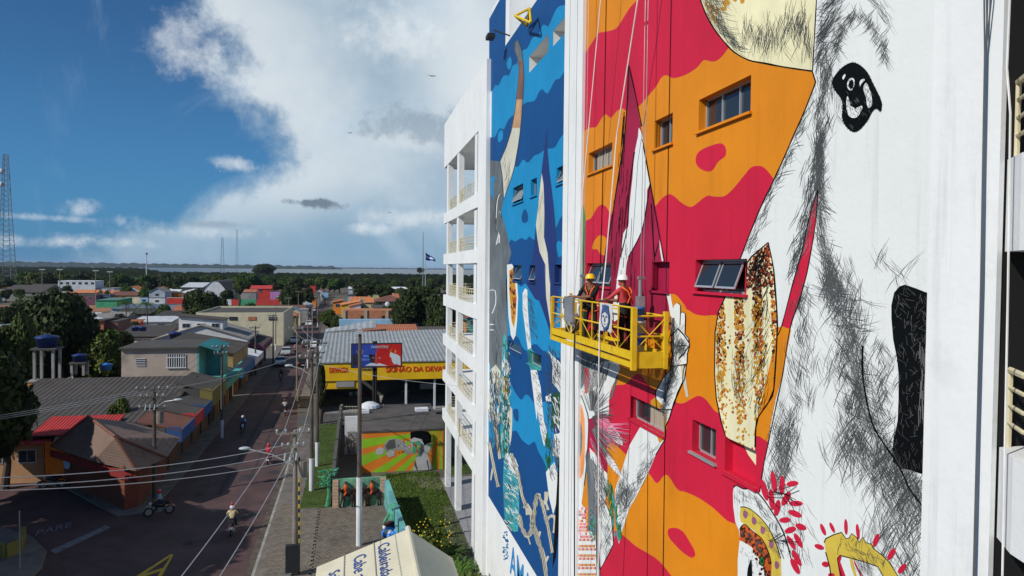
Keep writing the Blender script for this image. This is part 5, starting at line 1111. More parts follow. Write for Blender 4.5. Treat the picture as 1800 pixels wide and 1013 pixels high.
A(766,792,556,4.6,8,'gx',M_W,R_FCL,'white house seen through the gallery columns','house',rise=.8,wins=1)
# brick terrace with raw block walls
p=PY(605,547,153); q=PY(754,547,153)
E_=empty('brick_terrace',((p.x+q.x)/2,153,0),'unfinished orange hollow brick upper storey above a light blue parapet','building')
mb=MB(); mb.bx(p.x,q.x,153,162,5.3,p.z,M_BRK); mb.build('wall',E_)
for i in range(5):
    xx=p.x+(q.x-p.x)*i/4; mb=MB(); mb.bx(xx-.28,xx+.28,152.8,152.99,5.3,p.z+.35,wm('raw concrete',(.42,.33,.24))); mb.build('concrete_pillar',E_)
for i in range(4):
    xx=p.x+(q.x-p.x)*(i+.86)/4; mb=MB(); mb.bx(xx-.45,xx+.1,152.93,152.99,6.2,6.9,K_DARK); mb.build('window_opening',E_)
for i in range(44):
    xx=p.x+(q.x-p.x)*(i+.5)/44; mb=MB(); mb.bx(xx-.1,xx+.1,153,153.3,p.z,p.z+.3,M_BRK); mb.build('brick',E_)
a=PY(596,562,151); c=PY(755,571.5,151); mb=MB(); mb.bx(a.x,c.x,151,152.7,c.z,a.z,M_LB); mb.build('parapet',E_); mb=MB(); mb.bx(a.x,c.x,152.71,163,0,5.29,M_LB); mb.bx(a.x+.3,c.x,151.2,152.7,0,c.z-.01,M_GR); mb.build('lower_wall',E_)
XY(1.0,9.4,106.5,113,7.3,'sb',M_BRK,R_TL,'weathered red tiled roof behind the corrugated bar roof','house',rise=.8,wins=0,pitch=.3)
XY(9.6,17,106.5,118,6.6,'sb',M_GR,R_FC,'patched grey roof right of the red tiled roof','shed',rise=.7,wins=0)
# ---- bar with yellow fascia
E_=empty('corner_pub',(4,88,0),'open fronted bar with yellow lettered fascia and grey corrugated roof','bar')
yb=84.6; fa=PY(567,640,yb); fb=PY(567,664,yb); xr=14.5
M_FY=wm('yellow fascia paint',(.78,.47,.01),stain=.15); M_RL=mat('red lettering',(.72,.035,.015),.6,.05)
mb=MB(); mb.bx(-3.75,xr,yb,yb+.15,3.85,5.9,M_FY); mb.build('fascia',E_)
mb=MB(); mb.bx(-3.75,-3.5,yb+.15,103,0,5.7,M_FY); mb.bx(-3.49,0.6,yb+.151,yb+.3,2.9,4.04,M_FY) ; mb.build('wall',E_)
mb=MB(); mb.bx(-3.4,xr,95,95.2,0,5.6,M_DGR); mb.bx(-3.4,xr,yb+.3,103,0.0,.15,M_GR); mb.bx(xr,xr+.3,yb,103,0,5.7,M_DGR); mb.build('interior_wall',E_)
mb=MB(); mb.bx(-1.9,.2,yb+.05,yb+.149,3.1,3.8,M_GR); mb.build('hatch',E_)
R_BAR=rm('grey corrugated bar roof',(.27,.29,.3),.3)
rf=MB(); roofplane(rf,(-3.95,yb-.12,6.02),(xr+.4,yb-.12,6.02),(xr+.4,104.5,8.1),(-3.95,104.5,7.7),R_BAR,.5,.08,.035); rf.build('roof',E_)
rf=MB(); roofplane(rf,(-3.9,104.6,7.8),(3.2,104.6,8.4),(3.2,109,9.2),(-3.9,106,8.1),R_ZN,.8); rf.build('roof_extension',E_)
for x in (2.6,6.2,9.6): mb=MB(); mb.bx(x-.12,x+.12,yb+.3,yb+.54,0.15,4.04,M_YE if x<3 else M_W); mb.build('column',E_)
def lab(body,u0,u1,v0,v1,m,sy=1.,bold=.01):
    a=PY(u0,v1,yb-.02); b=PY(u1,v0,yb-.02); h=b.z-a.z
    o=text('lettering',body,basis((a.x,yb-.03,a.z),(1,0,0),(0,0,1)),h*1.4,m,E_,.01,1.,bold); 
    xs=[v.co.x for v in o.data.vertices]; s=(b.x-a.x)/(max(xs)-min(xs)); 
    for v in o.data.vertices: v.co.x=a.x+(v.co.x-min(xs))*s
    return o
lab('DEVASSA',579,612,645.5,655.5,M_RL,bold=.015); lab('SKINÃO DA DEVASSA',678,797,643,654.5,M_RL,bold=.02); lab('PURO MALTE',636,657,647,652,K_CAB)
em=MB(); c=PY(572,651,yb-.03); em.lathe((0,0,0),[(.01,0),(.55,.0),(.55,.03)],M_RL,18); em.lathe((0,0,.03),[(.01,0),(.4,.0),(.4,.01)],M_FY,18); em.lathe((0,0,.04),[(.01,0),(.25,.0),(.25,.01)],M_RL,12); em.build('round_logo',E_).matrix_local=Matrix.Translation(Vector((c.x,c.y,c.z))-0*E_.location)@Matrix.Rotation(math.radians(90),4,'X')
# ---- billboard
bb0,bb1=PY(619,606,79),PY(705,644,79)
E_=empty('billboard',((bb0.x+bb1.x)/2,79,0),'billboard half blue half red showing two bulls on steel posts','billboard')
K_BF=mat('black steel frame',(.02,.02,.02),.6,.1); B_BL=mat('blue poster print',(.03,.06,.32),.5,.35,.5); B_RD=mat('red poster print',(.55,.02,.015),.5,.25,.5); B_WH=mat('white poster print',(.6,.68,.68),.5,.05); B_BK=mat('dark poster print',(.03,.025,.03),.5,.2); B_SKY=mat('pale blue poster print',(.12,.22,.6),.5,.4,1)
mb=MB(); mb.bx(bb0.x-.12,bb1.x+.12,79.02,79.2,bb1.z-.12,bb0.z+.12,K_BF); mb.build('frame',E_)
xm=(bb0.x+bb1.x)/2; mb=MB(); mb.quad((bb0.x,79.01,bb1.z),(xm,79.01,bb1.z),(xm,79.01,bb0.z),(bb0.x,79.01,bb0.z),B_BL); mb.quad((xm,79.01,bb1.z),(bb1.x,79.01,bb1.z),(bb1.x,79.01,bb0.z),(xm,79.01,bb0.z),B_RD); mb.build('poster',E_)
def poster(pts,m,k): 
    mb=MB(); q=[PY(600+x/14.47,590+y/14.47,79) for x,y in pts]
    for t in tessellate_polygon([[Vector((p.x,p.z,0)) for p in q]]): mb.poly([(q[i].x,79.005-k*.004,q[i].z) for i in t],m)
    mb.build('poster_print',E_)
poster([(1240,440),(1290,430),(1320,460),(1400,470),(1500,540),(1510,750),(1480,755),(1400,725),(1340,735),(1290,650),(1270,560),(1225,530)],B_WH,1)
for s in ([(1240,440),(1250,370),(1290,345),(1262,380),(1262,435)],[(1340,440),(1375,380),(1360,350),(1400,380),(1380,440)],[(390,370),(410,440),(440,470),(415,460),(385,400)],[(540,360),(555,400),(530,470),(520,470),(535,420)]): poster(s,M_YE,1)
poster([(285,480),(440,490),(490,700),(480,780),(285,780)],B_BK,1); poster([(560,500),(780,500),(700,540),(560,540)],B_SKY,1); poster([(490,590),(760,590),(700,640),(490,640)],B_SKY,1); poster([(700,480),(850,480),(850,700),(730,680)],B_BK,1); poster([(600,770),(740,700),(960,700),(1180,770)],B_WH,2)
poster([(880,400),(910,400),(935,640),(930,720),(850,720),(850,640)],M_RD,3); poster([(780,575),(830,555),(830,575)],B_WH,3); poster([(950,560),(1020,575),(950,580)],B_WH,3)
a=PY(652.5,612.6,79); text('lettering','PARINTINS',basis((a.x,78.98,a.z),(1,0,0),(0,0,1)),.42,B_WH,E_,.004,.9)
for u in (657,661): 
    p=PY(u,640,79.3); mb=MB(); mb.tube([(p.x,79.35,0),(p.x,79.35,bb0.z+.3)],.13,K_BF,8); mb.build('post',E_)
# ---- little painted house and yard walls
E_=empty('mural_house',(4,60,0),'small flat roofed house with boy and turtle mural on orange green rays','house')
y0=59.7; z1=3.35; xa,xb=.78,7.55
mb=MB(); mb.bx(xa,xb,y0,71,0,z1,M_GR); mb.build('wall',E_)
K_RST2=mat('stained flat roof concrete',(.085,.075,.068),.9,.25,.5,stain=.9,sc2=.35,stainc=(.02,.018,.016)); mb=MB(); mb.bx(xa-.05,xb+.05,y0-.05,71.05,z1,z1+.14,K_RST2); mb.build('roof_slab',E_)
for (u,v,w,d) in ((552-552+741,722,1.2,.9),(640,726,.9,.6)): 
    p=P(u,v,z1+.14); mb=MB(); mb.bx(p.x-w/2,p.x+w/2,p.y-d/2,p.y+d/2,z1+.14,z1+.4,R_ZNW); mb.build('roof_box',E_)
p=P(650,716,z1+.2); mb=MB(); mb.lathe(p,[(1.0,0),(.9,.25),(.4,.5),(.05,.55)],R_ZNW,14); mb.build('roof_dome',E_)
y_=y0-.005
def mh(pts,m,k=1):
    q=[PY(560+x/5.96,690+y/5.96,y0) for x,y in pts]; mb=MB()
    for t in tessellate_polygon([[Vector((p.x,p.z,0)) for p in q]]): mb.poly([(q[i].x,y_-k*.004,min(max(q[i].z,.02),z1-.01)) for i in t],m)
    return mb.build('painted_shape',E_)
H_O=wm('orange ray paint',(.72,.2,.02),stain=.1); H_G=wm('lime ray paint',(.25,.5,.02),stain=.1); H_GY=wm('grey figure paint',(.45,.45,.44),stain=.3)
L0=PY(636,757,y0); R0=PY(777,752,y0)
base_=MB(); base_.quad((xa+.01,y_-.003,.02),(xb-.01,y_-.003,.02),(xb-.01,y_-.003,z1),(xa+.01,y_-.003,z1),H_O); base_.build('painted_shape',E_)
cx_,cy_=1290,340
ray_pts=[((455,490),(455,590)),((455,660),(455,770)),((540,840),(700,840)),((800,840),(900,840)),((960,840),(1050,840)),((1190,840),(1230,840)),((1265,840),(1300,840)),((1060,378),(1180,372))]
for a,b in ray_pts[:7]: mh([a,b,(cx_,cy_)],H_G,2)
mh([(960,420),(1000,400),(1080,390),(1150,410),(1180,450),(1180,520),(1160,530),(1140,530),(1110,560),(1080,490),(1000,470),(965,490)],K_INK,5)
mh([(965,470),(1060,460),(1120,500),(1130,560),(1150,515),(1175,530),(1170,600),(1140,640),(1150,680),(1200,830),(990,830),(1010,700),(1030,670),(985,600),(960,520)],H_GY,4)
mh([(985,520),(1050,505),(1100,550),(1105,610),(1070,670),(1020,670),(985,620)],M_GN,6); mh([(1040,505),(1100,550),(1105,610),(1070,670),(1050,640),(1070,560)],M_DGR,7)
for (a,b,m) in ((1000,540,M_RD),(1020,600,M_RD),(1030,560,M_YE),(1010,640,M_OR),(1045,530,M_TE)): mh([(a,b),(a+22,b-8),(a+26,b+22),(a+6,b+28)],m,8)
mh([(600,600),(640,570),(680,590),(680,640),(640,655),(605,650)],H_GY,4); mh([(680,560),(720,500),(800,480),(860,500),(950,560),(990,640),(920,650),(880,600),(780,610),(700,620)],M_GR,4); mh([(700,560),(740,500),(800,490),(810,580),(720,600)],M_DGR,5); mh([(760,600),(800,620),(790,665),(740,680),(700,640)],H_GY,5)
for k in range(16): x=820+random.uniform(0,130);y=500+random.uniform(0,130); mh([(x,y),(x+16,y+4),(x+10,y+14)],[K_INK,M_W][k%2],6+k*.1)
mh([(1010,700),(1040,820),(1030,820),(1000,760)],M_DGR,6); mh([(1140,700),(1160,820),(1150,820),(1130,720)],M_DGR,6); 
E_=empty('store_room',(-.3,64,0),'small white framed shutter doorway in the narrow walled yard','shed'); 
a=PY(606,733,66); b=PY(630,768,66); mb=MB(); mb.bx(a.x,b.x,66,66.3,0,a.z,M_W); mb.build('wall',E_); 
for k in range(9): mb=MB(); mb.bx(a.x+.25,b.x-.25,65.93,65.99,.15+k*.22,.34+k*.22,M_GR); mb.build('slat',E_)
def wallthing(pts,h,t,m,label,nm='yard_wall',cat='wall'):
    E_=MB()
    for (a,b) in zip(pts,pts[1:]):
        d=Vector((b[0]-a[0],b[1]-a[1],0)); n=Vector((-d.y,d.x,0)).normalized()*t/2; A_=Vector((*a,0));B_=Vector((*b,0)); E_.add([A_-n,B_-n,B_+n,A_+n]+[v+Vector((0,0,h)) for v in (A_-n,B_-n,B_+n,A_+n)],[(0,1,5,4),(1,2,6,5),(2,3,7,6),(3,0,4,7),(4,5,6,7)],m)
    return tag(E_.build(nm),label,cat)
wallthing([(-1.25,78.3),(-1.35,51.6)],2.2,.25,M_DGR,'dark mossy wall running along the grass verge')
# fences
K_FEN=mat('yellowed white fence paint',(.55,.5,.36),.7,.15,stain=.4)
def fence(pts,h,label,step=.32,posts=2.2):
    E_=empty('fence',(*pts[0],0),label,'fence'); r_=MB()
    for a,b in zip(pts,pts[1:]):
        A_,B_=Vector((*a,0)),Vector((*b,0)); L=(B_-A_).length
        for z in (.25,h-.12): r_.tube([A_+Vector((0,0,z)),B_+Vector((0,0,z))],.03,K_FEN,5)
    r_.build('rail',E_)
    bm=MB(); bm.tube([(0,0,.05),(0,0,h)],.016,K_FEN,4); bme=bm.mesh('bar'); pmx=MB(); pmx.bx(-.06,.06,-.06,.06,0,h+.12,K_FEN); pme=pmx.mesh('post')
    for a,b in zip(pts,pts[1:]):
        A_,B_=Vector((*a,0)),Vector((*b,0)); L=(B_-A_).length
        for k in range(int(L/step)): o=link(bpy.data.objects.new('bar',bme),E_); o.location=A_.lerp(B_,(k+.5)*step/L)
        for k in range(int(L/posts)+1): o=link(bpy.data.objects.new('post',pme),E_); o.location=A_.lerp(B_,min(1,k*posts/L))
fence([(-1.2,78.5),(-1.15,71.5)],2.1,'cream bar fence along the side of the yard'); fence([(-1.1,78.6),(7.2,77.2)],2.1,'cream bar fence facing the side street'); fence([(7.3,77.1),(9.2,60)],2.1,'cream bar fence behind the painted house')
# relief wall with riders
E_=empty('relief_wall',(.5,51.2,0),'low wall with raised riders on dark horses and green scenery','wall')
ww=51.1; a=PY(583,840,ww); b=PY(681,895,ww); hw=2.1
M_SC=mat('painted scenery',(.12,.28,.18),.8,.5,1.2,stain=.8,sc2=.9,stainc=(.5,.42,.2)); M_STK=mat('painted stone blocks',(.55,.36,.26),.85,.2,3)
mb=MB(); mb.bx(-1.35,2.35,ww,ww+.25,0,hw,M_SC); mb.build('wall',E_)
for xx in (-1.15,2.15):
    for k in range(9): mb=MB(); mb.bx(xx-.2,xx+.2,ww-.05,ww-.005,.04+k*.23,.24+k*.23,M_STK); mb.build('painted_block',E_)
M_HB=wm('dark brown relief',(.03,.015,.012),stain=.2); M_RDR=wm('orange relief',(.6,.1,.02),stain=.2); M_SK=mat('tan relief',(.35,.14,.07),.8,.1)
for i,xx in enumerate((-.45,.5,1.35)):
    y=ww-.12; s=.75
    mb=MB(); mb.sphere((xx+.12,y,1.15),.3,M_HB,10,7,(1.35,.45,.85)); mb.tube([(xx-.2,y,1.25),(xx-.42,y,1.45),(xx-.5,y,1.3)],[.13,.1,.06],M_HB,7)
    for dx,bx_ in ((-.2,-.35),(-.1,-.15),(.35,.45),(.42,.6)): mb.tube([(xx+dx,y,1.05),(xx+(dx+bx_)/2+.03,y,.7),(xx+bx_,y,.35),(xx+bx_+.02,y-.02,.12)],[.1,.07,.045,.06],M_HB,6)
    mb.tube([(xx+.5,y,1.2),(xx+.68,y,.95),(xx+.7,y,.6)],[.06,.05,.03],M_HB,6); mb.build('horse_relief',E_,True)
    mb=MB(); mb.tube([(xx+.02,y,1.25),(xx,y,1.6),(xx+.02,y,1.72)],[.13,.15,.06],M_RDR,8); mb.tube([(xx-.08,y-.06,1.6),(xx-.3,y-.08,1.45)],.045,M_SK,6); mb.tube([(xx+.05,y-.08,1.25),(xx-.08,y-.12,1.0)],.07,M_RDR,6); mb.sphere((xx+.02,y,1.82),.1,M_SK); mb.sphere((xx+.02,y,1.88),.13,M_HB,10,5,(1,1,.5)); mb.build('rider_relief',E_,True)
wallthing([(2.4,51.1),(3.1,38.5)],1.9,.3,mat('painted yard wall',(.12,.35,.34),.85,.3,.5,stain=.7,sc2=.6,stainc=(.02,.1,.35)),'dividing wall painted green and blue beside the lawn')
# statues: green man with wide hat on blue water base
E_=empty('hat_statue',(2.2,44.5,0),'green statue with wide brimmed hat rising above a blue water sculpture','statue')
M_SG=mat('green statue paint',(.06,.3,.16),.6,.3,3); M_SB=mat('blue statue paint',(.04,.2,.6),.5,.4,4)
cx,cy=P(692,905,1.2).x,P(692,905,1.2).y
mb=MB(); mb.lathe((cx,cy,1.75),[(.02,.18),(.16,.16),(.2,.03),(.42,.0),(.42,-.03)],M_SG,18); mb.build('hat',E_,True)
mb=MB(); mb.tube([(cx,cy,.3),(cx,cy,.8),(cx,cy,1.3),(cx,cy,1.5)],[.3,.26,.3,.12],M_SG,10); mb.sphere((cx,cy,1.66),.15,M_SK); mb.tube([(cx-.25,cy,1.3),(cx-.5,cy-.1,1.0),(cx-.65,cy-.3,.8)],[.1,.08,.06],M_SG,7); mb.tube([(cx+.25,cy,1.3),(cx+.3,cy-.3,1.0),(cx,cy-.5,.9)],[.1,.08,.06],M_SG,7); mb.build('body',E_,True)
mb=MB()
for i in range(26): mb.sphere((cx-.1+random.uniform(-.5,.5),cy-1.2+random.uniform(-.8,.7),.3+random.uniform(0,.45)),random.uniform(.14,.26),M_SB if i%4 else M_W,7,5)
mb.build('water_sculpture',E_,True); mb=MB(); mb.sphere((cx-.15,cy-.7,.85),.45,M_HB,10,6,(1.1,.8,.4)); mb.build('dark_fish',E_,True)
mb=MB(); mb.tube([(cx+.35,cy-1.4,0),(cx+.35,cy-1.4,1.3)],.16,M_GR,10); tag(mb.build('stone_post'),'short grey round post beside the blue water sculpture','post')
# tree-like green sculpture by the relief wall
E_=empty('plant_sculpture',(-1.75,51.5,0),'green painted palm shaped sculpture at the end of the relief wall','sculpture'); mb=MB(); mb.tube([(-1.75,51.4,0),(-1.6,51.4,1),(-1.65,51.4,2.2)],[.16,.1,.1],M_SG,7); mb.build('stem',E_); mb=MB()
for i in range(90):
    a=random.uniform(0,6.28); r=random.uniform(.1,.7); z=2.2+random.uniform(-.7,.6); mb.box((-1.7+r*math.cos(a),51.4+r*.6*math.sin(a),z),(.22,.03,.09),M_SG,rz=a)
mb.build('leaves',E_)
# kiosk roof with blue hand lettering
E_=empty('kiosk',(1.6,30,0),'cream metal gabled kiosk roof with blue hand painted words','kiosk')
K_KR=mat('cream sheet roof',(.60,.56,.42),.6,.06,.8,stain=.25,sc2=.4,stainc=(.35,.3,.2)); K_BLT=mat('blue hand lettering',(.03,.08,.3),.7,.1)
xr0,yr0,zr=2.62,34.05,4.5; xl0,zl=-1.6,3.0; xq,zq=4.75,3.0
def kroof(a,b,c,d,name):
    r_=MB(); roofplane(r_,a,b,c,d,K_KR,.28,.05,.008); return r_.build(name,E_)
Y0k=27.
kroof((xl0,yr0,zl),(xl0,Y0k,zl),(xr0,Y0k,zr),(xr0,yr0,zr),'roof_panel'); kroof((xq,Y0k,zq),(xq,yr0-.2,zq),(xr0,yr0,zr),(xr0,Y0k,zr),'roof_panel')
mb=MB(); mb.tube([(xr0,Y0k,zr+.03),(xr0,yr0+.03,zr+.03)],.13,K_KR,8); mb.build('ridge_cap',E_)
sl=Vector((xr0-xl0,0,zr-zl)); sn=sl.normalized(); nn=Vector((-sn.z,0,sn.x))
for t in (.3,.62): 
    mb=MB(); p=Vector((xl0,0,zl))+sl*t+nn*.02; mb.box((p.x,(yr0+Y0k)/2,p.z+.012),(.04,yr0-Y0k,.02),M_GR); mb.build('seam',E_)
for body,t,dy,sz in (('Salva',.14,1.35,.75),('Cabe a Ser',.40,.75,.85),('Caldeirada',.66,.55,.8)):
    p=Vector((xl0,yr0-dy,zl))+sl*t+nn*.03; text('lettering',body,basis(p,(0,-1,0),sn),sz,K_BLT,E_,.004,1.0,.0,1.05)
mb=MB(); mb.bx(xl0+.3,xq-.3,Y0k+.3,yr0-.4,0,2.9,M_W); mb.build('wall',E_)

# ---- corner kerb and low yellow wall at the lower left
slab_('pavement',[P(-60,925)[:2],P(0,928)[:2],P(55,946)[:2],P(82,972)[:2],P(74,1000)[:2],P(30,1040)[:2],P(-80,1100)[:2]],.14,K_PAV)
wallthing([P(-40,975)[:2],P(10,985)[:2],P(34,975)[:2],P(42,952)[:2]][:4],.9,.25,M_OLV,'low curved yellow wall on the corner pavement at the lower left')
b=MB(); p=P(35,1005); b.tube([(p.x,p.y,0),(p.x,p.y,3.4)],.035,M_GR,6); tag(b.build('sign_pole'),'thin grey sign pole on the corner pavement','pole')
# ---- the rest of the low town: many small houses, each placed where nothing stands yet
OCC+= [(-88,-20,225,335),(-14.5,-4.8,-50,420),(-6,20,80,118),(-24.6,-14,83,133),(-33,-16,60,84),(-3,17,150,164)]
WC=[('white',M_W),('cream',M_CR),('grey',M_GR),('brick',M_BRK),('orange',M_OR),('pale blue',M_LB),('ochre',M_SEP),('pale green',M_MINT),('teal',M_TE),('pinkish',M_PK)]
RC=[('grey sheet',R_FC),('pale sheet',R_FCL),('dark sheet',R_FCD),('clay tile',R_TL),('old tile',R_TLD),('white metal',R_ZNW),('zinc',R_ZN),('orange tile',R_TLO)]
ZN=[((-75,-26),(100,150),40,'in the near left blocks'),((-110,-30),(150,226),34,'behind the near left blocks'),((-190,-92),(150,240),22,'on the far left side'),((-230,-25),(336,430),46,'beyond the football pitch'),((-4,40),(165,235),16,'behind the brick terrace'),((-7,75),(235,430),34,'right of the far street'),((-19.5,-15.5),(188,420),12,'along the left kerb of the far street'),((-60,-18),(186,226),10,'between pitch and street')]
used=set(); rr_=random.Random(5)
for (xa_,xb_),(ya_,yb_),n,where in ZN:
    t=0;k=0
    while k<n and t<900:
        t+=1; x=rr_.uniform(xa_,xb_); y=rr_.uniform(ya_,yb_); w=rr_.uniform(6,12) if xb_-xa_>5 else 4; d=rr_.uniform(6,11)
        if any(x<o[1] and x+w>o[0] and y<o[3] and y+d>o[2] for o in OCC): continue
        (wn,wmm),(rn,rmm)=rr_.choice(WC),rr_.choice(RC)
        sz='wide' if w>9.5 else ('small' if w<7.5 else 'plain')
        l='%s %s house with %s roof %s'%(sz,wn,rn,where)
        if l in used: continue
        used.add(l); k+=1
        XY(x,x+w,y,y+d,rr_.uniform(2.8,4.4),rr_.choice(['gx','gy','sb','sl','gx','hip']),wmm,rmm,l,'house',rise=rr_.uniform(.8,1.6),wins=2 if y<330 else 1,pitch=.6 if y<230 else 1.4)
# ================================================================== vegetation
def leafmat(name,c1,c2):
    m=bpy.data.materials.new(name); m.use_nodes=True; nt=m.node_tree; q=G(nt); b=nt.nodes['Principled BSDF']; b.inputs['Roughness'].default_value=.65; b.inputs['Specular IOR Level'].default_value=.2
    t=q.n('ShaderNodeTexCoord'); oi=q.n('ShaderNodeObjectInfo'); gm=q.n('ShaderNodeNewGeometry')
    f=q.m('ADD',q.m('MULTIPLY',q.noise(t.outputs['Object'],.5,3,.6),.7),q.m('MULTIPLY',gm.outputs['Random Per Island'],.45))
    col=q.mix(q.ss(f,.3,.85),c1,c2); col=q.mix(q.m('MULTIPLY',oi.outputs['Random'],.45),col,(.035,.05,.012))
    nt.links.new(col,b.inputs['Base Color']); return m
L_G=leafmat('dark green leaves',(.01,.02,.005),(.045,.065,.013)); L_FAR=leafmat('far canopy',(.01,.018,.006),(.022,.034,.01)); L_Y=leafmat('yellow green leaves',(.03,.05,.008),(.11,.14,.02)); L_B=leafmat('fresh green leaves',(.03,.07,.01),(.08,.16,.02))
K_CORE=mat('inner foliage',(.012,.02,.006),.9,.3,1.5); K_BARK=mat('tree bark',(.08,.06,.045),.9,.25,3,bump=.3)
def crown_mesh(name,seed,lumps,leaves,size,lm,flat=.8,core=.82):
    r=np.random.default_rng(seed); C_=[];R_=[]
    for k in range(lumps):
        while True:
            p=r.uniform(-1,1,3)
            if np.linalg.norm(p)<1: break
        p*=.62; p[2]*=flat; C_.append(p); R_.append(r.uniform(.25,.46))
    C_=np.array(C_);R_=np.array(R_)
    mb=MB()
    for c,rr in zip(C_,R_):
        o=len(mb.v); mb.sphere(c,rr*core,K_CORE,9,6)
        for i in range(o,len(mb.v)):
            v=Vector(mb.v[i])-Vector(c); mb.v[i]=tuple(Vector(c)+v*random.uniform(.82,1.08))
    k=r.choice(lumps,leaves,p=R_**2/np.sum(R_**2)); n=r.normal(size=(leaves,3)); n/=np.linalg.norm(n,axis=1)[:,None]; n[:,2]=np.where(n[:,2]<-.3,-n[:,2],n[:,2])
    P_=C_[k]+n*(R_[k]*r.uniform(.86,1.12,leaves))[:,None]
    nn=n+r.normal(size=(leaves,3))*.65; nn/=np.linalg.norm(nn,axis=1)[:,None]
    a=np.cross(nn,r.normal(size=(leaves,3))); a/=np.linalg.norm(a,axis=1)[:,None]; b=np.cross(nn,a); s=(size*r.uniform(.5,1.3,leaves))[:,None]
    a=a*s; b=b*s*.55
    o=len(mb.v); V=np.stack([P_-a,P_-b,P_+a,P_+b],1).reshape(-1,3)
    mb.v+= [tuple(v) for v in V]; mi=mb.mid(lm)
    for i in range(leaves): j=o+4*i; mb.f.append((j,j+1,j+2,j+3)); mb.mi.append(mi)
    return mb.mesh(name)
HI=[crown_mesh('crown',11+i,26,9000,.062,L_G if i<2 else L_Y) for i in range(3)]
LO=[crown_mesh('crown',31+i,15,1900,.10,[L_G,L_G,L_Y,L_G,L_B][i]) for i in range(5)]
def trunk_mesh(seed):
    r=random.Random(seed); mb=MB(); mb.tube([(0,0,0),(.03,.02,.3),(.0,.05,.55)],[.055,.04,.03],K_BARK,8)
    for k in range(5):
        a=r.uniform(0,6.28); mb.tube([(0,.04,.42+.03*k),(.15*math.cos(a),.15*math.sin(a),.6),(.3*math.cos(a),.3*math.sin(a),.8)],[.025,.018,.008],K_BARK,6)
    return mb.mesh('trunk')
TRK=[trunk_mesh(i) for i in range(3)]
def tree(p,h,r,label,hi=False,group=None,var=0,rz=None,name='tree',squash=None,lift=None):
    """p ground point; h total height; r crown radius"""
    T=empty(name,(p[0],p[1],0),label,'tree',group); ch=h*.62 if lift is None else h-lift
    c=link(bpy.data.objects.new('crown',(HI if hi else LO)[var%len(HI if hi else LO)])); c.parent=T; c.location=(0,0,h-ch/2); c.scale=(r,r,ch/2/.8); c.rotation_euler=(0,0,random.uniform(0,6.28) if rz is None else rz)
    t=link(bpy.data.objects.new('trunk',TRK[var%3])); t.parent=T; t.scale=(h*.8,h*.8,h*.9)
    return T
def tr(u,vtop,h,wpx,label,**k):
    p=P(u,vtop,h); r=wpx/2/F*p.length; return tree(p,h,r,label,**k)
tree((-26.2,56.6),11.3,4.5,'large dark leafy tree at the left edge beside the tan shop',hi=True,var=0,lift=2.4)
tree((-25.6,60.3),7.6,2.3,'dark lower tree between the big tree and the red roof',hi=True,var=1,lift=2.2)
# trees outside the left edge whose shadow lies over the crossing
for x,y,h,r,v in [(-24.6,38.5,13,5,0),(-21.5,32.6,12,4.6,1),(-25,44.3,12.5,5,2),(-32,42,14,5.5,1),(-32,51,14,5.5,0)]: tree((x,y),h,r,'broad street tree left of the picture whose shadow covers the crossing',hi=True,var=v,group='trees left of the crossing')
tr(98,508,14,118,'big rounded dark tree behind the dark blue tank',hi=True,var=1,lift=2)
tr(128,532,10,70,'dense tree filling the gap beside the hollow brick house',hi=True,var=0,lift=1)
tr(180,585,8.6,74,'low bushy tree left of the pinkish house',hi=True,var=2,lift=1.5); tr(150,592,7.5,60,'bushy tree between palm and brick house',hi=True,var=0,lift=1)
tr(62,612,6.6,48,'bright green shrubby tree below the dark blue tank',hi=True,var=2,lift=.8); tr(28,560,11,64,'yellowish tree near the pale blue house',hi=True,var=2,lift=2); tr(20,535,11,60,'dark tree above the pale blue house',hi=True,var=1,lift=2)
tr(352,510,10.5,66,'round dark tree at the left end of the pitch',hi=True,var=0,lift=1); tr(385,520,8.5,34,'lower right lobe tree of the pitch clump',hi=True,var=1,lift=.8); tr(350,545,6,60,'low tree clump behind the cream building',hi=True,var=2,lift=.8); 
tr(514,500,11,46,'round dark tree right of the pitch',hi=True,var=1,lift=1); tr(540,502,10,24,'slim dark tree by the far shops',hi=False,var=0,lift=1)
tr(464,464,21,42,'tallest round tree rising above the skyline',hi=True,var=0,lift=3); tr(420,486,13,22,'pale feathery tree left of the tallest tree',hi=False,var=2)
tr(735,505,13,88,'big dark tree mass left of the gallery',hi=True,var=0,lift=1); tr(775,512,12.5,60,'dark tree just left of the gallery columns',hi=True,var=1,lift=1); tr(708,522,11,44,'lower dark tree at the left of the big mass',hi=True,var=1,lift=1)
tr(640,493,12,50,'dark tree row above the black open warehouse',hi=False,var=0); tr(672,498,11,40,'small dark tree above the warehouse roof',hi=False,var=1)
tr(738,470,19,16,'lone tall tree beside the flag mast',hi=False,var=1); tr(628,474,19,10,'slim tall tree on the skyline',hi=False,var=0); tr(634,475,19,8,'second slim tall tree on the skyline',hi=False,var=3); tr(644,474.5,19,12,'flat topped tall tree on the skyline',hi=False,var=1)
tr(578,546,5,40,'bright green hedge tree beside the street',hi=True,var=2,lift=.3); tr(594,556,4.4,26,'green shrub right of the hedge tree',hi=True,var=2,lift=.3); tr(765,548,7,34,'dark bushy tree right of the brick terrace',hi=True,var=1,lift=.8); tr(774,570,5.6,30,'small green tree below the bushy tree by the terrace',hi=True,var=0,lift=.6)
tr(209,704,5,42,'green bush tree growing between the dark shed roofs',hi=True,var=2,lift=.8); tr(563,640,6.5,22,'climbing green shrub at the bar corner',hi=True,var=0,lift=.6)
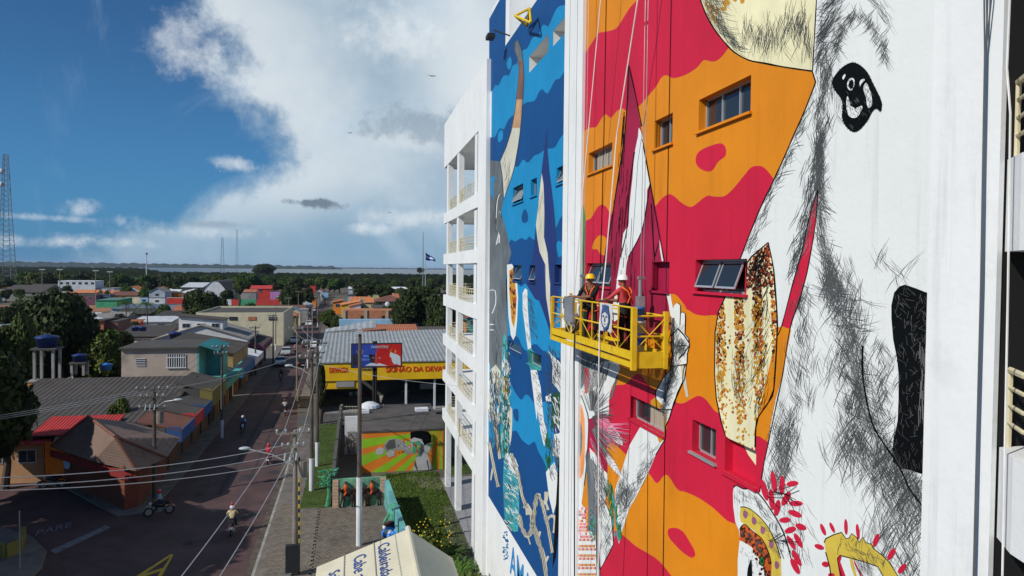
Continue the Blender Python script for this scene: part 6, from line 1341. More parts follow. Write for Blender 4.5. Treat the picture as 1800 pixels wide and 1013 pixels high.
# the tree belt behind the town
k=0
for (u0,u1,v0,v1,n,h0,h1) in [(-30,130,478,505,20,11,15),(40,330,476,492,34,11,16),(190,330,486,500,9,9,12),(300,560,481,492,36,11,15),(400,560,492,500,14,10,13),(560,800,484,497,22,9,13),(560,700,500,512,8,8,11)]:
    for i in range(n):
        u=u0+(u1-u0)*(i+random.uniform(.2,.8))/n; v=random.uniform(v0,v1); h=random.uniform(h0,h1)
        p=P(u,v,h)
        if p.y<435: p=PY(u,v,random.uniform(435,520)); h=p.z
        if h<6.5: continue
        if p.y>1000: continue
        tree(p,h,random.uniform(.42,.62)*h,'dark green tree in the wooded belt behind the town',var=k,group='trees of the belt behind the town',lift=h*.15); k+=1
# far woods as one mass
def wood(name,xy,hs,seed):
    r=np.random.default_rng(seed); mb=MB()
    for (x,y),h in zip(xy,hs):
        o=len(mb.v); w=h*.75; mb.add([(x-w,y,0),(x+w,y,0),(x+w*.8,y+1,h*.6),(x+w*.35,y+1,h*.93),(x-w*.3,y+1,h),(x-w*.85,y+1,h*.62),(x,y+w,h*.5)],[(0,1,2,3,4,5),(5,4,6),(4,3,6),(3,2,6)],L_FAR)
    return tag(mb.build(name),kind='stuff')
xy=[];hs=[]
for i in range(5200):
    y=random.uniform(620,1480)*(1 if random.random()<.7 else 1.6); a=random.uniform(-.56,.17) if y<1100 else random.uniform(-.56,-.26)
    xy.append((a*y,y)); hs.append(random.uniform(7,12) if a<-.25 else random.uniform(6,9.5))
wood('far_wood',xy,hs,3)
# far bank and islands across the river
def ridge(name,u0,u1,y,hf,label=None):
    mb=MB(); n=160; top=[]
    for i in range(n+1):
        u=u0+(u1-u0)*i/n; d=ray(u,470); x=d.x/d.y*y; top.append((x,hf(u)*(1+.14*math.sin(i*1.7)+.1*math.sin(i*.61)+.1*random.random())))
    for (a,h),(b,h2) in zip(top,top[1:]): mb.add([(a,y,-.5),(b,y,-.5),(b,y+60,h2),(a,y+60,h),(a,y+900,0),(b,y+900,0)],[(0,1,2,3),(3,2,5,4)],mat('far forest canopy',(.018,.03,.016),.95,.3,.01))
    return struct(mb.build(name))
ridge('far_bank',-200,600,6200,lambda u:33-max(0,u-100)*.014 if u<590 else 8)
ridge('far_bank',560,1000,11500,lambda u:20)
# palms
def palm(p,h,r,label,n=13):
    T=empty('palm_tree',(p[0],p[1],0),label,'palm'); mb=MB(); mb.tube([(p[0],p[1],0),(p[0]+.15,p[1],h*.5),(p[0],p[1],h)],[.16,.11,.09],K_BARK,7); mb.build('trunk',T)
    for k in range(n):
        a=2*math.pi*k/n+random.uniform(-.2,.2); up=random.uniform(.1,.9); fr=MB(); pts=[Vector((p[0]+math.cos(a)*r*t,p[1]+math.sin(a)*r*t,h+r*(up*t-1.25*t*t))) for t in (0,.2,.4,.6,.8,1)]
        fr.tube(pts,[.03,.025,.02,.015,.01,.005],L_B,4)
        for i in range(5):
            for s in (-1,1):
                for j in (0,.5):
                    q=pts[i].lerp(pts[i+1],j); d=(pts[i+1]-pts[i]).normalized(); sd=Vector((-math.sin(a),math.cos(a),0))*s; L=r*.34*(1-.12*i); e=q+sd*L*.8+d*L*.5+Vector((0,0,-L*.35)); w=d*.05*r*.5; fr.add([q-w,q+w,e],[(0,1,2)],L_B)
        fr.build('frond',T)
p=P(128,637,4.6); palm(p,4.6,2.0,'dark palm standing between the water tanks'); p=P(221,532,9); palm(p,9,3,'left of two palms at the clay yard'); p=P(258,534,9); palm(p,9,3,'right of two palms at the clay yard'); p=P(37,520,9); palm(p,9,2.6,'yellowish palm in the trees at the left edge'); p=P(418,488,12); palm(p,12,4,'tall palm by the hangar roof')
p=P(30,585,8); palm(p,8,2.4,'palm beside the pale blue house')
# shrubs beside the lawn
def shrub(p,h,r,lm,label,n=900,s=.09,flowers=None):
    T=empty('shrub',(p[0],p[1],0),label,'shrub'); me=crown_mesh('foliage',int(p[0]*100)%97+5,8,n,s,lm,1.,.7); o=link(bpy.data.objects.new('foliage',me)); o.parent=T; o.location=(0,0,h*.55); o.scale=(r,r,h*.6)
    mb=MB(); 
    for k in range(4): mb.tube([(p[0],p[1],0),(p[0]+random.uniform(-.2,.2),p[1]+random.uniform(-.2,.2),h*.6)],.03,K_BARK,5)
    mb.build('stems',T)
    if flowers:
        mb=MB()
        for k in range(60): a=random.uniform(0,6.28); z=random.uniform(.3,1); rr=r*math.sqrt(1-(z-.5)**2)*random.uniform(.7,1.05); mb.box((p[0]+rr*math.cos(a),p[1]+rr*math.sin(a),h*z+.1),(.07,.06,.05),flowers,rz=a)
        tag(mb.build('flowers',T),kind='stuff')
K_FL=mat('yellow blossom',(.7,.5,.03),.7,.15)
shrub((4.5,40.5),2.3,1.2,L_Y,'yellow flowered croton shrub beside the lawn wall',900,.11,K_FL)
def fern(p,h,label,n=70,lm=None):
    T=empty('fern',(p[0],p[1],0),label,'fern'); mb=MB()
    for k in range(n):
        a=random.uniform(0,6.28); r=random.uniform(.6,1.3)*h; w=.05*h; b=Vector((p[0],p[1],0)); d=Vector((math.cos(a),math.sin(a),0)); sd=Vector((-d.y,d.x,0))*w; pts=[b+d*r*t+Vector((0,0,h*(1.7*t-1.15*t*t)*random.uniform(.8,1))) for t in (0,.35,.7,1)]
        for i in range(3):
            ww=(1,1,.7,.1); mb.quad(pts[i]-sd*ww[i],pts[i]+sd*ww[i],pts[i+1]+sd*ww[i+1],pts[i+1]-sd*ww[i+1],lm or L_B)
    mb.build('fronds',T)
for i,(x,y,l) in enumerate([(5.6,38.2,'arching fern nearest the cream kiosk roof'),(5.3,40.4,'arching fern beside the yellow flowered shrub'),(5.9,36.3,'dark fern between kiosk and gallery foot'),(6.5,35.6,'last fern at the foot of the painted wall')]): fern((x,y),1.35,l,110,L_B if i<2 else L_Y)
# grass blades on lawn and verge
gm=MB(); mi=None
L_GR=leafmat('lawn grass blades',(.05,.085,.012),(.11,.17,.025))
def blades(n,x0,x1,y0,y1,z):
    for i in range(n):
        x=random.uniform(x0,x1);y=random.uniform(y0,y1);a=random.uniform(0,3.14);h=random.uniform(.05,.14);w=.035; gm.add([(x-w*math.cos(a),y-w*math.sin(a),z),(x+w*math.cos(a),y+w*math.sin(a),z),(x+random.uniform(-.06,.06),y+random.uniform(-.06,.06),z+h)],[(0,1,2)],L_GR)
blades(17000,2.7,6.9,41,58.8,.08); blades(8000,-3.55,-1.5,51.7,78.5,.1); blades(3000,7.7,12,58,77,.07)
tag(gm.build('grass_blades'),kind='stuff')

# trees between the houses of the low town
rt_=random.Random(9); kk=0
for (xa_,xb_),(ya_,yb_),n in [((-80,-30),(108,225),26),((-190,-92),(140,240),26),((-230,-30),(336,432),44),((0,60),(168,430),34),((-60,-22),(190,226),5)]:
    for i in range(n):
        x=rt_.uniform(xa_,xb_); y=rt_.uniform(ya_,yb_); h=rt_.uniform(5.5,8.5)
        if any(o[0]+.6<x<o[1]-.6 and o[2]+.6<y<o[3]-.6 for o in OCC[6:]) or (-88<x<-20 and 225<y<335): continue
        tree((x,y),h,h*rt_.uniform(.38,.55),'leafy tree growing between the low houses of the town',var=kk,group='trees between the town houses',lift=h*.15,hi=y<150); kk+=1
# ================================================================== poles and wires
K_CONC=mat('concrete pole',(.2,.18,.15),.9,.2,1.5,stain=.4); K_CONCD=mat('dark weathered pole',(.085,.072,.06),.9,.25,1.5); K_INS=mat('pale insulator',(.4,.45,.47),.4,.1); K_WIRE=mat('aluminium wire',(.42,.43,.45),.5,.05,metal=.3); K_BW=mat('black wire',(.02,.02,.022),.6,.05); K_YB=mat('yellow band paint',(.6,.42,.05),.7,.1)
def pole(x,y,h,label,m=None,arms=((.4,1.1),),white=0.,r=.16,lamp=None,box=False,stripes=False):
    E_=empty('utility_pole',(x,y,0),label,'utility pole'); b=MB(); b.tube([(x,y,0),(x,y,h)],r,m or K_CONC,10,r2=r*.6); b.build('shaft',E_)
    if white: b=MB(); b.tube([(x,y,.02),(x,y,white)],r+.012,M_W,12); b.build('white_painted_base',E_)
    for dz,L in arms:
        b=MB(); b.box((x-.1,y-.14,h-dz),(L*2,.09,.1),m or K_CONC); ar=b.build('crossarm',E_)
        for k in (-1,-.45,.45,1): b=MB(); b.lathe((x-.1+k*L*.93,y-.14,h-dz+.05),[(.03,0),(.07,.03),(.05,.1),(.08,.12),(.03,.2)],K_INS,8); b.build('insulator',ar,True)
    if box:
        b=MB(); b.tube([(x+.38,y,h-2.6),(x+.38,y,h-1.7)],.26,K_CONC,12); b.build('transformer',E_)
        for k in range(3): b=MB(); b.tube([(x-.5+.3*k,y-.2,h-1.2),(x-.55+.3*k,y-.25,h-1.6)],.05,K_INS,6); b.build('fuse',E_)
    if lamp:
        dx,dy,z=lamp; b=MB(); b.tube([(x,y,z-.5),(x+dx*.5,y+dy*.5,z),(x+dx,y+dy,z+.15)],.035,K_STEEL,6); la=b.build('lamp_arm',E_); b=MB(); b.sphere((x+dx*1.1,y+dy*1.1,z+.17),.3,K_INS,10,6,(1.1,.5,.35)); b.build('lamp_head',la,True)
    if stripes:
        for k in range(12): b=MB(); b.tube([(x+.21,y-.02,.9+k*.48),(x+.21,y-.02,1.14+k*.48)],.06,K_YB,7); b.build('yellow_band',E_)
        b=MB(); b.tube([(x+.21,y-.02,0),(x+.21,y-.02,6.6)],.05,K_BW,7); b.build('guard_pipe',E_)
        b=MB(); b.box((x-.1,y-.2,1.1),(.75,.3,1.5),K_BW); b.build('meter_box',E_)
    return E_
p1=P(517,1010,.3); POLES={}
pole(-3.05,40.3,8.1,'grey roadside pole with yellow black striped guard pipe and crossarms',arms=((.15,.9),(.9,.6)),stripes=True,lamp=(-2.6,1.6,6.6),box=True)
pole(-3.0,55.3,10.7,'tall pole with white painted base on the grass verge',K_CONCD,arms=((.5,.8),),white=2.6,r=.17,lamp=(-1.6,1.2,9.3))
pole(.42,43.8,13.0,'tallest brown pole with white base in front of the rider relief wall',K_CONCD,arms=(),white=4.3,r=.17)
for k in range(3): b=MB(); b.bx(.1+.1*k,.7-.1*k,43.6,43.9,13.02+.12*k,13.08+.12*k,K_INS); o=b.build('lamp_cluster',[o for o in bpy.data.objects if o.get('label','').startswith('tallest brown')][0])
pole(-2.9,62.0,10.9,'second pole behind the tall verge pole',K_CONCD,arms=((.3,.9),(1.1,.7)),white=2.2)
pole(-14.0,55.6,8.2,'dark pole with many insulators at the tiled bar corner',K_CONCD,arms=((.15,1.1),(.7,.8),(1.5,.9)),box=True,lamp=(1.6,-.6,7.2))
for i,(u,v,h,vt,l) in enumerate([(390,770,0,606,'dark pole in front of the teal balcony'),(449,660,0,573,'thin pole beside the pale awnings'),(480,640,0,552,'pole at the purple shopfront')]):
    p=P(u,v,0.); top=PY(u,vt,p.y).z; pole(p.x,p.y,top,l,K_CONCD,arms=((.3,.8),(.9,.6)),r=.14,white=1.8 if i==0 else 0)
for i,(x,y,h,l) in enumerate([(-6.9,93.6,9.5,'pole at the bar corner by the side street'),(-7.4,124,9.5,'thin pole beyond the bar roof'),(-8.6,160,9,'roadside pole beside the hedge'),(-9.6,205,9,'far right side street pole'),(-15.2,150,9,'pole before the cream building'),(-16.6,196,9,'far left side street pole'),(-18,250,9,'last left pole near the street end'),(-12.5,262,9,'last right pole near the street end')]): pole(x,y,h,l,K_CONC,arms=((.3,.9),),r=.13,white=1.5)
for (u,vt,D,l) in [(74,474,330,'first floodlight pole of the sports yard from the left'),(105,474,330,'second floodlight pole of the sports yard'),(168,476,330,'third floodlight pole of the sports yard'),(193,478,330,'fourth floodlight pole of the sports yard')]:
    p=PY(u,vt,D); E_=empty('floodlight_pole',(p.x,p.y,0),l,'floodlight pole'); b=MB(); b.tube([(p.x,p.y,0),(p.x,p.y,p.z)],.2,K_CONC,7,r2=.12); b.build('shaft',E_); b=MB(); b.box((p.x,p.y,p.z),(2.2,.3,.4),K_INS); b.build('floodlights',E_)
def wire(a,b_,sag,label,r=.014,m=None,n=14,group=None,cat='wire'):
    a,b_=Vector(a),Vector(b_); mb=MB(); mb.tube([a.lerp(b_,i/n)-Vector((0,0,4*sag*(i/n)*(1-i/n))) for i in range(n+1)],r,m or K_WIRE,5); return tag(mb.build('wire'),label,cat,group)
# three bright wires crossing the road, from the striped pole to the left edge
for k,(dz,ve) in enumerate([(0,841),(.0,856),(.0,863)]):
    a=(-3.4+.2*k,40.2,7.35-.45*k); d=ray(-30,ve); e=d*(31/ d.y); wire(a,(e.x,e.y,17+e.z),.35,'%s bright wire crossing the road from the striped pole'%['highest','middle','lowest'][k],.02)
wire((-14.,55.6,8),( -3,62,10.2),.5,'bright wire from the tiled bar corner to the verge poles',.018)
wire((-3,62,8.9),(7.2,48,9),.25,'thin wire from the verge poles to the gallery',.012)
for k in range(2):
    o=-.5+1.*k; wire((-3.1+o,40.2,8.2),(-2.9+o*.9,62,11),.35,'%s wire between the striped pole and the second pole'%['left','right'][k]); wire((-2.9+o,62,10.9),(-6.9+o,93.6,9.4),.5,'%s wire from the second pole to the bar corner'%['left','right'][k]); wire((-6.9+o,93.6,9.4),(-8.6+o,160,8.9),.9,'%s wire along the right street side'%['left','right'][k])
    wire((-3.1+o,40.2,8.2),(-4.2+o,12,9.5),.4,'%s wire running from the striped pole towards the viewer'%['left','right'][k],.015)
for k in range(3):
    o=-.8+.8*k; wire((-14+o,55.6,8),(-13.3+o,77.8,9),.4,'%s wire along the left shops from the tiled bar corner'%['left','middle','right'][k],.012,K_BW); wire((-14+o,55.6,8.05),(-33+o,37,8.3),.5,'%s wire from the tiled bar corner to the left edge'%['left','middle','right'][k],.013)
    wire((-13.3+o,77.8,9),(-14+o,115,9),.6,'%s wire past the teal balcony'%['left','middle','right'][k],.012,K_BW)
# ================================================================== masts, flag, birds
def lattice(u,vt,D,w0,w1,label,m,dishes=0,seg=22):
    p=PY(u,vt,D); E_=empty('lattice_tower',(p.x,p.y,0),label,'tower'); h=p.z; b=MB(); c=[]
    for i,j in ((-1,-1),(1,-1),(1,1),(-1,1)): b.tube([(p.x+i*w0,p.y+j*w0,0),(p.x+i*(w0*.35+w1*.65),p.y+j*(w0*.35+w1*.65),h*.62),(p.x+i*w1,p.y+j*w1,h)],w0*.05,m,4)
    for k in range(seg):
        t=k/seg; t2=(k+1)/seg; f=lambda t:(w0+(w0*.35+w1*.65-w0)*t/.62) if t<.62 else ((w0*.35+w1*.65)+(w1-(w0*.35+w1*.65))*(t-.62)/.38)
        a,c_=f(t),f(t2)
        for (i,j),(q,w) in (((-1,-1),(1,-1)),((1,-1),(1,1)),((1,1),(-1,1)),((-1,1),(-1,-1))):
            b.tube([(p.x+i*a,p.y+j*a,h*t),(p.x+q*c_,p.y+w*c_,h*t2)],w0*.022,m,3); b.tube([(p.x+i*c_,p.y+j*c_,h*t2),(p.x+q*c_,p.y+w*c_,h*t2)],w0*.022,m,3)
    tag(b.build('lattice',E_),kind='stuff')
    for k in range(dishes):
        b=MB(); z=PY(u,302 if k==0 else 325,D).z; b.sphere((p.x-w1*2.2,p.y-1,z),w0*.42,M_W,10,6,(1,.5,1)); b.build('dish',E_,True)
K_TW=mat('grey tower steel',(.16,.18,.2),.6,.1)
lattice(10,272,640,5.2,1.3,'tall lattice tower with two white dishes at the left edge',K_TW,2,26)
lattice(391,418,1100,3.,.9,'lattice mast left of the taller pale mast',K_TW,1,18); lattice(416.5,404,1500,2.6,.9,'taller pale lattice mast on the skyline',K_TW,0,20)
p=PY(257.5,443,700); E_=empty('antenna_mast',(p.x,p.y,0),'white slender mast with crown on the left skyline','mast'); b=MB(); b.tube([(p.x,p.y,0),(p.x,p.y,p.z)],.55,M_W,8,r2=.35); b.build('shaft',E_); b=MB(); b.tube([(p.x,p.y,p.z-2.2),(p.x,p.y,p.z-1.2)],1.3,K_TW,10); b.build('crown',E_)
D=360; p=PY(748,443,D); q=PY(744,408,D)
E_=empty('flagpole',(p.x,p.y,0),'flagpole carrying a large blue and white flag','flagpole'); b=MB(); b.tube([(p.x,p.y,0),(p.x,p.y,p.z)],.16,K_INS,8); b.build('shaft',E_)
K_FB=mat('blue flag cloth',(.02,.06,.28),.8,.1); K_FW=mat('white flag cloth',(.6,.65,.7),.8,.05)
pts_=[]; fl=MB(); n=10
def fp_(s,t):   # s along the fly, t down the hoist
    u=748.5+s*17; v=444+s*12+t*(13-s*9)+.8*math.sin(s*7); return PY(u,v,D+1.2*math.sin(s*6))
for i in range(n):
    for j in range(6):
        fl.quad(fp_(i/n,(j+1)/6),fp_((i+1)/n,(j+1)/6),fp_((i+1)/n,j/6),fp_(i/n,j/6),K_FW if j in(2,3) else K_FB)
tag(fl.build('flag'),'large blue flag with white middle stripe waving from the flagpole','flag')
E_=empty('radio_mast',(q.x,q.y,0),'thin pale mast beside the flagpole','mast'); b=MB(); b.tube([(q.x,q.y,0),(q.x,q.y,q.z)],.3,K_TW,6,r2=.12); b.build('shaft',E_)
K_BIRD=mat('dark bird plumage',(.03,.03,.035),.8,.1)
for (u,v,D,w,l) in [(759,134,120,.8,'soaring dark bird highest in the sky'),(614,234,150,.7,'soaring bird left of the white gallery'),(684,374,160,.6,'bird low above the horizon clouds')]:
    p=PY(u,v,D); b=MB(); b.sphere(p,.14,K_BIRD,8,5,(.7,2,.6)); b.add([p+Vector((0,.2,0)),p+Vector((0,-.2,0)),p+Vector((-w*.5,-.05,.12)),p+Vector((-w,-.1,.0)),p+Vector((-w*.5,.22,.12))],[(0,1,2,3,4)],K_BIRD); b.add([p+Vector((0,.2,0)),p+Vector((0,-.2,0)),p+Vector((w*.5,-.05,.12)),p+Vector((w,-.1,.0)),p+Vector((w*.5,.22,.12))],[(4,3,2,1,0)],K_BIRD); b.add([p+Vector((0,-.2,0)),p+Vector((-.1,-.45,0)),p+Vector((.1,-.45,0))],[(0,1,2)],K_BIRD); tag(b.build('bird'),l,'bird')
# street end billboard and red column
p=PY(565,515,330); q=PY(577,523,330); b=MB(); b.bx(p.x,q.x,330,330.3,q.z,p.z,M_LB); b.bx((p.x+q.x)/2-.2,(p.x+q.x)/2+.2,330.31,330.6,0,p.z-.2,K_BF); tag(b.build('far_billboard'),'small pale blue billboard at the far street end','billboard')
p=PY(549,503,330); b=MB(); b.bx(p.x-1,p.x+1.4,330,331,0,p.z,M_RD); tag(b.build('sign_pylon'),'tall red sign pylon at the far street end','sign')
# ================================================================== vehicles
K_GLS=mat('dark car glass',(.02,.025,.03),.1,0,spec=.8); K_TYR=mat('black tyre rubber',(.015,.015,.015),.85,.1); K_RIM=mat('alloy rim',(.4,.4,.42),.35,.05,metal=.7); K_LAMP=mat('headlight lens',(.6,.62,.6),.15,0); K_TAIL=mat('tail light lens',(.4,.01,.01),.3,0); K_PLT=mat('white number plate',(.7,.7,.7),.6,.02)
def carp(name,c): return mat(name,c,.3,.04,spec=.6)
def make_car(paint,label,x,y,rz,hatch=False,L=4.1):
    T=empty('car',(0,0,0),label,'car'); W2=.86
    prof=[(-L/2,.42),(-L/2,.75),(-L/2+.1,.92),(-L/2+(.35 if hatch else .75),.98),(-L/2+(.55 if hatch else 1.15),1.42),(-.1,1.5),(.45,1.42),(1.05,1.0),(L/2-.15,.84),(L/2,.62),(L/2,.36),(L/2-.5,.24),(-L/2+.4,.24)]
    b=MB(); n=len(prof); sec=[]
    for s,ins in ((-1,0),(-.93,1),(.93,1),(1,0)): pass
    def ring(xs,shr): return [(xs*(1-.16*max(0,(z-.95)/.5)) *shr,yy,z) for yy,z in prof]
    rings=[ring(-W2,.93),ring(-W2,1),ring(W2,1),ring(W2,.93)]
    rings[0]=[(a-.0,yy*.985,z) for a,yy,z in ring(-W2,1.0)]; rings[1]=[(a*.93,yy,z+.012) for a,yy,z in ring(-W2,1)]; rings[2]=[(a*.93,yy,z+.012) for a,yy,z in ring(W2,1)]; rings[3]=[(a,yy*.985,z) for a,yy,z in ring(W2,1)]
    vs=[v for r_ in rings for v in r_]; fs=[]
    for i in range(3):
        for j in range(n): fs.append((i*n+j,i*n+(j+1)%n,(i+1)*n+(j+1)%n,(i+1)*n+j))
    fs+= [tuple(range(n)),tuple(reversed(range(3*n,4*n)))]
    b.add(vs,fs,paint); b.build('body',T,True if 0 else False)
    g2=MB()
    def q(a,b_,c,d): g2.quad(a,b_,c,d,K_GLS)
    e=.015
    q((-.72,.52,1.40+e),(.72,.52,1.40+e),(.8,1.0,1.05+e),(-.8,1.0,1.05+e))
    yb=-L/2+(.4 if hatch else .82); yt=-L/2+(.56 if hatch else 1.13); q((-.78,yb,1.05),(.78,yb,1.05),(.7,yt,1.4+e),(-.7,yt,1.4+e)); 
    for s in (-1,1):
        z0,z1=1.02,1.38; xo=s*(W2*.985+.01); xi=s*(W2*.87+.01)
        for ya,yb2,yc,yd in ((-.05,.9,.42,-.05),(-L/2+(.7 if hatch else 1.1),-.15,-.15,-L/2+(.8 if hatch else 1.3))): q((xo,ya,z0),(xo,yb2,z0),(xi,yc,z1),(xi,yd,z1))
    g2.build('windows',T)
    wb=MB(); wb.tube([(-.09,0,0),(.09,0,0)],.3,K_TYR,16); wme=wb.mesh('tyre'); rb=MB(); rb.tube([(-.1,0,0),(.1,0,0)],.18,K_RIM,12); rme=rb.mesh('rim')
    for sx in (-1,1):
        for sy in (-L/2+.75,L/2-.78):
            w=link(bpy.data.objects.new('wheel',wme)); w.parent=T; w.location=(sx*.78,sy,.3); r_=link(bpy.data.objects.new('rim',rme)); r_.parent=w
        h=MB(); h.box((sx*.62,L/2+.0,.66),(.36,.06,.14),K_LAMP); h.build('headlight',T); h=MB(); h.box((sx*.66,-L/2-.0,.8),(.28,.06,.16),K_TAIL); h.build('tail_light',T)
    for s in (-1,1): h=MB(); h.box((0,s*(L/2+.02),.45),(.42,.03,.12),K_PLT); h.build('number_plate',T)
    T.location=(x,y,.006); T.rotation_euler=(0,0,rz); return T
for c in (): pass
def at_car(u,v,paint,label,rz,**k): p=P(u,v,0); return make_car(paint,label,p.x,p.y,rz,**k)
C_W=carp('white car paint',(.65,.66,.66)); C_S=carp('silver car paint',(.35,.37,.38)); C_LB=carp('pale blue car paint',(.3,.4,.48)); C_D=carp('dark grey car paint',(.06,.06,.065)); C_K=carp('black car paint',(.012,.012,.014)); C_R=carp('red car paint',(.4,.02,.02))
PI=math.pi
at_car(493,642,C_LB,'pale blue car parked nearest on the left shaded side',PI+.06); at_car(503,624,C_S,'silver car parked ahead of the pale blue one',PI+.04,hatch=True)
wc=at_car(518,603,C_W,'white car with yellow roof sign coming down the street',PI); b=MB(); b.box((wc.location.x,wc.location.y,1.66),(.7,.25,.22),K_YB); b.build('roof_sign',wc)
at_car(539,610,C_D,'dark grey car driving away beside the bar roof',0,hatch=True); at_car(543,573,C_W,'white car far up the street',PI,hatch=True); at_car(553,612,C_W,'white car parked at the right kerb behind the poles',0,hatch=True); at_car(553,566,C_R,'red car farther up the street',0); at_car(534,644,C_K,'black car parked at the right kerb near the bar',0)
at_car(551,548,C_S,'tiny silver car at the far street bend',PI)
def make_bike(paint,T):
    b=MB(); b.tube([(0,-.35,.62),(0,.0,.72),(0,.3,.78),(0,.42,.7)],[.12,.15,.17,.1],paint,10); b.sphere((0,.2,.8),.2,paint,10,7,(.8,1.2,.75)); b.sphere((0,-.55,.78),.14,paint,8,6,(.8,1.5,.7)); b.build('fairing',T,True)
    b=MB(); b.box((0,-.25,.86),(.27,.72,.1),K_TYR); b.build('seat',T)
    b=MB(); b.box((0,.05,.42),(.3,.4,.3),K_TW); b.tube([(.14,.0,.3),(.16,-.6,.34),(.16,-.8,.4)],.05,K_STEEL,6); b.build('engine',T)
    for y in (-.64,.66):
        b=MB(); pts=[(0,y+.27*math.cos(a*PI/9),.3+.27*math.sin(a*PI/9)) for a in range(19)]; b.tube(pts,.05,K_TYR,6); w=b.build('wheel',T); b=MB()
        b.tube([(-.03,y,.3),(.03,y,.3)],.2,K_RIM,10); b.build('rim',w)
    b=MB(); b.tube([(0,.66,.3),(0,.45,.98)],.04,K_STEEL,6); b.tube([(0,-.64,.3),(0,-.2,.5)],.04,K_STEEL,6); b.tube([(-.36,.3,1.02),(-.15,.42,1.02),(.15,.42,1.02),(.36,.3,1.02)],.025,K_TYR,6); b.build('handlebar_and_fork',T)
    b=MB(); b.sphere((0,.56,.86),.1,K_LAMP,8,6); b.build('headlight',T,True); b=MB(); b.sphere((0,-.78,.72),.06,K_TAIL,8,5); b.build('tail_light',T,True); b=MB(); b.box((0,-.84,.56),(.2,.02,.15),K_PLT); b.build('number_plate',T)
    for s in (-1,1): b=MB(); b.tube([(s*.3,.34,1.03),(s*.36,.36,1.18)],.01,K_TYR,5); b.sphere((s*.38,.36,1.22),.05,K_TYR,8,5,(1.2,.4,.8)); b.build('mirror',T)
    return T
# ------------------------------------------------------------------ people
K_SKIN=mat('brown skin',(.2,.09,.045),.6,.08); K_HAIR=mat('black hair',(.01,.009,.008),.7,.1)
def body(name,J,E_,parts,parent,sub=1):
    """J: joint -> (pos, radius); E_: list of (a,b,part); parts: part->material. One skinned continuous mesh."""
    ks=list(J); me=bpy.data.meshes.new(name); me.from_pydata([J[k][0] for k in ks],[(ks.index(a),ks.index(b)) for a,b,_ in E_],[])
    o=bpy.data.objects.new(name,me); COL.objects.link(o)
    md=o.modifiers.new('skin','SKIN'); md.use_smooth_shade=True
    for i,k in enumerate(ks):
        sv=me.skin_vertices[0].data[i]; r=J[k][1]; sv.radius=(r,r) if not isinstance(r,tuple) else r; sv.use_root=(k=='pelvis')
    sm=o.modifiers.new('sub','SUBSURF'); sm.levels=sub; sm.render_levels=sub
    dg=bpy.context.evaluated_depsgraph_get(); m2=bpy.data.meshes.new_from_object(o.evaluated_get(dg)); bpy.data.objects.remove(o)
    m2.materials.clear(); ml=[]
    for v in parts.values():
        if v not in ml: ml.append(v); m2.materials.append(v)
    segs=[(Vector(J[a][0]),Vector(J[b_][0]),parts[pt]) for a,b_,pt in E_]
    for f in m2.polygons:
        c=f.center; best=None
        for a,b_,mt in segs:
            d=b_-a; t=max(0,min(1,(c-a).dot(d)/max(1e-9,d.dot(d)))); q=(c-(a+d*t)).length
            if best is None or q<best[0]: best=(q,mt)
        f.material_index=ml.index(best[1])
    m2.shade_smooth(); m2.name=name; o=bpy.data.objects.new(name,m2); COL.objects.link(o); o.parent=parent; return o
def hand(J,E_,w,d,side,pre):
    """five unequal bent fingers from wrist joint w along d"""
    w=Vector(w); d=Vector(d).normalized(); s=Vector(side).normalized(); dn=Vector((0,0,-1))
    J[pre+'palm']=(w+d*.07,(.038,.022)); E_.append((pre+'wrist',pre+'palm','skin'))
    for i,(o,l) in enumerate([(-.03,.065),(-.01,.078),(.012,.074),(.032,.058)]):
        J[pre+'f%da'%i]=(w+d*.105+s*o,.011); J[pre+'f%db'%i]=(w+d*(.105+l*.6)+s*o*1.1+dn*.015,.009); J[pre+'f%dc'%i]=(w+d*(.105+l*.8)+s*o*1.1+dn*.045,.008)
        E_ += [(pre+'palm',pre+'f%da'%i,'skin'),(pre+'f%da'%i,pre+'f%db'%i,'skin'),(pre+'f%db'%i,pre+'f%dc'%i,'skin')]
    J[pre+'ta']=(w+d*.05-s*.05+dn*.01,.011); J[pre+'tb']=(w+d*.085-s*.065+dn*.03,.009); E_+= [(pre+'palm',pre+'ta','skin'),(pre+'ta',pre+'tb','skin')]
